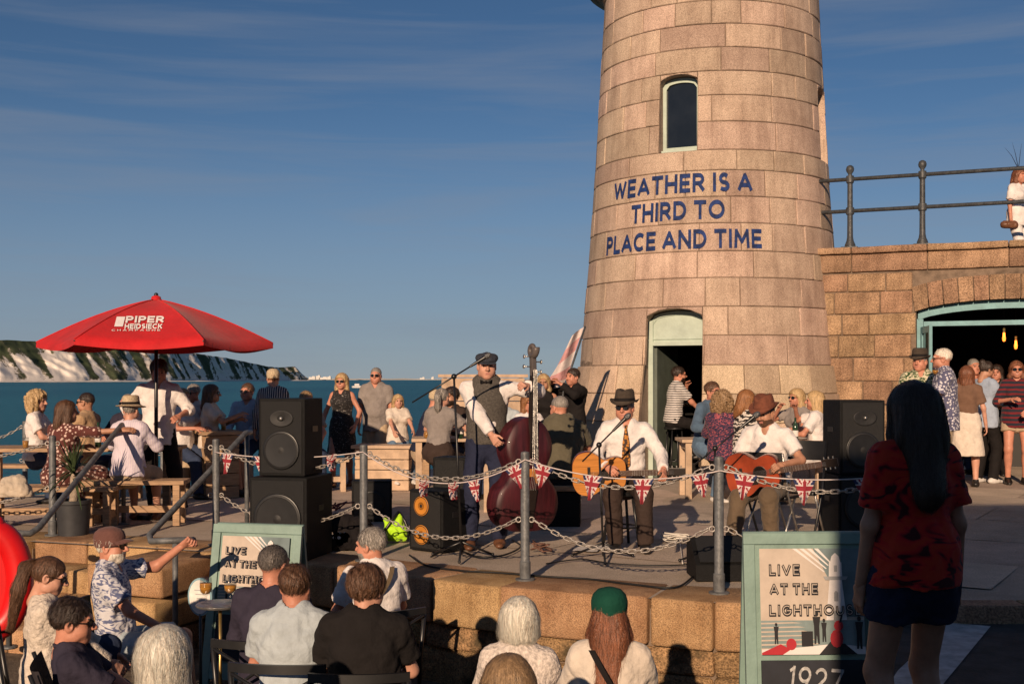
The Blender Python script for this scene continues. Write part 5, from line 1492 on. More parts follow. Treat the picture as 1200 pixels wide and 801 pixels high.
# ---- red parasol
def parasol():
    X, Y = px(183, 106); t = thing('parasol', 'large red parasol with white drinks lettering shading the benches', 'parasol', (X, Y, 0))
    b = MB(); b.tube([(0, 0, .05), (0, 0, 2.44)], .021, 10); b.sphere((0, 0, 2.46), .025); b.build('pole', black_gloss, t, smooth=True)
    b = MB(); b.lathe([(.24, 0), (.24, .05), (.05, .08), (.03, .3), (.03, .32)], 20); b.build('base', black_gloss, t, auto=40)
    R, zt, ze = 1.27, 2.41, 1.93; N = 6; rot = math.radians(8)
    def edge(a): return a
    C = [(R * math.cos(rot + 2 * PI * i / N), R * math.sin(rot + 2 * PI * i / N)) for i in range(N)]
    def pt(i, u, v):                                       # panel i; v from apex to edge, u across
        a, c = C[i], C[(i + 1) % N]; x = (a[0] + (c[0] - a[0]) * u) * v; y = (a[1] + (c[1] - a[1]) * u) * v
        sagg = .085 * math.sin(PI * u) * v
        z = zt + (ze - zt) * v ** 1.12 - sagg * .55 + .035 * math.sin(PI * v)
        s = 1 - .035 * math.sin(PI * u) * v
        return (x * s, y * s, z)
    n = 10
    for i in range(N):
        V = [pt(i, a / n, .015 + .985 * b_ / n) for b_ in range(n + 1) for a in range(n + 1)]
        F = [(q * (n + 1) + p, q * (n + 1) + p + 1, (q + 1) * (n + 1) + p + 1, (q + 1) * (n + 1) + p) for q in range(n) for p in range(n)]
        k0 = len(V); V += [(x, y, z - .055) for x, y, z in V[n * (n + 1):n * (n + 1) + n + 1]]     # short valance
        F += [(n * (n + 1) + p, n * (n + 1) + p + 1, k0 + p + 1, k0 + p) for p in range(n)]
        link('canopy_panel', mesh_np('canopy_panel', V, F), red_canvas, t)
        b = MB(); e = pt(i, 0, 1); b.tube([(0, 0, zt - .03), pt(i, 0, .5)[:2] + (pt(i, 0, .5)[2] - .02,), (e[0], e[1], e[2] - .015)], .010, 6); rb = b.build('rib', black_gloss, t, smooth=True)
        b = MB(); m_ = pt(i, 0, .52); b.tube([(0, 0, 1.98), (m_[0], m_[1], m_[2] - .03)], .008, 6); b.build('strut', black_gloss, rb, smooth=True)
    for i in range(N):
        b = MB(); b.tube([tuple(Vector(pt(i, 0, .02 + .98 * q / 10)) + Vector((0, 0, .004))) for q in range(11)], .007, 6); b.build('seam', red_canvas, t, smooth=True)
    b = MB(); b.lathe([(.06, zt - .01), (.05, zt + .03), (.02, zt + .045), (0, zt + .046)], 12); b.build('finial', red_canvas, t, auto=50)
    # lettering on the panel that faces the quay
    best = 4
    def face(ix, iz, off=.006):                            # photo column/row -> point on the panel seen there
        u, v = .5, .6; O = Vector((X, Y, 0))
        def pr(u, v):
            p = Vector(pt(best, u, v)) + O; return CX + FPX * p.x / p.y, HY - FPX * (p.z - CAM_Z) / p.y
        for _ in range(12):
            a0, b0 = pr(u, v); a1, b1 = pr(u + .01, v); a2, b2 = pr(u, v + .01)
            J = np.array([[a1 - a0, a2 - a0], [b1 - b0, b2 - b0]]) / .01; du = np.linalg.solve(J, [ix - a0, iz - b0]); u += float(du[0]) * .8; v += float(du[1]) * .8
            u = min(1.1, max(-.1, u)); v = min(1, max(.05, v))
        return Vector(pt(best, u, v)) + Vector((0, -off * .6, off))
    wm = mat('parasol_print_white', (.80, .76, .74), .8, .06, 20)
    prints = []
    def write(txt, x0, x1, z0, z1, wt, gap, shear=.0):
        pcs, tw = stroke_text(txt, wt, gap)
        for li in sorted(set(p[0] for p in pcs)):
            b = MB()
            for q, (ci_, pc) in enumerate(pcs):
                for quad in (pc if ci_ == li else []):
                    b.add([face(x0 + (x + shear * y) * (x1 - x0) / tw, z0 + y * (z1 - z0), .008 + .0007 * (q % 3)) for x, y in quad], [(0, 1, 2, 3)])
            b.build('printed_letter', wm, t)
    f = lambda x, y: (x, y)
    x0, z0 = f(147, 379); x1, z1 = f(192, 371); write('PIPER', x0, x1, z0, z1, .24, .16, .12)
    x0, z0 = f(146, 386); x1, z1 = f(190, 380); write('HEIDSIECK', x0, x1, z0, z1, .24, .16, .12)
    x0, z0 = f(131, 388.6); x1, z1 = f(188, 386.6); write('CHAMPAGNE', x0, x1, z0, z1, .16, .5)
    b = MB(); q = [f(134, 383), f(144, 383), f(147, 371.5), f(137, 371.5)]
    b.add([face(x, z) for x, z in q], [(0, 1, 2, 3)]); b.build('print', wm, t)
parasol()

# ================================================================== SEATS AND TABLES
def plank_bench(label, X, Y, rz, L=1.5, W=.32, H=.45, group=None, m=wood_x, name='bench'):
    t = thing(name, label, 'bench', (X, Y, deck_z(X, Y)), rz, group)
    for k in range(2):
        b = MB(); b.box((0, (-.5 + k) * (W * .5 + .006), H - .022), (L, W * .5 - .008, .044), bev=.005); b.build('seat_plank', m, t)
    for s in (-1, 1):
        for q in (-1, 1):
            b = MB(); b.box((s * (L / 2 - .08), q * (W / 2 - .045), (H - .044) / 2), (.07, .07, H - .046), bev=.004); b.build('leg', m, t)
        b = MB(); b.box((s * (L / 2 - .08), 0, .13), (.045, W - .16, .07)); b.build('rung', m, t)
    b = MB(); b.box((0, 0, .16), (L - .2, .04, .07)); b.build('stretcher', m, t)
    return t
def plank_table(label, X, Y, rz, L=1.6, W=.75, H=.75, m=wood_x, planks=5, group=None, leg='post'):
    t = thing('table', label, 'table', (X, Y, deck_z(X, Y)), rz, group)
    for k in range(planks):
        w = W / planks; b = MB(); b.box((0, -W / 2 + w * (k + .5), H - .02), (L, w - .008, .04), bev=.004); b.build('top_plank', m, t)
    for s in (-1, 1):
        for q in (-1, 1):
            b = MB(); b.box((s * (L / 2 - .09), q * (W / 2 - .08), (H - .04) / 2), (.08, .08, H - .042), bev=.004); b.build('leg', m, t)
        b = MB(); b.box((s * (L / 2 - .09), 0, H - .09), (.05, W - .24, .09)); b.build('apron', m, t)
    return t
x, y = px(160, 111); plank_bench('pale wooden bench under the woman in the straw hat', x, y, math.radians(4), 1.05, .36, .47)
x, y = px(62, 113); plank_bench('wooden bench carrying the long haired woman in patterned dress', x, y, math.radians(2), 1.35, .36, .42)
x, y = px(95, 100); plank_table('wooden drinks table under the parasol beside the sea', x, y, math.radians(3), 2.3, .75, .74)
x, y = px(75, 92); plank_bench('wooden bench on the sea side of the parasol table', x, y, math.radians(3), 2.0, .32, .45)
# plank-sided counter end
def slat_counter(label, X, Y, rz, L, W, H, n, m=wood, group=None):
    t = thing('slatted_counter', label, 'counter', (X, Y, 0), rz, group)
    for k in range(n):
        h = (H - .05) / n
        for s in (-1, 1):
            b = MB(); b.box((0, s * (W / 2), h * (k + .5)), (L, .022, h - .012), bev=.003); b.build('slat', m, t)
            b = MB(); b.box((s * (L / 2 - .012), 0, h * (k + .5)), (.022, W - .03, h - .012), bev=.003); b.build('slat', m, t)
    for sx in (-1, 1):
        for sy in (-1, 1):
            b = MB(); b.box((sx * (L / 2 - .05), sy * (W / 2 - .045), (H - .05) / 2), (.05, .05, H - .05)); b.build('corner_post', m, t)
    nb = 3
    for k in range(nb):
        w = (W + .1) / nb; b = MB(); b.box((0, -(W + .1) / 2 + w * (k + .5), H - .022), (L + .1, w - .006, .044), bev=.004); b.build('top_board', m, t)
    return t
x, y = px(254, 89.5); slat_counter('slatted pale wooden counter behind the standing man in white', x, y, math.radians(25), .42, .75, .86, 5)
x, y = px(452, 84); slat_counter('slatted pale wooden box bench behind the walking man', x, y, math.radians(-6), .75, .5, .62, 4, wood_pale)
x, y = px(566, 79); slat_counter('tall slatted wooden screen behind the double bass player', x, y, math.radians(2), 1.22, .3, 1.60, 9, wood_pale)
x, y = px(545, 92); plank_table('pale wooden table behind the bass player', x, y, math.radians(4), 1.35, .7, .79, wood_pale)
x, y = px(348, 86); plank_bench('pale wooden bench behind the left loudspeaker', x, y, math.radians(10), 1.4, .34, .45, m=wood_pale)
x, y = px(620, 100); plank_table('pale wooden table beside the man in the olive shirt', x, y, math.radians(-5), 1.1, .7, .76, wood_pale)
x, y = px(858, 90); plank_table('pale wooden table behind the woman in the zebra top', x, y, 0, 1.4, .7, .76, wood_pale)
x, y = px(935, 95); plank_table('pale wooden table in front of the two blonde women', x, y, math.radians(3), .85, .6, .77, wood_pale)
def stool(label, X, Y, H, m, r=.17, z=None, group=None, rz=0.3):
    t = thing('stool', label, 'stool', (X, Y, deck_z(X, Y) if z is None else z), rz, group)
    b = MB(); b.lathe([(0, H - .04), (r - .01, H - .04), (r, H - .03), (r, H - .01), (r - .012, H), (0, H)], 22); b.build('seat', m, t, auto=40)
    for k in range(4):
        a = PI / 4 + PI / 2 * k; b = MB(); b.tube([(r * .65 * math.cos(a), r * .65 * math.sin(a), H - .04), (r * 1.05 * math.cos(a), r * 1.05 * math.sin(a), 0)], .014, 8); b.build('leg', m, t, smooth=True)
    b = MB(); b.tube([(r * .92 * math.cos(2 * PI * i / 20), r * .92 * math.sin(2 * PI * i / 20), H * .35) for i in range(20)], .009, 6, closed=True); b.build('foot_ring', m, t, smooth=True)
    return t
def block_stool(label, X, Y, H, W=.36, D=.32):
    t = thing('stool', label, 'stool', (X, Y, deck_z(X, Y)), .15)
    b = MB(); b.box((0, 0, H - .02), (W, D, .04), bev=.004); b.build('seat', wood, t)
    for sx in (-1, 1):
        for sy in (-1, 1):
            b = MB(); b.box((sx * (W / 2 - .04), sy * (D / 2 - .04), (H - .04) / 2), (.06, .06, H - .042)); b.build('leg', wood, t)
    for sy in (-1, 1):
        b = MB(); b.box((0, sy * (D / 2 - .04), .14), (W - .16, .03, .05)); b.build('rung', wood, t)
x, y = px(512, 95); block_stool('square wooden stool under the grey haired woman in dark skirt', x, y, .55)
x, y = px(728, 127); stool('black round stool under the singing guitarist', x, y, .50, black_gloss)
x, y = 2.50, 18.35; stool('tall dark bar stool in the lighthouse doorway', x, y, .80, black_gloss, .17)
# bench under olive shirt man; black box stands for shade beneath the seat
def shade_box_bench():
    X, Y = px(656, 111); t = thing('shade_box_bench', 'wooden seat board behind the bass, the shade beneath it built as a black box', 'bench', (X, Y, 0), -.08)
    b = MB(); b.box((0, 0, .18), (.44, .40, .36), bev=.008); b.build('case', black, t)
    b = MB(); b.box((0, 0, .395), (.50, .44, .055), bev=.006); b.build('seat_board', wood, t)
    for s in (-1, 1):
        b = MB(); b.box((s * .222, 0, .24), (.012, .12, .04), bev=.003); b.build('handle', chrome, t)
shade_box_bench()
# folding bistro chair with crossed back
def cross_chair(label, X, Y, rz, z=PIT_Z, group='black cross-back chairs', H=.90, ws=.50, sc=1.0):
    t = thing('chair', label, 'chair', (X, Y, z), rz, group); t.scale = (1, 1, sc)      # back is at -y, sitter faces +y
    b = MB(); b.box((0, .02, .455), (ws - .04, .42, .035), bev=.01); b.build('seat', black_gloss, t)
    for s in (-1, 1):
        b = MB(); b.tube([(s * ws / 2, -.17, 0), (s * ws / 2, -.20, .46), (s * (ws / 2 + .005), -.26, H - .03)], .016, 8); b.build('leg', black_gloss, t, smooth=True)
        b = MB(); b.tube([(s * (ws / 2 - .02), .20, 0), (s * (ws / 2 - .02), .20, .45)], .014, 8); b.build('leg', black_gloss, t, smooth=True)
    b = MB(); n = 10
    top = [(ws / 2 * (-1.06 + 2.12 * i / n), -.26 - .045 * (1 - (-1 + 2 * i / n) ** 2), H) for i in range(n + 1)]
    V = []; F = []
    for (x, y, zz) in top: V += [(x, y - .014, zz - .032), (x, y + .014, zz - .032), (x, y + .012, zz + .022), (x, y - .012, zz + .022)]
    for i in range(n):
        for k in range(4): F.append((4 * i + k, 4 * i + (k + 1) % 4, 4 * i + 4 + (k + 1) % 4, 4 * i + 4 + k))
    F += [(0, 1, 2, 3), (4 * n, 4 * n + 1, 4 * n + 2, 4 * n + 3)]; b.add(V, F); b.build('top_rail', black_gloss, t, auto=50)
    for s in (-1, 1):
        b = MB(); b.tube([(s * (ws / 2 - .01), -.205, .50), (0, -.262, .70), (-s * (ws / 2 - .01), -.285, H - .04)], .012, 6); b.build('back_cross', black_gloss, t, smooth=True)
    b = MB(); b.tube([(-ws / 2, -.20, .49), (ws / 2, -.20, .49)], .012, 6); b.build('back_rail', black_gloss, t, smooth=True)
    return t
def camp_chair(label, X, Y, rz, z=PIT_Z):
    t = thing('camp_chair', label, 'chair', (X, Y, z), rz); fab = mat('camp_fabric', (.035, .028, .032), .8, .25, 9, .4, 60)
    n = 8
    V = []; F = []
    for j in range(n + 1):
        for i in range(n + 1):
            u = -1 + 2 * i / n; v = j / n
            V.append((u * (.27 - .02 * v), -.16 - .16 * v - .05 * (1 - u * u) + .03, .40 + .44 * v - .03 * u * u * 0 + .03 * u * u * v))
    F = [(q * (n + 1) + p, q * (n + 1) + p + 1, (q + 1) * (n + 1) + p + 1, (q + 1) * (n + 1) + p) for q in range(n) for p in range(n)]
    link('back_sling', mesh_np('back_sling', V, F), fab, t)
    V = [(-.26 + .52 * i / n, -.18 + .44 * j / n, .40 - .05 * math.sin(PI * i / n)) for j in range(n + 1) for i in range(n + 1)]
    link('seat_sling', mesh_np('seat_sling', V, F), fab, t)
    for s in (-1, 1):
        b = MB(); b.tube([(s * .27, -.33, .86), (s * .27, -.16, .38), (s * .24, .26, .02)], .012, 7); b.build('leg', black_gloss, t, smooth=True)
        b = MB(); b.tube([(s * .27, .28, .62), (s * .26, .24, .38), (s * .24, -.26, .02)], .012, 7); b.build('leg', black_gloss, t, smooth=True)
        V = [(s * .27 + .045 * a, -.28 + .58 * j / 6, .60 + .02 * (1 - a * a) - .02 * math.sin(PI * j / 6)) for j in range(7) for a in (-1, 0, 1)]
        link('arm_strap', mesh_np('arm_strap', V, [(q * 3 + p, q * 3 + p + 1, q * 3 + p + 4, q * 3 + p + 3) for q in range(6) for p in range(2)]), fab, t)
    return t
def slim_chair(label, X, Y, rz, z=0, H=.86):
    t = thing('folding_chair', label, 'chair', (X, Y, z), rz, 'black folding chairs on the stage')
    b = MB(); b.box((0, .02, .45), (.40, .38, .03), bev=.008); b.build('seat', black_gloss, t)
    for s in (-1, 1):
        b = MB(); b.tube([(s * .20, .22, 0), (s * .20, -.10, .47), (s * .20, -.24, H)], .012, 8); b.build('frame', chrome if s > 0 else black_gloss, t, smooth=True)
        b = MB(); b.tube([(s * .185, -.24, 0), (s * .185, .12, .45)], .012, 8); b.build('leg', chrome, t, smooth=True)
    b = MB(); V = []; n = 8
    for i in range(n + 1):
        u = -1 + 2 * i / n; V += [(u * .20, -.235 - .03 * (1 - u * u), H - .18), (u * .20, -.245 - .03 * (1 - u * u), H + .01)]
    b.add(V, [(2 * i, 2 * i + 1, 2 * i + 3, 2 * i + 2) for i in range(n)]); b.build('backrest', black_gloss, t, smooth=True)

# ================================================================== SIGNS
def poster(parent, w, h, z0):
    """gig poster on the board's face, local x right, z up, board face at y=0 looking to -y"""
    L = [0]
    def poly(pts, m, name='print'):
        L[0] += 1; b = MB(); b.add([(x * w, -.004 - .0006 * L[0], z0 + y * h) for x, y in pts], [tuple(range(len(pts)))]); b.build(name, m, parent)
    sand = mat('print_cream', (.50, .42, .35), .7, .12, 6); grey = mat('print_sea_grey', (.20, .26, .26), .7, .15, 7); wt = mat('print_white', (.68, .64, .62), .7, .05, 6)
    sky_ = mat('print_slate', (.16, .215, .225), .7, .2, 4); ink = mat('print_ink', (.015, .014, .017), .7, .1); rd = mat('print_red', (.40, .02, .03), .7, .1)
    mid = mat('print_grey', (.32, .32, .32), .7, .15, 5)
    poly([(-.5, 0), (.5, 0), (.5, 1), (-.5, 1)], sand, 'poster')
    poly([(.02, 1), (.5, 1), (.5, .35), (.30, .35), (.16, .72)], sky_)
    for k in range(4): poly([(-.18 + .07 * k, 1), (-.14 + .07 * k, 1), (.13 + .02 * k, .78 + .03 * k), (.12 + .02 * k, .775 + .03 * k)], wt)
    poly([(-.5, .32), (.5, .32), (.5, .06), (-.5, .06)], grey)
    for k in range(6): poly([(-.5, .30 - .04 * k), (-.2 + .05 * k, .305 - .04 * k), (-.1 + .03 * k, .295 - .04 * k), (-.5, .285 - .04 * k)], sand)
    # tower
    poly([(.13, .32), (.33, .32), (.29, .70), (.17, .70)], wt); poly([(.13, .70), (.33, .70), (.35, .735), (.11, .735)], mid)
    poly([(.165, .735), (.295, .735), (.29, .87), (.17, .87)], wt); poly([(.18, .87), (.28, .87), (.265, .925), (.235, .955), (.225, .955), (.195, .925)], wt)
    poly([(.21, .50), (.25, .50), (.25, .58), (.23, .60), (.21, .58)], mid); poly([(.20, .30), (.26, .30), (.26, .41), (.20, .41)], mid); poly([(.215, .78), (.245, .78), (.245, .84), (.215, .84)], mid)
    # ground, band silhouettes
    poly([(-.5, 0), (.5, 0), (.5, .07), (.2, .10), (-.1, .07), (-.5, .05)], wt)
    poly([(-.5, .02), (-.32, .10), (-.22, .05), (-.3, .0), (-.5, .0)], rd); poly([(.05, .0), (.16, .12), (.3, .10), (.42, .0)], ink)
    def fig(x, y, s, m=ink):
        poly([(x - .03 * s, y), (x - .01 * s, y), (x, y + .1 * s), (x + .012 * s, y), (x + .032 * s, y), (x + .03 * s, y + .2 * s), (x + .045 * s, y + .3 * s), (x - .045 * s, y + .3 * s), (x - .03 * s, y + .2 * s)], m)
        poly([(x + .024 * s * math.cos(t), y + .335 * s + .03 * s * math.sin(t)) for t in [2 * PI * i / 8 for i in range(8)]], m)
    fig(-.36, .10, .55); fig(.03, .10, .85); fig(.44, .05, .85); fig(.10, .12, .6)
    poly([(.22 + .07 * math.cos(t) * .9, .15 + .085 * math.sin(t)) for t in [2 * PI * i / 12 for i in range(12)]], rd); poly([(.24 + .045 * math.cos(t), .27 + .05 * math.sin(t)) for t in [2 * PI * i / 12 for i in range(12)]], rd)
    poly([(.245, .30), (.265, .30), (.285, .38), (.27, .385)], ink)
    poly([(-.12, .08), (-.01, .08), (-.01, .22), (-.12, .22)], ink); poly([(-.22 + .05 * math.cos(t), .10 + .055 * math.sin(t)) for t in [2 * PI * i / 12 for i in range(12)]], rd)
    # lettering: dark open capitals
    for txt, yc, x0, x1 in (('LIVE', .80, -.42, -.12), ('AT THE', .62, -.42, .05), ('LIGHTHOUSE', .42, -.43, .47)):
        for wt_, mm, dy in ((.30, ink, 0), (.085, sand, .0012)):
            pcs, tw = stroke_text(txt, .30, .20); p2, t2 = stroke_text(txt, wt_, .20 + .30 - wt_) if wt_ != .30 else (pcs, tw)
            for li in sorted(set(p[0] for p in p2)):
              b = MB()
              for q, (ci_, pc) in enumerate(p2):
                for quad in (pc if ci_ == li else []):
                    sx_ = (x1 - x0) / tw; o_ = 0 if wt_ == .30 else .1075
                    sc = 1.0 if wt_ == .30 else .80
                    b.add([((x0 + (x + o_) * sx_) * w, -.004 - .0006 * (L[0] + 2) - dy - .00012 * (q % 5), z0 + (yc - .055 + (.5 + (y - .5) * sc) * .11) * h) for x, y in quad], [(0, 1, 2, 3)])
              b.build('printed_letter', mm, parent)
        L[0] += 4
def a_board(label, X, Y, z, rz, w, H, tilt):
    t = thing('a_board', label, 'sign', (X, Y, z), rz)
    def frame(parent):
        fw_, d = .065, .035; b = MB()
        b.box((0, d / 2, H - fw_ / 2), (w, d, fw_), bev=.004); b.build('frame_rail', green_paint, parent)
        for s in (-1, 1): b = MB(); b.box((s * (w / 2 - fw_ / 2), d / 2, (H - fw_) / 2), (fw_, d, H - fw_ - .002), bev=.004); b.build('frame_stile', green_paint, parent)
        b = MB(); b.box((0, d / 2, .12), (w - 2 * fw_ - .002, d, .12), bev=.004); b.build('frame_rail', green_paint, parent)
        b = MB(); b.box((0, d / 2 + .008, (H + .1) / 2), (w - 2 * fw_ + .02, .012, H - .2)); b.build('backing_board', green_paint, parent)
    fr = link('front_panel', bpy.data.meshes.new('front_panel'), None, t); 
    b = MB(); b.box((0, .022, (H + .1) / 2), (w - .16, .006, H - .25)); fr.data = b.build('front_panel', green_paint, None).data
    bpy.data.objects.remove([o for o in bpy.data.objects if o.data == fr.data and o != fr][0])
    fr.rotation_euler = (-tilt, 0, 0); fr.location = (0, -H * math.sin(tilt) - .02, 0)
    frame(fr)
    ph = (w - .18) * 1.0; poster(fr, w - .18, ph, H - .09 - ph)
    ch = mat('chalkboard', (.018, .02, .028), .7, .3, 5); cw_ = w - .18; c1 = H - .09 - ph - .035; c0 = .20
    b = MB(); b.box((0, .006, (c0 + c1) / 2), (cw_, .018, c1 - c0), bev=.002); b.build('chalkboard', ch, fr)
    pcs, tw = stroke_text('1927', .14, .22); hh = .135
    for li in range(4):
      b = MB()
      for q, (ci_, pc) in enumerate(pcs):
        for quad in (pc if ci_ == li else []): b.add([(-cw_ * .26 + (x + .2 * y) * cw_ * .52 / tw, -.0045 - .0004 * (q % 3), c1 - .04 - hh + (y - .25 * (x / tw - .5) * .8) * hh) for x, y in quad], [(0, 1, 2, 3)])
      b.build('chalk_numeral', mat('chalk', (.42, .41, .40), .9, .3, 40), fr)
    b = MB(); b.box((0, .015, H / 2), (w - .02, .03, H), bev=.004); bk = b.build('back_panel', green_paint, t); bk.rotation_euler = (tilt, 0, 0); bk.location = (0, H * math.sin(tilt) + .02, 0)
    return t
x, y = px(948, 200); a_board('sage green A-board with Live at the Lighthouse poster and 1927 chalkboard, nearest on right', x, y, PIT_Z, math.radians(2), .785, 1.44, .10)
x, y = px(300, 152); a_board('sage green A-board leaning behind the seated men on the left', x + .02, y, PIT_Z, math.radians(-14), .74, 1.23, .18)

# oval white menu sign by the left board
def oval_sign():
    X, Y = px(236, 158); t = thing('oval_sign', 'small white oval sign with blue rim beside the left A-board', 'sign', (X, Y, PIT_Z), math.radians(-20))
    n = 28; b = MB(); b.prism([(.105 * math.cos(2 * PI * i / n), .14 * math.sin(2 * PI * i / n)) for i in range(n)], .02, Matrix.Translation((0, 0, .72)) @ Matrix.Rotation(PI / 2, 4, 'X')); b.build('rim', mat('sign_blue_rim', (.22, .36, .42), .6, .1), t)
    b = MB(); b.prism([(.09 * math.cos(2 * PI * i / n), .125 * math.sin(2 * PI * i / n)) for i in range(n)], .003, Matrix.Translation((0, -.021, .72)) @ Matrix.Rotation(PI / 2, 4, 'X')); b.build('face', white_paint, t)
    for k in range(3):
        b = MB(); b.box((0, -.0255, .77 - .03 * k), (.09 - .02 * k, .001, .006)); b.build('print', mat('sign_grey_print', (.35, .36, .38), .8, .1), t)
    b = MB(); b.tube([(0, -.01, .6), (0, -.01, 0)], .012, 8); b.lathe([(.10, 0), (.10, .01), (.02, .02)], 16, c=(0, -.01, 0)); b.build('stand', rail_dark, t, smooth=True)
oval_sign()

# tall little table with two beer glasses
def glass_table():
    X, Y = px(258, 185); t = thing('drinks_table', 'small round metal table on a thin stem holding two glasses', 'table', (X, Y, PIT_Z))
    zt = CAM_Z - (706 - HY) / 185 - PIT_Z
    b = MB(); b.lathe([(0, zt - .02), (.145, zt - .02), (.15, zt - .012), (.15, zt - .004), (.145, zt), (0, zt)], 28); b.build('table_top', chrome, t, auto=40)
    b = MB(); b.tube([(0, 0, 0), (0, 0, zt - .02)], .011, 8); b.build('stem', brass, t, smooth=True)
    for k in range(3):
        a = 2 * PI * k / 3 + .4; b = MB(); b.tube([(0, 0, .16), (.08 * math.cos(a), .08 * math.sin(a), .10), (.17 * math.cos(a), .17 * math.sin(a), .012)], .009, 6); b.build('foot', brass, t, smooth=True)
    for i, (dx, dy, fill) in enumerate(((-.085, -.02, .07), (.06, .02, .05))):
        g = thing('beer_glass', ['fuller stemmed glass of amber beer on the little round table', 'emptier stemmed glass of amber beer on the little round table'][i], 'glass', (X + dx, Y + dy, PIT_Z + zt), 0, 'beer glasses on the little table')
        b = MB(); b.lathe([(0, 0), (.033, .001), (.033, .004), (.006, .010), (.005, .045), (.02, .055), (.036, .075), (.040, .11), (.036, .165), (.0345, .165), (.0385, .11), (.034, .077), (.018, .060), (0, .057)], 18); b.build('bowl', glass_m, g, smooth=True)
        b = MB(); b.lathe([(0, .060), (.018, .062), (.033, .078), (.0375, .10), (.0375, .06 + fill), (0, .06 + fill)], 18); b.build('beer', beer_m, g, smooth=True)
glass_table()

# red lifebuoy on its stand at the left edge
def lifebuoy():
    X, Y = px(-8, 185); t = thing('lifebuoy', 'big glossy red lifebuoy housing at the left edge', 'lifebuoy', (X, Y, PIT_Z), math.radians(16))
    zc = CAM_Z - (680 - HY) / 185 - PIT_Z; n = 40
    b = MB(); pts = [(.255 * math.cos(2 * PI * i / n) * .62, 0, zc + .30 * math.sin(2 * PI * i / n)) for i in range(n)]
    b.tube(pts, .085, 14, closed=True); b.build('ring', red_plastic, t, smooth=True)
    b = MB(); b.lathe([(0, -.05), (.10, -.05), (.17, -.02), (.19, .02), (0, .02)], 24, c=(0, .0, zc), rot=(PI / 2, 0, 0), sx=.7, sy=1.1); b.build('housing', red_plastic, t, auto=40)
    for s in (-1, 1):
        b = MB(); b.sphere((0, 0, zc + s * .36), (.075, .06, .06)); b.build('end_lug', red_plastic, t, smooth=True)
    b = MB(); b.tube([(0, .07, 0), (0, .07, zc + .2)], .03, 10); b.build('post', post_grey, t, smooth=True)
lifebuoy()

# ================================================================== STAGE GEAR
def speaker_box(name, label, X, Y, z, rz, w, d, h, drivers, horn=None, gr=True, ring=None, group=None):
    """cabinet; front looks to -y"""
    t = thing(name, label, 'loudspeaker', (X, Y, z), rz, group)
    b = MB(); b.box((0, 0, h / 2), (w, d, h), bev=.012); b.build('cabinet', black, t)
    b = MB(); b.box((0, -d / 2 - .004, h / 2), (w - .05, .010, h - .05), bev=.003); b.build('grille', grille, t)
    for (cx_, cz_, r) in drivers:
        b = MB(); M = (PI / 2, 0, 0)
        b.lathe([(r, .012), (r, .020), (r * .90, .026), (r * .84, .016), (r * .35, .011), (r * .30, .020), (0, .026)], 28, c=(cx_, -d / 2 - .0, cz_), rot=M)
        dr = b.build('driver', cone_m, t, auto=40)
        b = MB(); b.lathe([(r * 1.0, .013), (r * 1.03, .019), (r * 1.0, .023), (r * .95, .0225)], 32, c=(cx_, -d / 2, cz_), rot=M); b.build('rim', ring or black_gloss, dr, smooth=True)
        if ring:
            b = MB(); b.lathe([(r * .52, .0155), (r * .50, .022), (r * .42, .0225)], 24, c=(cx_, -d / 2, cz_), rot=M); b.build('inner_ring', ring, dr, smooth=True)
    if horn:
        b = MB(); cx_, cz_, rx, rz_ = horn; n = 24
        V = [(cx_ + q * rx * math.cos(2 * PI * i / n), -d / 2 - yy, cz_ + q * rz_ * math.sin(2 * PI * i / n)) for q, yy in ((1, .012), (1, .018), (.9, .018), (.35, .0105)) for i in range(n)]
        b.add(V, [(k * n + i, k * n + (i + 1) % n, (k + 1) * n + (i + 1) % n, (k + 1) * n + i) for k in range(3) for i in range(n)]); b.build('horn', cone_m, t, smooth=True)
        b = MB(); b.sphere((cx_, -d / 2 - .018, cz_), .018); b.build('horn_cap', chrome, t, smooth=True)
    for s in (-1, 1):
        b = MB(); b.box((s * (w / 2 + .001), .02, h * .6), (.006, .12, .05), bev=.002); b.build('handle', black_gloss, t)
    return t
x, y = px(342, 135)
speaker_box('subwoofer', 'wide black subwoofer under the left loudspeaker', x, y, 0, math.radians(-13), .52, .58, .70, [(0, .35, .21)])
speaker_box('loudspeaker', 'large black loudspeaker on top of the left subwoofer', x - .005, y, .705, math.radians(-13), .42, .40, .66, [(0, .22, .16)], (0, .49, .11, .07))
x, y = px(1000, 119)
speaker_box('subwoofer', 'black subwoofer under the right loudspeaker, half hidden by the woman in red', x, y, deck_z(x, y), math.radians(8), .52, .5, .60, [(0, .3, .2)])
speaker_box('loudspeaker', 'large black loudspeaker on the right behind the woman in red', x + .0, y, deck_z(x, y) + .604, math.radians(8), .46, .42, .72, [(0, .24, .17)], (0.02, .55, .12, .075))
x, y = px(436, 108); speaker_box('guitar_amplifier', 'small black amplifier box between loudspeaker and walking couple', x, y, 0, math.radians(6), .43, .30, .44, [(0, .2, .13)])
orange_ring = mat('orange_ring', (.50, .20, .03), .5, .1)
x, y = px(514, 130); speaker_box('bass_cabinet', 'black bass cabinet with two orange rimmed speakers', x, y, 0, math.radians(-38), .40, .34, .54, [(-.04, .40, .085), (-.04, .145, .085)], ring=orange_ring)
x, y = px(534, 124); speaker_box('amplifier', 'black amplifier standing behind the bass cabinet', x, y, 0, math.radians(-20), .34, .3, .80, [])
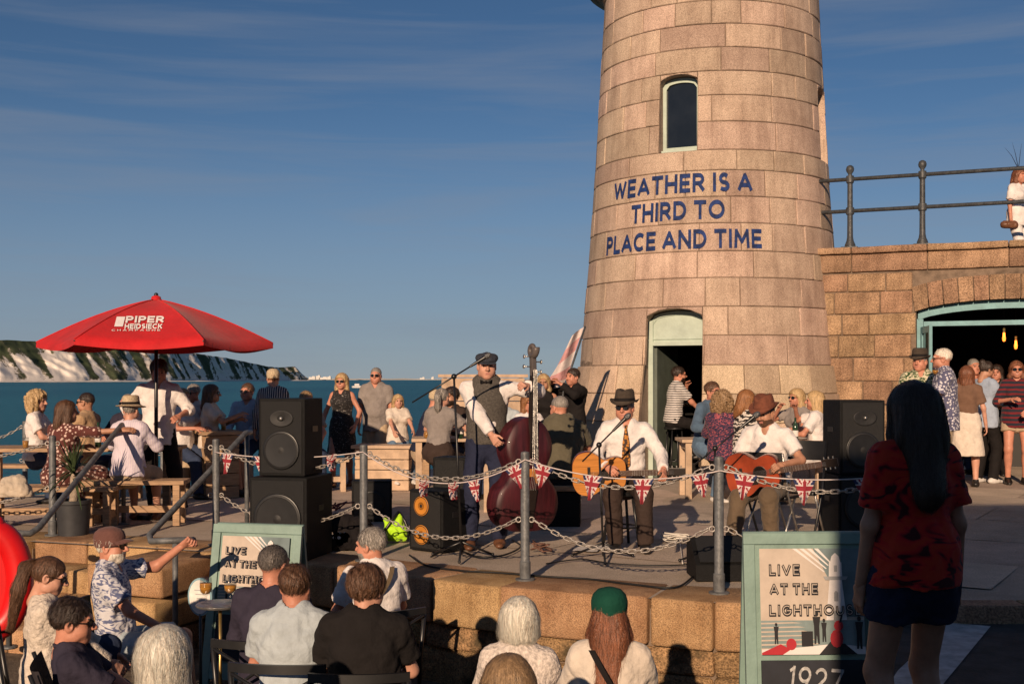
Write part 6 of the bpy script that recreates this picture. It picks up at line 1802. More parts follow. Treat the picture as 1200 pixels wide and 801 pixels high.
def wedge():
    X, Y = px(843, 151); t = thing('stage_monitor', 'black wedge floor monitor behind the rightmost grey post', 'loudspeaker', (X, Y, 0), math.radians(182))
    b = MB(); b.prism([(-.20, 0), (.20, 0), (.20, .12), (-.06, .31), (-.20, .29)], .44, Matrix.Translation((-.22, 0, 0)) @ Matrix(((0, 0, 1, 0), (1, 0, 0, 0), (0, 1, 0, 0), (0, 0, 0, 1)))); b.build('cabinet', black, t)
    b = MB(); b.box((0, .088, .225), (.38, .28, .008), rot=(-.63, 0, 0)); b.build('grille', grille, t)
    b = MB(); b.box((0, -.202, .16), (.14, .006, .04), bev=.002); b.build('handle', black_gloss, t)
wedge()

def mic_stand(label, base, top, boom_tip, legs=3, mic=True, counter=.18, name='microphone_stand', rl=.30):
    t = thing(name, label, 'microphone stand', base); O = Vector(base)
    b = MB(); b.tube([(0, 0, .03), Vector(top) - O], .0095, 8); b.build('shaft', black_gloss, t, smooth=True)
    for k in range(legs):
        a = 2 * PI * k / legs + .5; b = MB(); b.tube([(0, 0, .14), (rl * math.cos(a), rl * math.sin(a), .012)], .010, 7); b.sphere((rl * math.cos(a), rl * math.sin(a), .014), .014); b.build('leg', black_gloss, t, smooth=True)
    T, E = Vector(top) - O, Vector(boom_tip) - O; d = (E - T).normalized()
    b = MB(); b.sphere(T, .025); b.build('clutch', black_gloss, t, smooth=True)
    b = MB(); b.tube([T - d * counter, E], .007, 7); b.build('boom', black_gloss, t, smooth=True)
    if mic:
        b = MB(); R = d.to_track_quat('Z', 'Y').to_matrix(); b.lathe([(.010, -.02), (.013, .03), (.017, .10), (.018, .13)], 12, c=E, rot=R); m_ = b.build('microphone', black_gloss, t, auto=50)
        b = MB(); b.lathe([(.018, .13), (.025, .14), (.027, .16), (.022, .18), (.010, .192), (0, .194)], 12, c=E, rot=R); b.build('mic_head', mat('mic_mesh', (.16, .16, .16), .4, .3, 200, .4, 300, metal=.7), m_, smooth=True)
    return t
def at(x, y, s):                                          # photo point at a known depth
    return Vector(((x - CX) / s, FPX / s, CAM_Z + (HY - y) / s))
mic_stand('black boom microphone stand in front of the double bass player', (*px(541, 137), 0), at(532, 441, 137), at(553, 428, 137), counter=.42)
mic_stand('black microphone stand in front of the singing guitarist', (*px(707, 138), 0), at(702, 521, 138), at(720, 503, 138), counter=.20)
mic_stand('black boom microphone stand in front of the brown hatted guitarist', (*px(836, 142), 0), at(838, 525, 142), at(869, 500, 142), counter=.22)

# ---- instruments
def outline(pts, n=64, mirror=True):
    """smooth closed outline from right-hand half profile (x, y)"""
    P = [Vector((x, y)) for x, y in pts]; out = []
    for i in range(len(P) - 1):
        p0, p1, p2, p3 = P[max(0, i - 1)], P[i], P[i + 1], P[min(len(P) - 1, i + 2)]
        for k in range(6):
            t = k / 6; out.append(.5 * ((2 * p1) + (p2 - p0) * t + (2 * p0 - 5 * p1 + 4 * p2 - p3) * t * t + (3 * p1 - p0 - 3 * p2 + p3) * t ** 3))
    out.append(P[-1]); L = [(p.x, p.y) for p in out]
    return L + [(-x, y) for x, y in reversed(L[1:-1])]
G_PROF = [(0, -.25), (.10, -.245), (.175, -.20), (.20, -.12), (.185, -.05), (.135, .02), (.125, .05), (.145, .11), (.145, .17), (.10, .225), (0, .235)]
spruce = mat('guitar_spruce', (.50, .20, .045), .3, .2, 4, stretch=(30, 1, 1), coat=.5); mahog = mat('guitar_mahogany', (.16, .035, .018), .3, .3, 5, stretch=(20, 1, 1), coat=.5)
sunburst = mat('guitar_sunburst', (.30, .05, .02), .25, .3, 4, coat=.5); ebony = mat('ebony', (.018, .012, .01), .4, .2); rosew = mat('rosewood', (.10, .05, .03), .45, .3, 6)
def guitar(label, loc, M3, topm, cut=False):
    """body in local xy, neck along +y, face towards +z"""
    t = thing('guitar', label, 'guitar', loc); t.rotation_euler = M3.to_euler()
    ol = outline(G_PROF); n = len(ol)
    def ring(z, sc): return [(x * sc, y * sc, z) for x, y in ol]
    b = MB(); V = ring(-.05, .985) + ring(-.045, 1) + ring(.045, 1) + ring(.05, .985); b.add(V, [(k * n + i, k * n + (i + 1) % n, (k + 1) * n + (i + 1) % n, (k + 1) * n + i) for k in range(3) for i in range(n)] + [tuple(range(n))[::-1]])
    b.build('sides', mahog, t, auto=50)
    b = MB(); b.add(ring(.0505, .985), [tuple(range(n))]); b.build('soundboard', topm, t)
    b = MB(); b.lathe([(0, .0515), (.050, .0515)], 24, c=(0, .065, 0)); b.build('sound_hole', ebony, t)
    b = MB(); b.lathe([(.052, .0512), (.060, .0520), (.062, .0512)], 28, c=(0, .065, 0)); b.build('rosette', ebony, t)
    b = MB(); b.add([(.0, -.0, .0525), (.055, .045, .0525), (.10, .03, .0525), (.10, -.05, .0525), (.05, -.08, .0525)], [(0, 1, 2, 3, 4)]); b.build('pickguard', ebony, t)
    b = MB(); b.box((0, -.10, .056), (.13, .026, .010), bev=.003); b.build('bridge', ebony, t)
    b = MB(); b.box((0, .385, .056), (.050, .46, .012), bev=.002); b.build('fingerboard', rosew, t)
    b = MB(); b.box((0, .43, .038), (.046, .38, .026), bev=.008); b.build('neck', mahog, t)
    for k in range(12):
        b = MB(); yy = .60 - .62 * (1 - 2 ** (-(k + 1) / 12)); b.box((0, yy, .0627), (.048, .003, .002)); b.build('fret', chrome, t)
    b = MB(); b.box((0, .69, .045), (.07, .15, .016), rot=(.22, 0, 0), bev=.004); hs_ = b.build('headstock', ebony, t)
    for k in range(6):
        b = MB(); s = -1 if k < 3 else 1; b.tube([(s * .036, .645 + .04 * (k % 3), .04), (s * .055, .645 + .04 * (k % 3), .04)], .006, 6); b.build('tuner', chrome, hs_)
    b = MB()
    for k in range(6): xx = -.021 + .0084 * k; b.tube([(xx, -.10, .064), (xx * .8, .61, .066), (xx * .8, .66, .062)], .0009, 4)
    b.build('strings', chrome, t)
    return t
def frame(xdir, ydir):
    y = Vector(ydir).normalized(); z = Vector(xdir).cross(y).normalized(); x = y.cross(z); return Matrix((x, y, z)).transposed()

def double_bass(label, loc, face_deg, tilt):
    t = thing('double_bass', label, 'double bass', loc); wine = mat('bass_varnish', (.050, .007, .011), .5, .4, 3, stretch=(8, 8, 1), coat=.15)
    prof = [(0, .16), (.16, .17), (.28, .25), (.325, .38), (.30, .52), (.215, .63), (.185, .70), (.20, .77), (.235, .86), (.235, .97), (.17, 1.10), (.08, 1.17), (0, 1.19)]
    ol = outline(prof); n = len(ol); cy = .62
    def ring(d, sc): return [(x * sc, d, cy + (y - cy) * sc) for x, y in ol]
    b = MB(); V = ring(.10, 0.93) + ring(.095, 1) + ring(-.075, 1) + ring(-.085, .97)
    b.add(V, [(k * n + i, k * n + (i + 1) % n, (k + 1) * n + (i + 1) % n, (k + 1) * n + i) for k in range(3) for i in range(n)] + [tuple(range(n))]); b.build('sides', wine, t, auto=50)
    b = MB(); rs = [(1.0, -.080), (.985, -.090), (.80, -.112), (.45, -.13), (.0, -.136)]; V = [p for sc, d in rs for p in ring(d, sc)]
    b.add(V, [(k * n + i, k * n + (i + 1) % n, (k + 1) * n + (i + 1) % n, (k + 1) * n + i) for k in range(4) for i in range(n)]); b.build('belly', wine, t, smooth=True)
    b = MB(); b.box((0, -.10, 1.30), (.05, .035, .55), bev=.012); b.build('neck', ebony, t)
    b = MB(); b.add([(-.036, -.150, .84), (.036, -.150, .84), (.024, -.128, 1.60), (-.024, -.128, 1.60), (-.036, -.165, .84), (.036, -.165, .84), (.024, -.14, 1.60), (-.024, -.14, 1.60)], [(0, 1, 2, 3), (4, 5, 6, 7), (0, 1, 5, 4), (1, 2, 6, 5), (2, 3, 7, 6), (3, 0, 4, 7)]); b.build('fingerboard', ebony, t)
    b = MB(); b.box((0, -.10, 1.66), (.05, .055, .20), rot=(-.12, 0, 0), bev=.012); hd = b.build('peg_box', mat('scroll_grey', (.10, .085, .08), .4, .2), t)
    b = MB(); sp_ = []; rs_ = []
    for i in range(22): a = PI * .9 + i * .36; r = .072 - .0028 * i; sp_.append((0, -.085 + r * math.cos(a) * .9, 1.80 + r * math.sin(a))); rs_.append(.034 - .0008 * i)
    b.tube(sp_, rs_, 10); b.build('scroll', MATS['scroll_grey'], hd, smooth=True)
    for k in range(4):
        b = MB(); s = -1 if k % 2 else 1; b.tube([(s * .02, -.10, 1.60 + .045 * k), (s * .085, -.09, 1.60 + .045 * k)], .007, 6); b.sphere((s * .09, -.09, 1.60 + .045 * k), (.008, .02, .02)); b.build('tuner', chrome, hd, smooth=True)
    b = MB(); b.prism([(-.07, 0), (-.05, .0), (-.03, .06), (.03, .06), (.05, 0), (.07, 0), (.055, .13), (-.055, .13)], .02, Matrix.Translation((0, -.125, .60)) @ Matrix.Rotation(PI / 2, 4, 'X')); b.build('bridge', spruce, t)
    b = MB(); b.add([(-.05, -.155, .55), (.05, -.155, .55), (.03, -.115, .20), (-.03, -.115, .20), (-.05, -.165, .55), (.05, -.165, .55), (.03, -.125, .20), (-.03, -.125, .20)], [(0, 1, 2, 3), (4, 5, 6, 7), (0, 1, 5, 4), (1, 2, 6, 5), (2, 3, 7, 6), (3, 0, 4, 7)]); b.build('tailpiece', ebony, t)
    for s in (-1, 1):
        b = MB(); b.tube([(s * .095, -.128, .76), (s * .105, -.13, .73), (s * .12, -.128, .66), (s * .135, -.124, .59), (s * .15, -.118, .56)], [.010, .006, .007, .006, .010], 6); b.build('f_hole', ebony, t, smooth=True)
    b = MB()
    for k in range(4): xx = -.027 + .018 * k; b.tube([(xx, -.165, .54), (xx, -.262 * .0 - .232 * 0 - .258 * 0 - .20, .72), (xx * .6, -.145, 1.62)], .0016, 4)
    b.build('strings', chrome, t)
    b = MB(); b.tube([(0, 0, .17), (0, 0, .0)], .010, 8); b.build('end_pin', chrome, t, smooth=True)
    t.rotation_euler = Euler((tilt[0], tilt[1], math.radians(face_deg)), 'XYZ')
    return t

# ---- yucca in a dark pot
def yucca():
    X, Y = px(86, 119); t = thing('yucca', 'spiky yucca in a dark plant pot beside the steps', 'plant', (X, Y, 0))
    b = MB(); b.lathe([(0, .0), (.145, .0), (.165, .30), (.175, .31), (.175, .345), (.16, .345), (.155, .30), (0, .29)], 24); b.build('pot', mat('pot_dark', (.035, .036, .04), .6, .2), t, auto=40)
    b = MB(); b.tube([(0, 0, .28), (.01, 0, .42), (.0, .01, .60)], [.045, .042, .035], 9); b.build('trunk', mat('yucca_trunk', (.42, .33, .25), .9, .3, 20, .6), t, smooth=True)
    gm = mat('yucca_leaf', (.05, .075, .03), .5, .35, 8); r = random.Random(4)
    for k in range(64):
        el = r.uniform(-.5, 1.45); az = r.uniform(0, 2 * PI); L = r.uniform(.30, .46); V = []; n = 5; base = Vector((0, .0, .56 + .10 * r.random()))
        d = Vector((math.cos(az) * math.cos(el), math.sin(az) * math.cos(el), math.sin(el))); sd = d.cross(Vector((0, 0, 1))).normalized()
        for i in range(n + 1):
            u = i / n; p = base + d * L * u - Vector((0, 0, .10 * u * u * (1 - .5 * max(0, math.sin(el))))); w = .013 * (1 - u ** 2.2) + .001
            V += [p - sd * w, p + sd * w + Vector((0, 0, .0))]
        link('leaf', mesh_np('leaf', V, [(2 * i, 2 * i + 1, 2 * i + 3, 2 * i + 2) for i in range(n)]), gm, t)
yucca()

# ---- small things
def blob_thing(name, label, cat, c, parts, m, h=.008, seed=1, wr=.01):
    """soft lumpy object from blended volumes"""
    lo = np.min([np.minimum(p[0], p[1]) for p in parts], 0) - .12; hi = np.max([np.maximum(p[0], p[1]) for p in parts], 0) + .12
    G = Field(lo, hi, h)
    for a, b_, ra, rb in parts: G.cone(a, b_, ra, rb, .05)
    G.wrinkle(wr, 30, seed); G.plane((0, 0, .002), (0, 0, -1)); V, Q = G.mesh()
    o = link(name, mesh_np(name, V, Q), m); o.location = c; return tag(o, label, cat)
A_ = np.array
hi_vis = pattern_mat('hi_vis', 'leaf', (.42, .75, .02), (.30, .55, .02), (.05, .06, .02), 9, .6, .56)
x, y = px(465, 124); blob_thing('hi_vis_bag', 'fluorescent yellow-green bag on the stage by the bass cabinet', 'bag', (x, y, 0), [(A_([-.05, 0, .08]), A_([.06, .0, .06]), .085, .07), (A_([.0, 0, .12]), A_([.03, 0, .24]), .07, .025), (A_([-.06, 0, .14]), A_([-.11, 0, .20]), .035, .02)], hi_vis, seed=3, wr=.02)
_hb = bpy.data.objects['hi_vis_bag']
for _p in ([(-.12, -.06, .02), (-.10, -.09, .12), (-.03, -.06, .22), (.02, -.01, .28)], [(.10, -.05, .01), (.12, -.04, .10), (.08, -.02, .19), (.03, -.0, .27)]):
    b = MB(); b.tube(_p, .014, 6); b.build('strap', black_gloss, _hb, smooth=True)
x, y = px(408, 130); blob_thing('gear_bag', 'slumped black gear bag beside the left subwoofer', 'bag', (x, y, 0), [(A_([-.16, 0, .12]), A_([.16, .02, .10]), .14, .12), (A_([-.1, .02, .22]), A_([.12, 0, .2]), .10, .09)], cloth('bag_black', (.012, .010, .011)), seed=8, wr=.02)
x, y = px(16, 122); blob_thing('cream_bag', 'cream cloth bag hanging on the bench at far left', 'bag', (x, y, .40), [(A_([-.06, 0, .04]), A_([.08, .0, .04]), .09, .08), (A_([-.04, 0, .12]), A_([.05, 0, .14]), .08, .07), (A_([.10, 0, .06]), A_([.15, 0, -.02]), .06, .03)], cloth('cream_bag', (.50, .42, .33)), seed=5, wr=.02)

def cable(label, pts, m=cable_m, r=.008, n=8, name='cable'):
    P = [Vector(p) for p in pts]; out = []
    for i in range(len(P) - 1):
        p0, p1, p2, p3 = P[max(0, i - 1)], P[i], P[i + 1], P[min(len(P) - 1, i + 2)]
        for k in range(n): t = k / n; out.append(.5 * ((2 * p1) + (p2 - p0) * t + (2 * p0 - 5 * p1 + 4 * p2 - p3) * t * t + (3 * p1 - p0 - 3 * p2 + p3) * t ** 3))
    out.append(P[-1]); b = MB(); b.tube(out, r, 6); o = b.build(name, m, smooth=True); return tag(o, label, 'cable')
def gz(x, y, z=.012):
    d = FPX * (CAM_Z - z) / (y - HY); return ((x - CX) / FPX * d, d, z)
cable('long black cable snaking along the quay edge stones', [gz(480, 650), gz(500, 662), gz(540, 668), gz(590, 671), gz(640, 675), gz(690, 678), gz(740, 684), gz(790, 688), gz(812, 675)])
cable('black cable loop beside the bass player\'s microphone stand', [gz(505, 652), gz(530, 642), gz(560, 652), gz(590, 650), gz(610, 640), gz(600, 632)])
cable('thin black cable on the deck before the singer', [gz(640, 660), gz(680, 655), gz(720, 660), gz(770, 662), gz(810, 660), gz(818, 652)], r=.006)
r_ = random.Random(9)
c = Vector(gz(790, 632)); cable('tangled pale cable coiled on the deck beside the singer', [(c.x + r_.uniform(-.16, .16), c.y + r_.uniform(-.12, .12), .012 + r_.uniform(0, .07)) for _ in range(26)] + [gz(800, 660)], cable_w, .006, 6)
c = Vector(gz(634, 645)); cable('tangled brown cable on the deck behind the central post', [(c.x + r_.uniform(-.10, .10), c.y + r_.uniform(-.10, .10), .012 + r_.uniform(0, .08)) for _ in range(20)], mat('brown_cable', (.14, .07, .05), .6, .2), .006, 6)
c = Vector(gz(395, 628)); cable('dark red cable draped over the black gear bag', [(c.x + r_.uniform(-.2, .2), c.y + r_.uniform(-.1, .1), .30 + r_.uniform(-.03, .05)) for _ in range(10)], mat('red_cable', (.16, .01, .015), .5, .2), .008, 6)
# set list sheets
for i, (xa, ya, rz) in enumerate(((715, 641, .3), (688, 643, -.2))):
    p = gz(xa, ya, .004 + .004 * i); b = MB(); n = 5
    V = [((-.11 + .22 * a / n), (-.15 + .3 * q / n), .003 * math.sin(a * 1.3 + q)) for q in range(n + 1) for a in range(n + 1)]
    b.add(V, [(q * (n + 1) + a, q * (n + 1) + a + 1, (q + 1) * (n + 1) + a + 1, (q + 1) * (n + 1) + a) for q in range(n) for a in range(n)])
    o = b.build('song_sheet', mat('paper', (.62, .58, .54), .8, .1)); o.location = (p[0], p[1], p[2] + .004); o.rotation_euler = (0, 0, rz)
    tag(o, ['white song sheet on the deck right of the microphone stand foot', 'white song sheet on the deck left of the microphone stand foot'][i], 'paper', 'song sheets on the deck')
# small boat far out
def boat():
    d = 900; X = (419 - CX) / FPX * d; t = thing('motor_boat', 'tiny white motor boat far out on the sea', 'boat', (X, d, SEA_Z), .3)
    b = MB(); b.add([(-4, -1.2, 0), (3, -1.3, 0), (5.5, 0, 0), (3, 1.3, 0), (-4, 1.2, 0), (-4.2, -1.5, 1.4), (3.2, -1.6, 1.5), (6.5, 0, 1.8), (3.2, 1.6, 1.5), (-4.2, 1.5, 1.4)],
                    [(0, 1, 2, 3, 4), (5, 6, 7, 8, 9)] + [(i, (i + 1) % 5, (i + 1) % 5 + 5, i + 5) for i in range(5)]); b.build('hull', white_paint, t)
    b = MB(); b.box((-.5, 0, 2.3), (3.5, 2.2, 1.6), bev=.3); b.build('cabin', white_paint, t)
boat()
# pink-white flag on a slanting pole beside the tower
def flag_pole():
    p = at(655, 458, 84); t = thing('flag', 'faded pink and white flag on a pole beside the tower', 'flag', (p.x, p.y, 0))
    b = MB(); tp = at(686, 382, 84) - Vector((p.x, p.y, 0)); b.tube([(0, 0, .0), (0.02, 0, .9), (.06, 0, 1.35), tp], .014, 8); b.build('pole', rail_dark, t, smooth=True)
    n = 14; V = []
    for j in range(n + 1):
        for i in range(n + 1):
            u, v = i / n, j / n; q = tp.lerp(Vector((.06, 0, 1.45)), v) + Vector((-.34 * u * (.55 + .45 * v), .06 * math.sin(5 * u + 3 * v), -.16 * u + .03 * math.sin(6 * v + 2 * u))); V.append(q)
    F = [(q * (n + 1) + a, q * (n + 1) + a + 1, (q + 1) * (n + 1) + a + 1, (q + 1) * (n + 1) + a) for q in range(n) for a in range(n)]
    link('flag_cloth', mesh_np('flag_cloth', V, F, [1 if (q // 3) % 2 else 0 for q in range(n) for a in range(n)]), [flag_white, cloth('faded_pink', (.50, .26, .26))], t)
flag_pole()
def wine_glass(label, p, fill=(.55, .40, .12)):
    g = thing('wine_glass', label, 'glass', p, 0, 'glasses in hands and on tables')
    b = MB(); b.lathe([(0, 0), (.034, .001), (.034, .004), (.005, .009), (.004, .085), (.018, .095), (.036, .125), (.038, .155), (.033, .20), (.0318, .20), (.0365, .155), (.034, .127), (.016, .10), (0, .097)], 14); b.build('bowl', glass_m, g, smooth=True)
    b = MB(); b.lathe([(0, .10), (.016, .102), (.032, .126), (.035, .148), (0, .148)], 14); b.build('wine', beer_m, g, smooth=True)
# ================================================================== PEOPLE
jeans = cloth('jeans', (.035, .05, .095)); blue_jean = cloth('pale_jeans', (.10, .16, .24)); white_c = cloth('white', (.70, .65, .63)); cream = cloth('cream', (.62, .54, .46))
black_c = cloth('black', (.014, .012, .012)); khaki = cloth('khaki', (.40, .30, .20)); olive = cloth('olive', (.105, .092, .062)); grey_c = cloth('grey_marl', (.24, .21, .195))
brown_t = cloth('dark_brown', (.045, .03, .025)); navy = cloth('navy', (.02, .024, .05)); purple_navy = cloth('purple_navy', (.035, .03, .048)); pale_blue = cloth('pale_blue', (.32, .38, .48))
sky_shirt = cloth('ice_blue', (.40, .45, .48)); denim = cloth('denim_shirt', (.075, .12, .18)); lav = pattern_mat('lavender_stripe', 'stripes', (.55, .48, .58), (.62, .56, .60), None, 14, .85, .5, 'X')
tanshirt = cloth('tan_shirt', (.40, .26, .15)); shoe_b = mat('black_leather', (.015, .013, .012), .4, .2); shoe_w = mat('white_trainer', (.60, .57, .54), .6, .1); shoe_br = mat('brown_leather', (.14, .06, .03), .45, .2)
felt_d = mat('felt_charcoal', (.060, .044, .032), .9, .2, 30, .4); felt_br = mat('felt_brown', (.17, .055, .03), .9, .2, 30, .4); straw = mat('straw', (.55, .43, .28), .85, .2, 60, .7, 120)
gcap = cloth('green_cap', (.008, .060, .040)); bcap = cloth('maroon_cap', (.14, .065, .055)); tweed = mat('tweed_grey', (.035, .04, .055), .9, .4, 60, .4)
stripe_bw = pattern_mat('breton_stripe', 'stripes', (.62, .58, .55), (.06, .06, .07), None, 9, .85, .62, 'Z', .6)
zebra = pattern_mat('zebra_print', 'stripes', (.62, .56, .50), (.02, .018, .018), None, 6.5, .85, .5, 'Z', 7)
floral_d = pattern_mat('dark_floral', 'leaf', (.025, .02, .045), (.05, .035, .08), (.40, .09, .10), 22, .85, .50)
floral_b = pattern_mat('blue_white_print', 'blot', (.60, .58, .62), (.10, .10, .17), None, 34, .85, .40)
floral_g = pattern_mat('palm_print', 'leaf', (.55, .50, .36), (.06, .11, .04), (.03, .06, .025), 11, .85, .50)
tie_dye = pattern_mat('blue_tie_dye', 'leaf', (.56, .56, .60), (.14, .16, .27), (.10, .12, .22), 12, .85, .52)
red_print = pattern_mat('red_print', 'leaf', (.05, .006, .008), (.44, .010, .014), (.46, .03, .012), 5, .85, .40)
dress_p = pattern_mat('pink_brown_print', 'blot', (.58, .42, .36), (.10, .03, .025), None, 26, .85, .36)
dress_b = pattern_mat('black_white_dress', 'leaf', (.02, .018, .018), (.05, .045, .045), (.30, .28, .26), 16, .85, .60)
knit = mat('cable_knit', (.60, .52, .44), .9, .15, 40, .8, 45)
lace = mat('cream_lace', (.64, .56, .50), .9, .25, 60, .7, 60)
def P_(label, x, s, **k):
    X, Y = px(x, s); z = k.pop('z', None)
    return person(label, X, Y, deck_z(X, Y) if z is None else z, **k)

# ---- musicians
bp = P_('double bass player in flat cap, white shirt and tweed waistcoat', 570, 128, face=180, h=1.80, top=white_c, sleeve='long', bmat=navy, shoes=shoe_br, hat='flatcap', hatm=tweed, hc='dark', head=(-6, -4),
        rh=(-.08, .34, .98), lh=(-.37, .24, 1.47), lelb=(-1, -.2, -.1), curl=.7, tucked=True, rf=(.15, .10, 0), lf=(-.12, -.04, 0), strands=200)
def waistcoat(J):
    G = Field(J['P'] - .30, J['Nk'] + .25, .011); k = J['k']; P, sp, tf, rt = J['P'], J['sp'], J['tf'], J['rt']
    G.cone(P + sp * .02, P + sp * .16 * k, .178 * k, .165 * k, .05, tf, .74); G.cone(P + sp * .16 * k, J['Ch'], .165 * k, .184 * k, .05, tf, .72); G.cone(J['Ch'], J['Ch'] + sp * .11 * k, .184 * k, .155 * k, .05, tf, .70)
    for S in (J['sh_r'], J['sh_l']): G.ell(S + (S - J['Nk']) * .22, np.array([.085, .12, .15]) * k, None, .02, True); G.cone(J['Nk'] - sp * .05, J['Nk'] + (S - J['Nk']) * .45 - sp * .02, .05, .05, .04)
    G.plane(P - sp * .02, -sp); G.cone(J['Nk'] + sp * .02, J['Nk'] + sp * .2, .068, .09, .01, sub=True); G.cone(J['Nk'] + tf * .20 + sp * .08, J['Ch'] + tf * .22 - sp * .10, .12, .02, .01, sub=True)
    G.wrinkle(.005, 20, 4); V, Q = G.mesh(); link('waistcoat', mesh_np('waistcoat', V, Q), mat('waistcoat_tweed', (.085, .075, .065), .9, .3, 60, .4), J['root'])
waistcoat(bp)
def tie(J, m, w=.035, L=.36, bow=False):
    b = MB(); p = [J['Nk'] + J['tf'] * (.085 + .05 * min(1, t * 2.5)) - J['sp'] * (.01 + L * t) for t in (0, .08, .4, .9, 1)]; ws = [.016, .012, w * .8, w, .002]; V = []
    if bow:
        c = J['Nk'] + J['tf'] * .10 - J['sp'] * .005
        for s in (-1, 1): b.add([c, c + J['rt'] * s * .055 + J['sp'] * .025, c + J['rt'] * s * .055 - J['sp'] * .025, c + J['tf'] * .02], [(0, 1, 2), (3, 1, 2), (0, 3, 1), (0, 3, 2)])
        b.sphere(tuple(c + J['tf'] * .01), .014)
    else:
        for q, ww in zip(p, ws): V += [q - J['rt'] * ww + J['tf'] * .018, q + J['rt'] * ww + J['tf'] * .018, q + J['tf'] * .028]
        b.add(V, [f for i in range(4) for f in ((3 * i, 3 * i + 2, 3 * i + 5, 3 * i + 3), (3 * i + 2, 3 * i + 1, 3 * i + 4, 3 * i + 5))])
    b.build('bow_tie' if bow else 'tie', m, J['root'], smooth=True)
tie(bp, black_c, bow=True)
double_bass('dark red double bass held upright by the capped player', (*px(611, 129), .0), 30, (.03, .02))

sg = P_('seated singer with guitar in charcoal trilby, white shirt and patterned tie', 733, 127, face=184, h=1.74, pose='sit', seat=.50, lean=4, top=white_c, sleeve='long', bmat=brown_t, shoes=shoe_b, hat='trilby', hatm=felt_d, bandm=black_c,
        hc='grey', glasses=True, head=(16, -2), rh=(.17, .33, .74), lh=(-.33, .36, .72), curl=.6, rf=(.10, .36, 0), lf=(-.17, .40, 0), skin='red', strands=200)
tie(sg, pattern_mat('gold_tie', 'blot', (.45, .18, .03), (.05, .03, .02), None, 40, .7, .45), .04, .40)
gX, gY = px(703, 130)
guitar('blonde acoustic guitar held by the singer in the charcoal trilby', (gX, gY, .685), frame((0, .10, -1), (1, -.04, .03)), spruce)
g2 = P_('seated guitarist in brown hat and white short sleeved shirt', 903, 128, face=214, h=1.72, pose='sit', seat=.47, lean=9, top=white_c, sleeve='short', bmat=cloth('olive_drab', (.12, .085, .055)), shoes=shoe_br, hat='trilby', hatm=felt_br, bandm=felt_br,
        hc='brown', beard='brown', head=(8, -16), rh=(.20, .33, .66), lh=(-.26, .36, .78), curl=.6, rf=(.14, .55, 0), lf=(-.16, .36, 0), skin='tan', strands=200)
gX, gY = px(884, 132)
guitar('red sunburst guitar held by the man in the brown hat', (gX, gY, .70), frame((.1, .1, -1), (.80, -.45, .16)), sunburst)
slim_chair('black folding chair under the guitarist in the brown hat', *px(904, 127), math.radians(180 - 214 + 0))
slim_chair('empty black folding chair with its back to the right loudspeaker', *px(936, 122), math.radians(150), H=.92)

# ---- woman crossing on the right
P_('woman in red printed shirt and dark shorts standing in the shade', 1072, 292, z=RAMP_Z, face=-14, h=1.66, sex='f', top=red_print, sleeve='short', bottom='hotpants', bmat=navy, shoes=shoe_b, hair='long', hc='dark', hairlen=.30,
   lh=(-.20, .08, .79), rh=(.22, .04, .79), strands=7000, hairw=1.28, skin='tan', open_neck=False, build=.98, hem=.05)

# ---- audience in the lower yard
P_('woman in cream cable knit with ponytail and purple scrunchie', 52, 198, z=PIT_Z, face=68, h=1.64, sex='f', pose='sit', seat=.44, top=knit, sleeve='long', bmat=jeans, shoes=shoe_b, hair='pony', hc='brown', hairlen=.28, glasses=True, head=(10, -16),
   rh=(.05, .40, .60), lh=(-.1, .42, .62), rf=(.1, .42, 0), lf=(-.1, .30, .22), strands=4500, open_neck=False)
def scrunchie(J):
    b = MB(); n = 16; pts = [(.030 * math.cos(2 * PI * i / n) * (1 + .12 * math.sin(i * 2.2)), -.118, .05 + .036 * math.sin(2 * PI * i / n)) for i in range(n)]; b.tube(pts, .017, 8, closed=True); J['hp_add'](b)
    b.build('scrunchie', pattern_mat('scrunchie_print', 'blot', (.05, .05, .16), (.30, .26, .40), None, 60, .8, .4), J['root'], smooth=True)
scr = P_('man in maroon cap and tie-dye shirt holding the handrail', 138, 168, z=PIT_Z, face=84, h=1.74, pose='sit', seat=.40, lean=-7, top=tie_dye, sleeve='short', bottom='shorts', bmat=cloth('pale_shorts', (.36, .42, .46)), shoes=shoe_b, hat='cap', hatm=bcap, hc='white', beard='white',
   head=(12, 2), rh=(.18, .34, .62), lh=(-.22, .40, 1.13), lelb=(-.6, 0, -.6), rf=(.16, .52, 0), lf=(-.16, .48, 0), glasses=True, skin='red', curl=.9, strands=500)
P_('dark haired man in purple top slumped in the camp chair', 116, 222, z=PIT_Z, face=70, h=1.72, pose='sit', seat=.32, lean=-16, top=purple_navy, sleeve='short', bmat=black_c, shoes=shoe_b, hair='short', hc='dark', glasses=True, head=(8, -4), skin='red', strands=5000)
P_('woman with straight white-blonde bob seen from behind at lower left', 190, 296, z=PIT_Z, face=14, h=1.70, sex='f', pose='sit', seat=.47, top=cream, sleeve='short', bmat=khaki, shoes=shoe_b, hair='bob', hc='white', hairlen=.10, strands=9000, res=.011)
P_('man in dark navy jacket seen from behind before the left A-board', 315, 193, z=PIT_Z, face=8, h=1.76, pose='sit', seat=.41, lean=5, top=purple_navy, sleeve='long', bmat=black_c, shoes=shoe_b, hair='crop', hc='greydark', strands=4500, head=(18, 0), skin='red', open_neck=False)
P_('man in ice blue shirt seen from behind on a cross-back chair', 341, 212, z=PIT_Z, face=6, h=1.70, pose='sit', seat=.42, lean=6, top=sky_shirt, sleeve='short', bmat=jeans, shoes=shoe_b, hair='short', hc='brown', strands=4500, skin='red', open_neck=False, build=1.05)
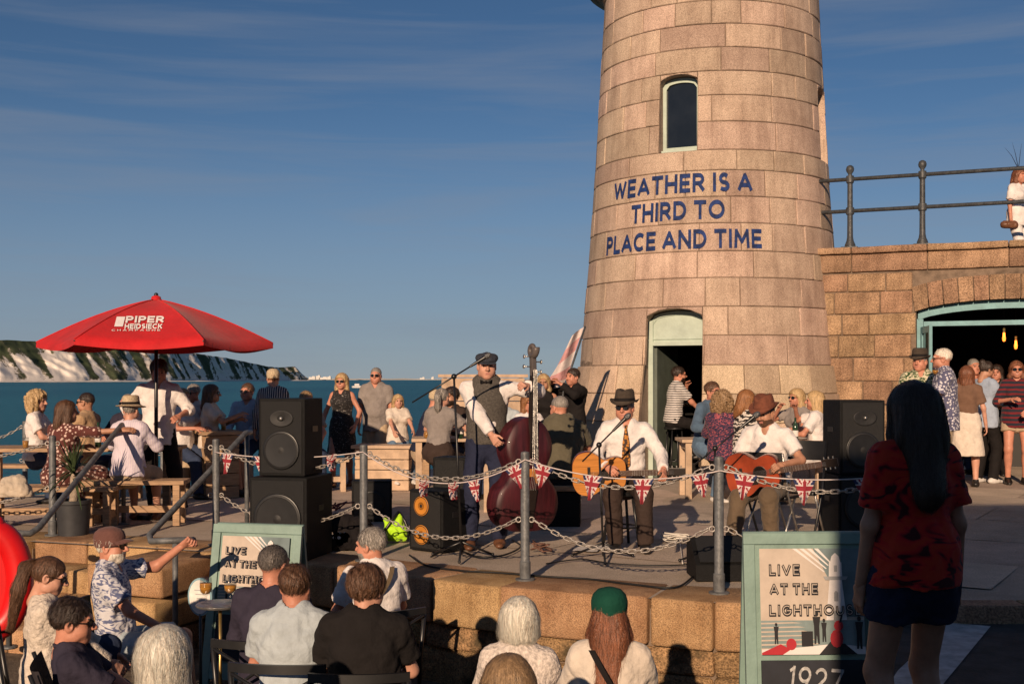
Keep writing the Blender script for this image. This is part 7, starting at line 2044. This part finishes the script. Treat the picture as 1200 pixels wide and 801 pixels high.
P_('man in black T-shirt with short brown hair seen from behind', 426, 216, z=PIT_Z, face=-2, h=1.74, pose='sit', seat=.41, lean=6, top=black_c, sleeve='short', bmat=black_c, shoes=shoe_b, hair='thick', hc='brown', strands=6000, head=(24, -2), skin='fair', open_neck=False, build=1.1)
f8 = P_('grey haired man in white T-shirt with a khaki shoulder strap', 441, 166, z=PIT_Z, face=-28, h=1.74, pose='sit', seat=.38, lean=4, top=white_c, sleeve='short', bmat=khaki, shoes=shoe_b, hair='short', hc='grey', strands=1600, head=(-38, -4), skin='red', beard='grey', build=1.05, open_neck=False)
def strap(J, m, s=1, w=.02):
    b = MB(); rt, tf, sp = J['rt'], J['tf'], J['sp']; pts = []
    for t in range(13):
        u = t / 12; c = J['Ch'] + sp * .17 * J['k'] + rt * s * .09 - (rt * s * .26 * u + sp * .44 * u) ; dep = -tf * (.03 + .145 * math.sin(PI * min(1, u * 1.4 + .12)) ** .6); pts.append(c + dep)
    V = [];
    for q in pts: V += [q - rt * w * .8 + sp * w * .6 * -s * 0, q + rt * w]
    b.add(V, [(2 * i, 2 * i + 1, 2 * i + 3, 2 * i + 2) for i in range(12)]); b.build('strap', m, J['root'], smooth=True)
strap(f8, cloth('strap_khaki', (.14, .10, .06)), 1)
P_('woman with wavy white hair and lace blouse seen from behind', 607, 232, z=PIT_Z, face=6, h=1.62, sex='f', pose='sit', seat=.38, lean=6, top=lace, sleeve='elbow', bmat=khaki, shoes=shoe_b, hair='bob', hc='white', hairlen=.035, strands=9000, skin='red', build=1.06)
P_('brown haired head rising at the bottom edge below the lace blouse', 596, 318, z=PIT_Z, face=0, h=1.66, sex='f', pose='sit', seat=.45, top=navy, bmat=jeans, shoes=shoe_b, hair='bob', hc='sandy', hairlen=.09, strands=7000, res=.012)
P_('dark haired head just showing at the bottom edge', 566, 385, z=PIT_Z, face=0, h=1.78, pose='sit', seat=.47, top=black_c, bmat=jeans, shoes=shoe_b, hair='short', hc='dark', strands=1800, res=.012)
f11 = P_('woman in bottle green cap with long auburn hair and cream T-shirt', 714, 246, z=PIT_Z, face=2, h=1.68, sex='f', pose='sit', seat=.46, top=cream, sleeve='short', bmat=jeans, shoes=shoe_b, hair='long', hc='auburn', hairlen=.40, hat='cap', hatm=gcap, strands=8000, head=(4, 0), open_neck=False)
strap(f11, black_c, -1, .016)
CHL = [(316, 193, 8, 'black cross-back chair under the man in the dark navy jacket'), (341, 212, 6, 'black cross-back chair under the man in the ice blue shirt'), (426, 216, -2, 'black cross-back chair under the man in black T-shirt'),
       (441, 166, -28, 'black cross-back chair under the grey haired man with shoulder strap'), (607, 232, 6, 'black cross-back chair under the woman in lace blouse'), (714, 246, 2, 'black cross-back chair under the woman in green cap'),
       (52, 198, 68, 'black cross-back chair under the woman in cable knit'), (138, 168, 84, 'black cross-back chair under the man in maroon cap'), (190, 296, 14, 'black cross-back chair under the white-blonde woman at lower left'),
       (596, 318, 0, 'black cross-back chair under the brown haired head at the bottom edge'), (566, 385, 0, 'black cross-back chair under the dark haired head at the bottom edge')]
SEATS = {607: .38, 341: .42, 426: .41, 315: .41, 316: .41, 441: .38, 138: .40, 596: .44}
for x, s, f, l in CHL:
    X, Y = px(x, s); cross_chair(l, X, Y, -math.radians(f), H=.90 if x not in (190, 596, 566, 607) else .78, sc=SEATS.get(x, .455) / .47)
X, Y = px(116, 222); camp_chair('dark fabric camp chair holding the man in purple', X, Y, -math.radians(70))

# ---- tables on the left
P_('blonde curly haired person in white top at the far left table', 42, 95, face=85, h=1.70, sex='f', pose='sit', seat=.50, top=white_c, sleeve='short', bmat=jeans, shoes=shoe_b, hair='curly', hc='blonde', strands=900, head=(12, 0), rh=(.12, .36, .78), lh=(-.12, .38, .78))
l2 = P_('woman with long brown hair and pink-brown printed dress on the bench', 68, 112, face=30, h=1.70, sex='f', pose='sit', seat=.44, lean=8, top=dress_p, sleeve='elbow', bottom='skirt', bmat=dress_p, shoes=shoe_b, hair='long', hc='brown', hairlen=.42, strands=1600, skin='tan',
        rh=(.62, .30, 1.0), lh=(-.1, .38, .8), head=(30, 0))
P_('man in tan shirt and sunglasses facing left at the parasol table', 103, 95, face=-80, h=1.74, pose='sit', seat=.47, top=tanshirt, sleeve='short', bmat=jeans, shoes=shoe_b, hair='crop', hc='dark', glasses=True, skin='tan', rh=(.14, .36, .78), lh=(-.14, .36, .78), strands=300)
P_('bald ruddy man in sunglasses behind the straw hat woman', 151, 93, face=200, h=1.72, pose='sit', seat=.46, top=purple_navy, sleeve='short', bmat=jeans, shoes=shoe_b, hair='crop', hc='grey', glasses=True, skin='red', rh=(.12, .34, .8), lh=(-.12, .34, .8))
P_('woman in wide straw hat and lavender striped shirt seen from behind', 150, 111, face=8, h=1.66, sex='f', pose='sit', seat=.47, lean=4, top=lav, sleeve='long', bottom='shorts', bmat=khaki, shoes=shoe_br, hair='short', hc='grey', hat='straw', hatm=straw, bandm=black_c, rh=(.14, .40, .82), lh=(-.16, .40, .82), open_neck=False, strands=300)
P_('standing man in open white shirt and black trousers under the parasol', 186, 103.5, face=172, h=1.76, top=white_c, sleeve='rolled', bmat=black_c, shoes=shoe_b, hair='thick', hc='dark', strands=500, head=(-10, -10), rh=(.30, .12, 1.05), lh=(-.26, .26, 1.12), skin='red', rf=(.04, .02, 0), lf=(-.26, .02, 0))
P_('older grey haired woman in white camisole and glasses by the counter', 228, 88, face=200, h=1.64, sex='f', pose='sit', seat=.62, top=white_c, sleeve='none', bmat=khaki, shoes=shoe_b, hair='short', hc='grey', glasses=True, skin='red', strands=300, head=(10, -6), rh=(.18, .30, .98), lh=(-.12, .34, .92))
P_('dark haired woman in cream top and sunglasses holding a cup', 246, 89.5, face=88, h=1.68, sex='f', pose='sit', seat=.60, top=cream, sleeve='short', bottom='shorts', bmat=cloth('grey_skirt', (.25, .27, .27)), shoes=shoe_b, hair='long', hc='brown', hairlen=.16, glasses=True, strands=500, rh=(.06, .38, 1.06), lh=(-.10, .36, 1.0), skin='tan')
P_('smiling man in pale blue shirt and sunglasses beside the left loudspeaker', 291, 85, face=192, h=1.74, pose='sit', seat=.58, top=pale_blue, sleeve='long', bmat=jeans, shoes=shoe_b, hair='short', hc='brown', glasses=True, strands=300, skin='red', head=(6, 4))
P_('person in straw cap and navy white-striped jacket seen from behind', 320, 87, face=-12, h=1.68, sex='f', top=pattern_mat('navy_white_stripe', 'stripes', (.025, .03, .055), (.55, .52, .50), None, 11, .85, .80, 'X', .4), sleeve='long', bmat=jeans, shoes=shoe_b, hair='thick', hc='ginger', hat='cap', hatm=straw, strands=300, open_neck=False)

# ---- walkers and tables in the middle
P_('walking blonde woman in black patterned dress and sunglasses', 401, 82, face=190, h=1.63, sex='f', top=dress_b, sleeve='none', bottom='skirt', bmat=dress_b, hem=.40, shoes=shoe_br, hair='bob', hc='blonde', hairlen=.10, glasses=True, strands=400, rf=(.09, .12, 0), lf=(-.08, -.14, 0), skin='red', rh=(.27, .10, .84), lh=(-.24, .14, .88))
P_('walking man in grey polo shirt and tan shorts', 441, 80.5, face=186, h=1.72, top=grey_c, sleeve='short', bottom='shorts', bmat=khaki, shoes=shoe_b, hair='crop', hc='grey', glasses=True, skin='red', rf=(.10, -.10, 0), lf=(-.10, .14, 0), build=1.08)
P_('fair haired child in cream top on the box bench', 466, 83, face=160, h=1.35, sex='f', pose='sit', seat=.62, top=cream, sleeve='short', bmat=blue_jean, hair='bob', hc='blonde', hairlen=.09, strands=300, shoes=shoe_w)
P_('man in navy polo with white trim and pale cap leaning on the table', 494, 88, face=70, h=1.76, pose='sit', seat=.50, lean=18, top=navy, sleeve='short', bmat=khaki, shoes=shoe_b, hat='cap', hatm=straw, hc='grey', skin='red', rh=(.12, .45, .86), lh=(-.1, .48, .86), head=(0, -14))
P_('woman with grey ponytail, grey top and long dark skirt on a wooden stool', 513, 96, face=22, h=1.70, sex='f', pose='sit', seat=.56, lean=10, top=grey_c, sleeve='short', bottom='skirt', bmat=brown_t, shoes=shoe_b, hair='pony', hc='grey', hairlen=.1, strands=500, rh=(.18, .42, .98), lh=(-.14, .44, .95), open_neck=False)
P_('dark bearded man in dark top facing the grey haired woman', 530, 88, face=215, h=1.74, pose='sit', seat=.52, top=brown_t, sleeve='short', bmat=jeans, shoes=shoe_b, hair='thick', hc='dark', beard='dark', skin='tan', rh=(.14, .36, .84), lh=(-.1, .36, .9), strands=300)
P_('blonde woman with long hair perched behind the olive shirt man', 637, 86, face=186, h=1.68, sex='f', pose='sit', seat=.74, top=black_c, sleeve='none', bmat=jeans, shoes=shoe_b, hair='long', hc='blonde', hairlen=.2, strands=500, skin='tan', rh=(.12, .34, 1.0), lh=(-.12, .34, 1.0), rf=(.12, .35, .2), lf=(-.12, .35, .2))
P_('woman in white top and sunglasses beside the olive shirt man', 619, 93, face=150, h=1.64, sex='f', pose='sit', seat=.50, top=white_c, sleeve='short', bmat=jeans, shoes=shoe_b, hair='bob', hc='ginger', hairlen=.1, glasses=True, skin='red', strands=400, rh=(.12, .36, .82), lh=(-.1, .36, .82))
P_('broad balding man in olive shirt seen from behind', 660, 111, face=-14, h=1.80, pose='sit', seat=.43, lean=8, top=olive, sleeve='short', bmat=cloth('charcoal', (.03, .03, .032)), shoes=shoe_b, hair='crop', hc='grey', skin='red', build=1.28, rh=(.2, .42, .80), lh=(-.26, .40, .80), head=(-22, -6), open_neck=False)
P_('dark haired person in black beside the tower foot holding a camera', 673, 84, face=230, h=1.70, top=black_c, sleeve='long', bmat=black_c, shoes=shoe_b, hair='short', hc='dark', rh=(.10, .32, 1.48), lh=(-.10, .34, 1.46), skin='red', strands=200)

P_('grey haired man in pale shirt half hidden behind the double bass', 590, 90, face=205, h=1.72, pose='sit', seat=.50, top=sky_shirt, sleeve='short', bmat=jeans, shoes=shoe_b, hair='short', hc='grey', skin='red', rh=(.12, .36, .82), lh=(-.1, .36, .82), strands=300)
P_('brown haired woman in white between the counter and the umbrella man', 213, 90, face=120, h=1.66, sex='f', pose='sit', seat=.56, top=white_c, sleeve='short', bmat=jeans, shoes=shoe_b, hair='long', hc='sandy', hairlen=.14, strands=400, rh=(.12, .36, .9), lh=(-.1, .36, .9), skin='red')
P_('man in grey T-shirt just left of the walking couple', 358, 85, face=160, h=1.74, pose='sit', seat=.47, top=grey_c, sleeve='short', bmat=jeans, shoes=shoe_b, hair='short', hc='sandy', skin='red', strands=300, head=(-20, 0))
P_('dark haired woman in black inside the bar doorway', 1168, 79, z=.1, face=210, h=1.66, sex='f', top=black_c, sleeve='short', bmat=black_c, shoes=shoe_b, hair='bob', hc='dark', hairlen=.08, skin='red', strands=200)
P_('balding man in rust shirt standing inside the bar', 1140, 77.5, z=.1, face=170, h=1.76, top=cloth('rust', (.22, .07, .04)), sleeve='short', bmat=jeans, shoes=shoe_b, hair='crop', hc='grey', skin='red')

# ---- around the lighthouse door
P_('man in striped T-shirt sitting in the lighthouse doorway', 789, 76.5, z=.0, face=82, h=1.76, pose='sit', seat=.82, lean=6, top=stripe_bw, sleeve='short', bmat=black_c, shoes=shoe_b, hair='short', hc='dark', glasses=True, beard='dark', strands=300, rh=(.10, .44, 1.02), lh=(-.10, .24, 1.42), rf=(.12, .34, .30), lf=(-.12, .34, .30), skin='red')
P_('man in denim shirt leaning behind the curly haired woman', 826, 92, face=140, h=1.76, pose='sit', seat=.60, lean=10, top=denim, sleeve='long', bmat=blue_jean, shoes=shoe_w, hair='short', hc='brown', glasses=True, strands=300, rh=(.2, .36, .9), lh=(-.12, .36, .9), skin='red', rf=(.16, .32, .0))
P_('curly haired woman in dark floral top seen from behind', 846, 97, face=22, h=1.66, sex='f', pose='sit', seat=.52, top=floral_d, sleeve='long', bmat=black_c, shoes=shoe_b, hair='curly', hc='sandy', strands=1100, rh=(.16, .38, .82), lh=(-.14, .38, .82), open_neck=False)
P_('woman with ginger-blonde hair and zebra striped top', 873, 98, face=60, h=1.68, sex='f', pose='sit', seat=.54, top=zebra, sleeve='elbow', bmat=black_c, shoes=shoe_b, hair='long', hc='ginger', hairlen=.16, strands=900, rh=(.16, .38, .84), lh=(-.14, .38, .84), head=(12, -8))
P_('blonde woman in white top resting chin on hand', 957, 95, face=-72, h=1.66, sex='f', pose='sit', seat=.50, top=white_c, sleeve='short', bottom='skirt', bmat=white_c, shoes=shoe_b, hair='bob', hc='blonde', hairlen=.10, strands=700, rh=(.05, .26, 1.14), lh=(-.12, .36, .82), skin='red')
P_('fair haired woman in sunglasses and grey top at the right table', 935, 89, face=-120, h=1.66, sex='f', pose='sit', seat=.52, top=grey_c, sleeve='short', bmat=jeans, shoes=shoe_b, hair='bob', hc='blonde', hairlen=.10, glasses=True, strands=500, skin='red', rh=(.05, .28, 1.12), lh=(-.12, .36, .85))

# ---- by the bar door
P_('man in black hat and green palm print shirt by the bar', 1079, 92, face=200, h=1.80, top=floral_g, sleeve='short', bottom='shorts', bmat=khaki, shoes=shoe_b, hat='bowler', hatm=felt_d, bandm=black_c, hc='grey', skin='red', head=(20, 0), build=1.05)
P_('grey haired man in blue-white print shirt and khaki shorts holding wine', 1107, 98, face=-74, h=1.82, top=floral_b, sleeve='short', bottom='shorts', bmat=khaki, shoes=shoe_w, socks=shoe_w, hair='crop', hc='white', glasses=True, skin='red', strands=500, lh=(-.04, .30, 1.22), rh=(.24, .02, .93), build=1.08, rf=(.08, .05, 0), lf=(-.1, -.06, 0))
P_('woman in pale blue shirt and black trousers looking down at her phone', 1154, 85, face=62, h=1.70, sex='f', top=pale_blue, sleeve='rolled', bmat=black_c, shoes=shoe_w, hair='updo', hc='dark', strands=300, head=(10, -18), rh=(.05, .34, 1.10), lh=(-.1, .34, 1.08), skin='tan')
P_('woman with red-brown hair, dark off-shoulder top and khaki shorts', 1191, 86, face=196, h=1.70, sex='f', top=pattern_mat('dark_red_top', 'stripes', (.02, .02, .03), (.14, .015, .02), None, 5, .85, .6), sleeve='elbow', bottom='hotpants', bmat=khaki, shoes=shoe_b, hair='long', hc='auburn', hairlen=.14, glasses=True, strands=500, skin='red', rh=(.10, .30, 1.16), lh=(-.1, .32, 1.02))
P_('half hidden woman in cream skirt behind the grey haired man', 1133, 88, face=20, h=1.62, sex='f', top=cloth('brown_top', (.16, .09, .06)), sleeve='short', bottom='skirt', bmat=cream, hem=.45, shoes=shoe_b, hair='bob', hc='auburn', hairlen=.1, strands=200, open_neck=False)
tw = P_('woman in white with a brown bag on the terrace', 1193, 75, z=3.155, face=150, h=1.68, sex='f', top=white_c, sleeve='short', bmat=white_c, shoes=shoe_b, hair='long', hc='auburn', hairlen=.22, strands=400, skin='red')
def fascinator(J):
    b = MB()
    for dx, dz in ((-.22, .34), (-.10, .42), (.05, .40)): b.tube([J['HP'](0, -.02, .12), J['HP'](0, -.02, .20) + np.array([dx * .5, 0, dz * .4]), J['HP'](0, -.02, .12) + np.array([dx, 0, dz])], [.006, .004, .001], 5)
    b.build('feather', navy, J['root'], smooth=True)
fascinator(tw)
X, Y = px(1180, 75.5); hb = blob_thing('handbag', 'brown leather handbag at the terrace woman\'s hip', 'bag', (X, Y - .05, 3.86), [(A_([-.06, 0, .06]), A_([.08, .0, .05]), .06, .07)], shoe_br, seed=2, wr=.008)

# glasses and cups
wine_glass('wine glass raised by the grey haired man at the bar', tuple(at(1096, 448, 98.5)))
wine_glass('wine glass on the parasol table near the bench', (*px(88, 104), .74)); wine_glass('wine glass on the table behind the bass player', (*px(553, 95), .79))
for i in range(4): wine_glass(['empty glass leftmost on the shelf in the lighthouse door', 'second glass from the left in the lighthouse door', 'third glass from the left in the lighthouse door', 'rightmost glass on the shelf in the lighthouse door'][i], (2.62 + .055 * i, 18.62 - .03 * (i % 2), 1.0))
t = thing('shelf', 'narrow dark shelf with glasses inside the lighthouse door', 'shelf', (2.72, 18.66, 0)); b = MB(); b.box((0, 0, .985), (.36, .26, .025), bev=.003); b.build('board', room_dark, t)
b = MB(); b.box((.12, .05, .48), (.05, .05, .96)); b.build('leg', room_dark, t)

# drinks left about on the tables
def tumbler(label, p, m):
    g = thing('tumbler', label, 'glass', p, 0, 'glasses in hands and on tables')
    b = MB(); b.lathe([(0, 0), (.030, 0), (.038, .13), (.0365, .13), (.029, .006), (0, .006)], 14); b.build('glass', glass_m, g, smooth=True)
    b = MB(); b.lathe([(0, .008), (.0285, .008), (.034, .09), (0, .09)], 14); b.build('drink', m, g, smooth=True)
def bottle(label, p, m):
    g = thing('bottle', label, 'bottle', p); b = MB(); b.lathe([(0, 0), (.036, .0), (.037, .17), (.030, .20), (.014, .24), (.013, .29), (0, .29)], 14); b.build('body', m, g, smooth=True)
    b = MB(); b.lathe([(.0375, .06), (.0378, .065), (.0378, .13), (.0375, .135)], 14); b.build('label_band', white_paint, g, smooth=True)
gb = mat('bottle_green', (.02, .05, .025), .15, .1, spec=.6); pink = mat('pink_drink', (.55, .16, .12), .2, .1)
tumbler('tumbler of beer at the left end of the parasol table', (*px(30, 103), .74), beer_m); tumbler('tumbler of beer at the right end of the parasol table', (*px(176, 101), .74), beer_m)
bottle('green bottle on the parasol table', (*px(115, 101), .74), gb)
tumbler('tumbler of beer on the table behind the bass player', (*px(500, 94), .79), beer_m); bottle('green bottle on the table behind the bass player', (*px(540, 94), .79), gb)
tumbler('pink drink on the table beside the olive shirt man', (*px(606, 103), .76), pink); tumbler('tumbler of beer on the table beside the olive shirt man', (*px(632, 102), .76), beer_m)
tumbler('pink drink on the table in front of the blonde women', (*px(922, 97), .77), pink); bottle('green bottle on the table in front of the blonde women', (*px(932, 96), .77), gb)
tumbler('tumbler of beer on the slatted counter beside the grey haired woman', (*px(262, 89.5), .86), beer_m)
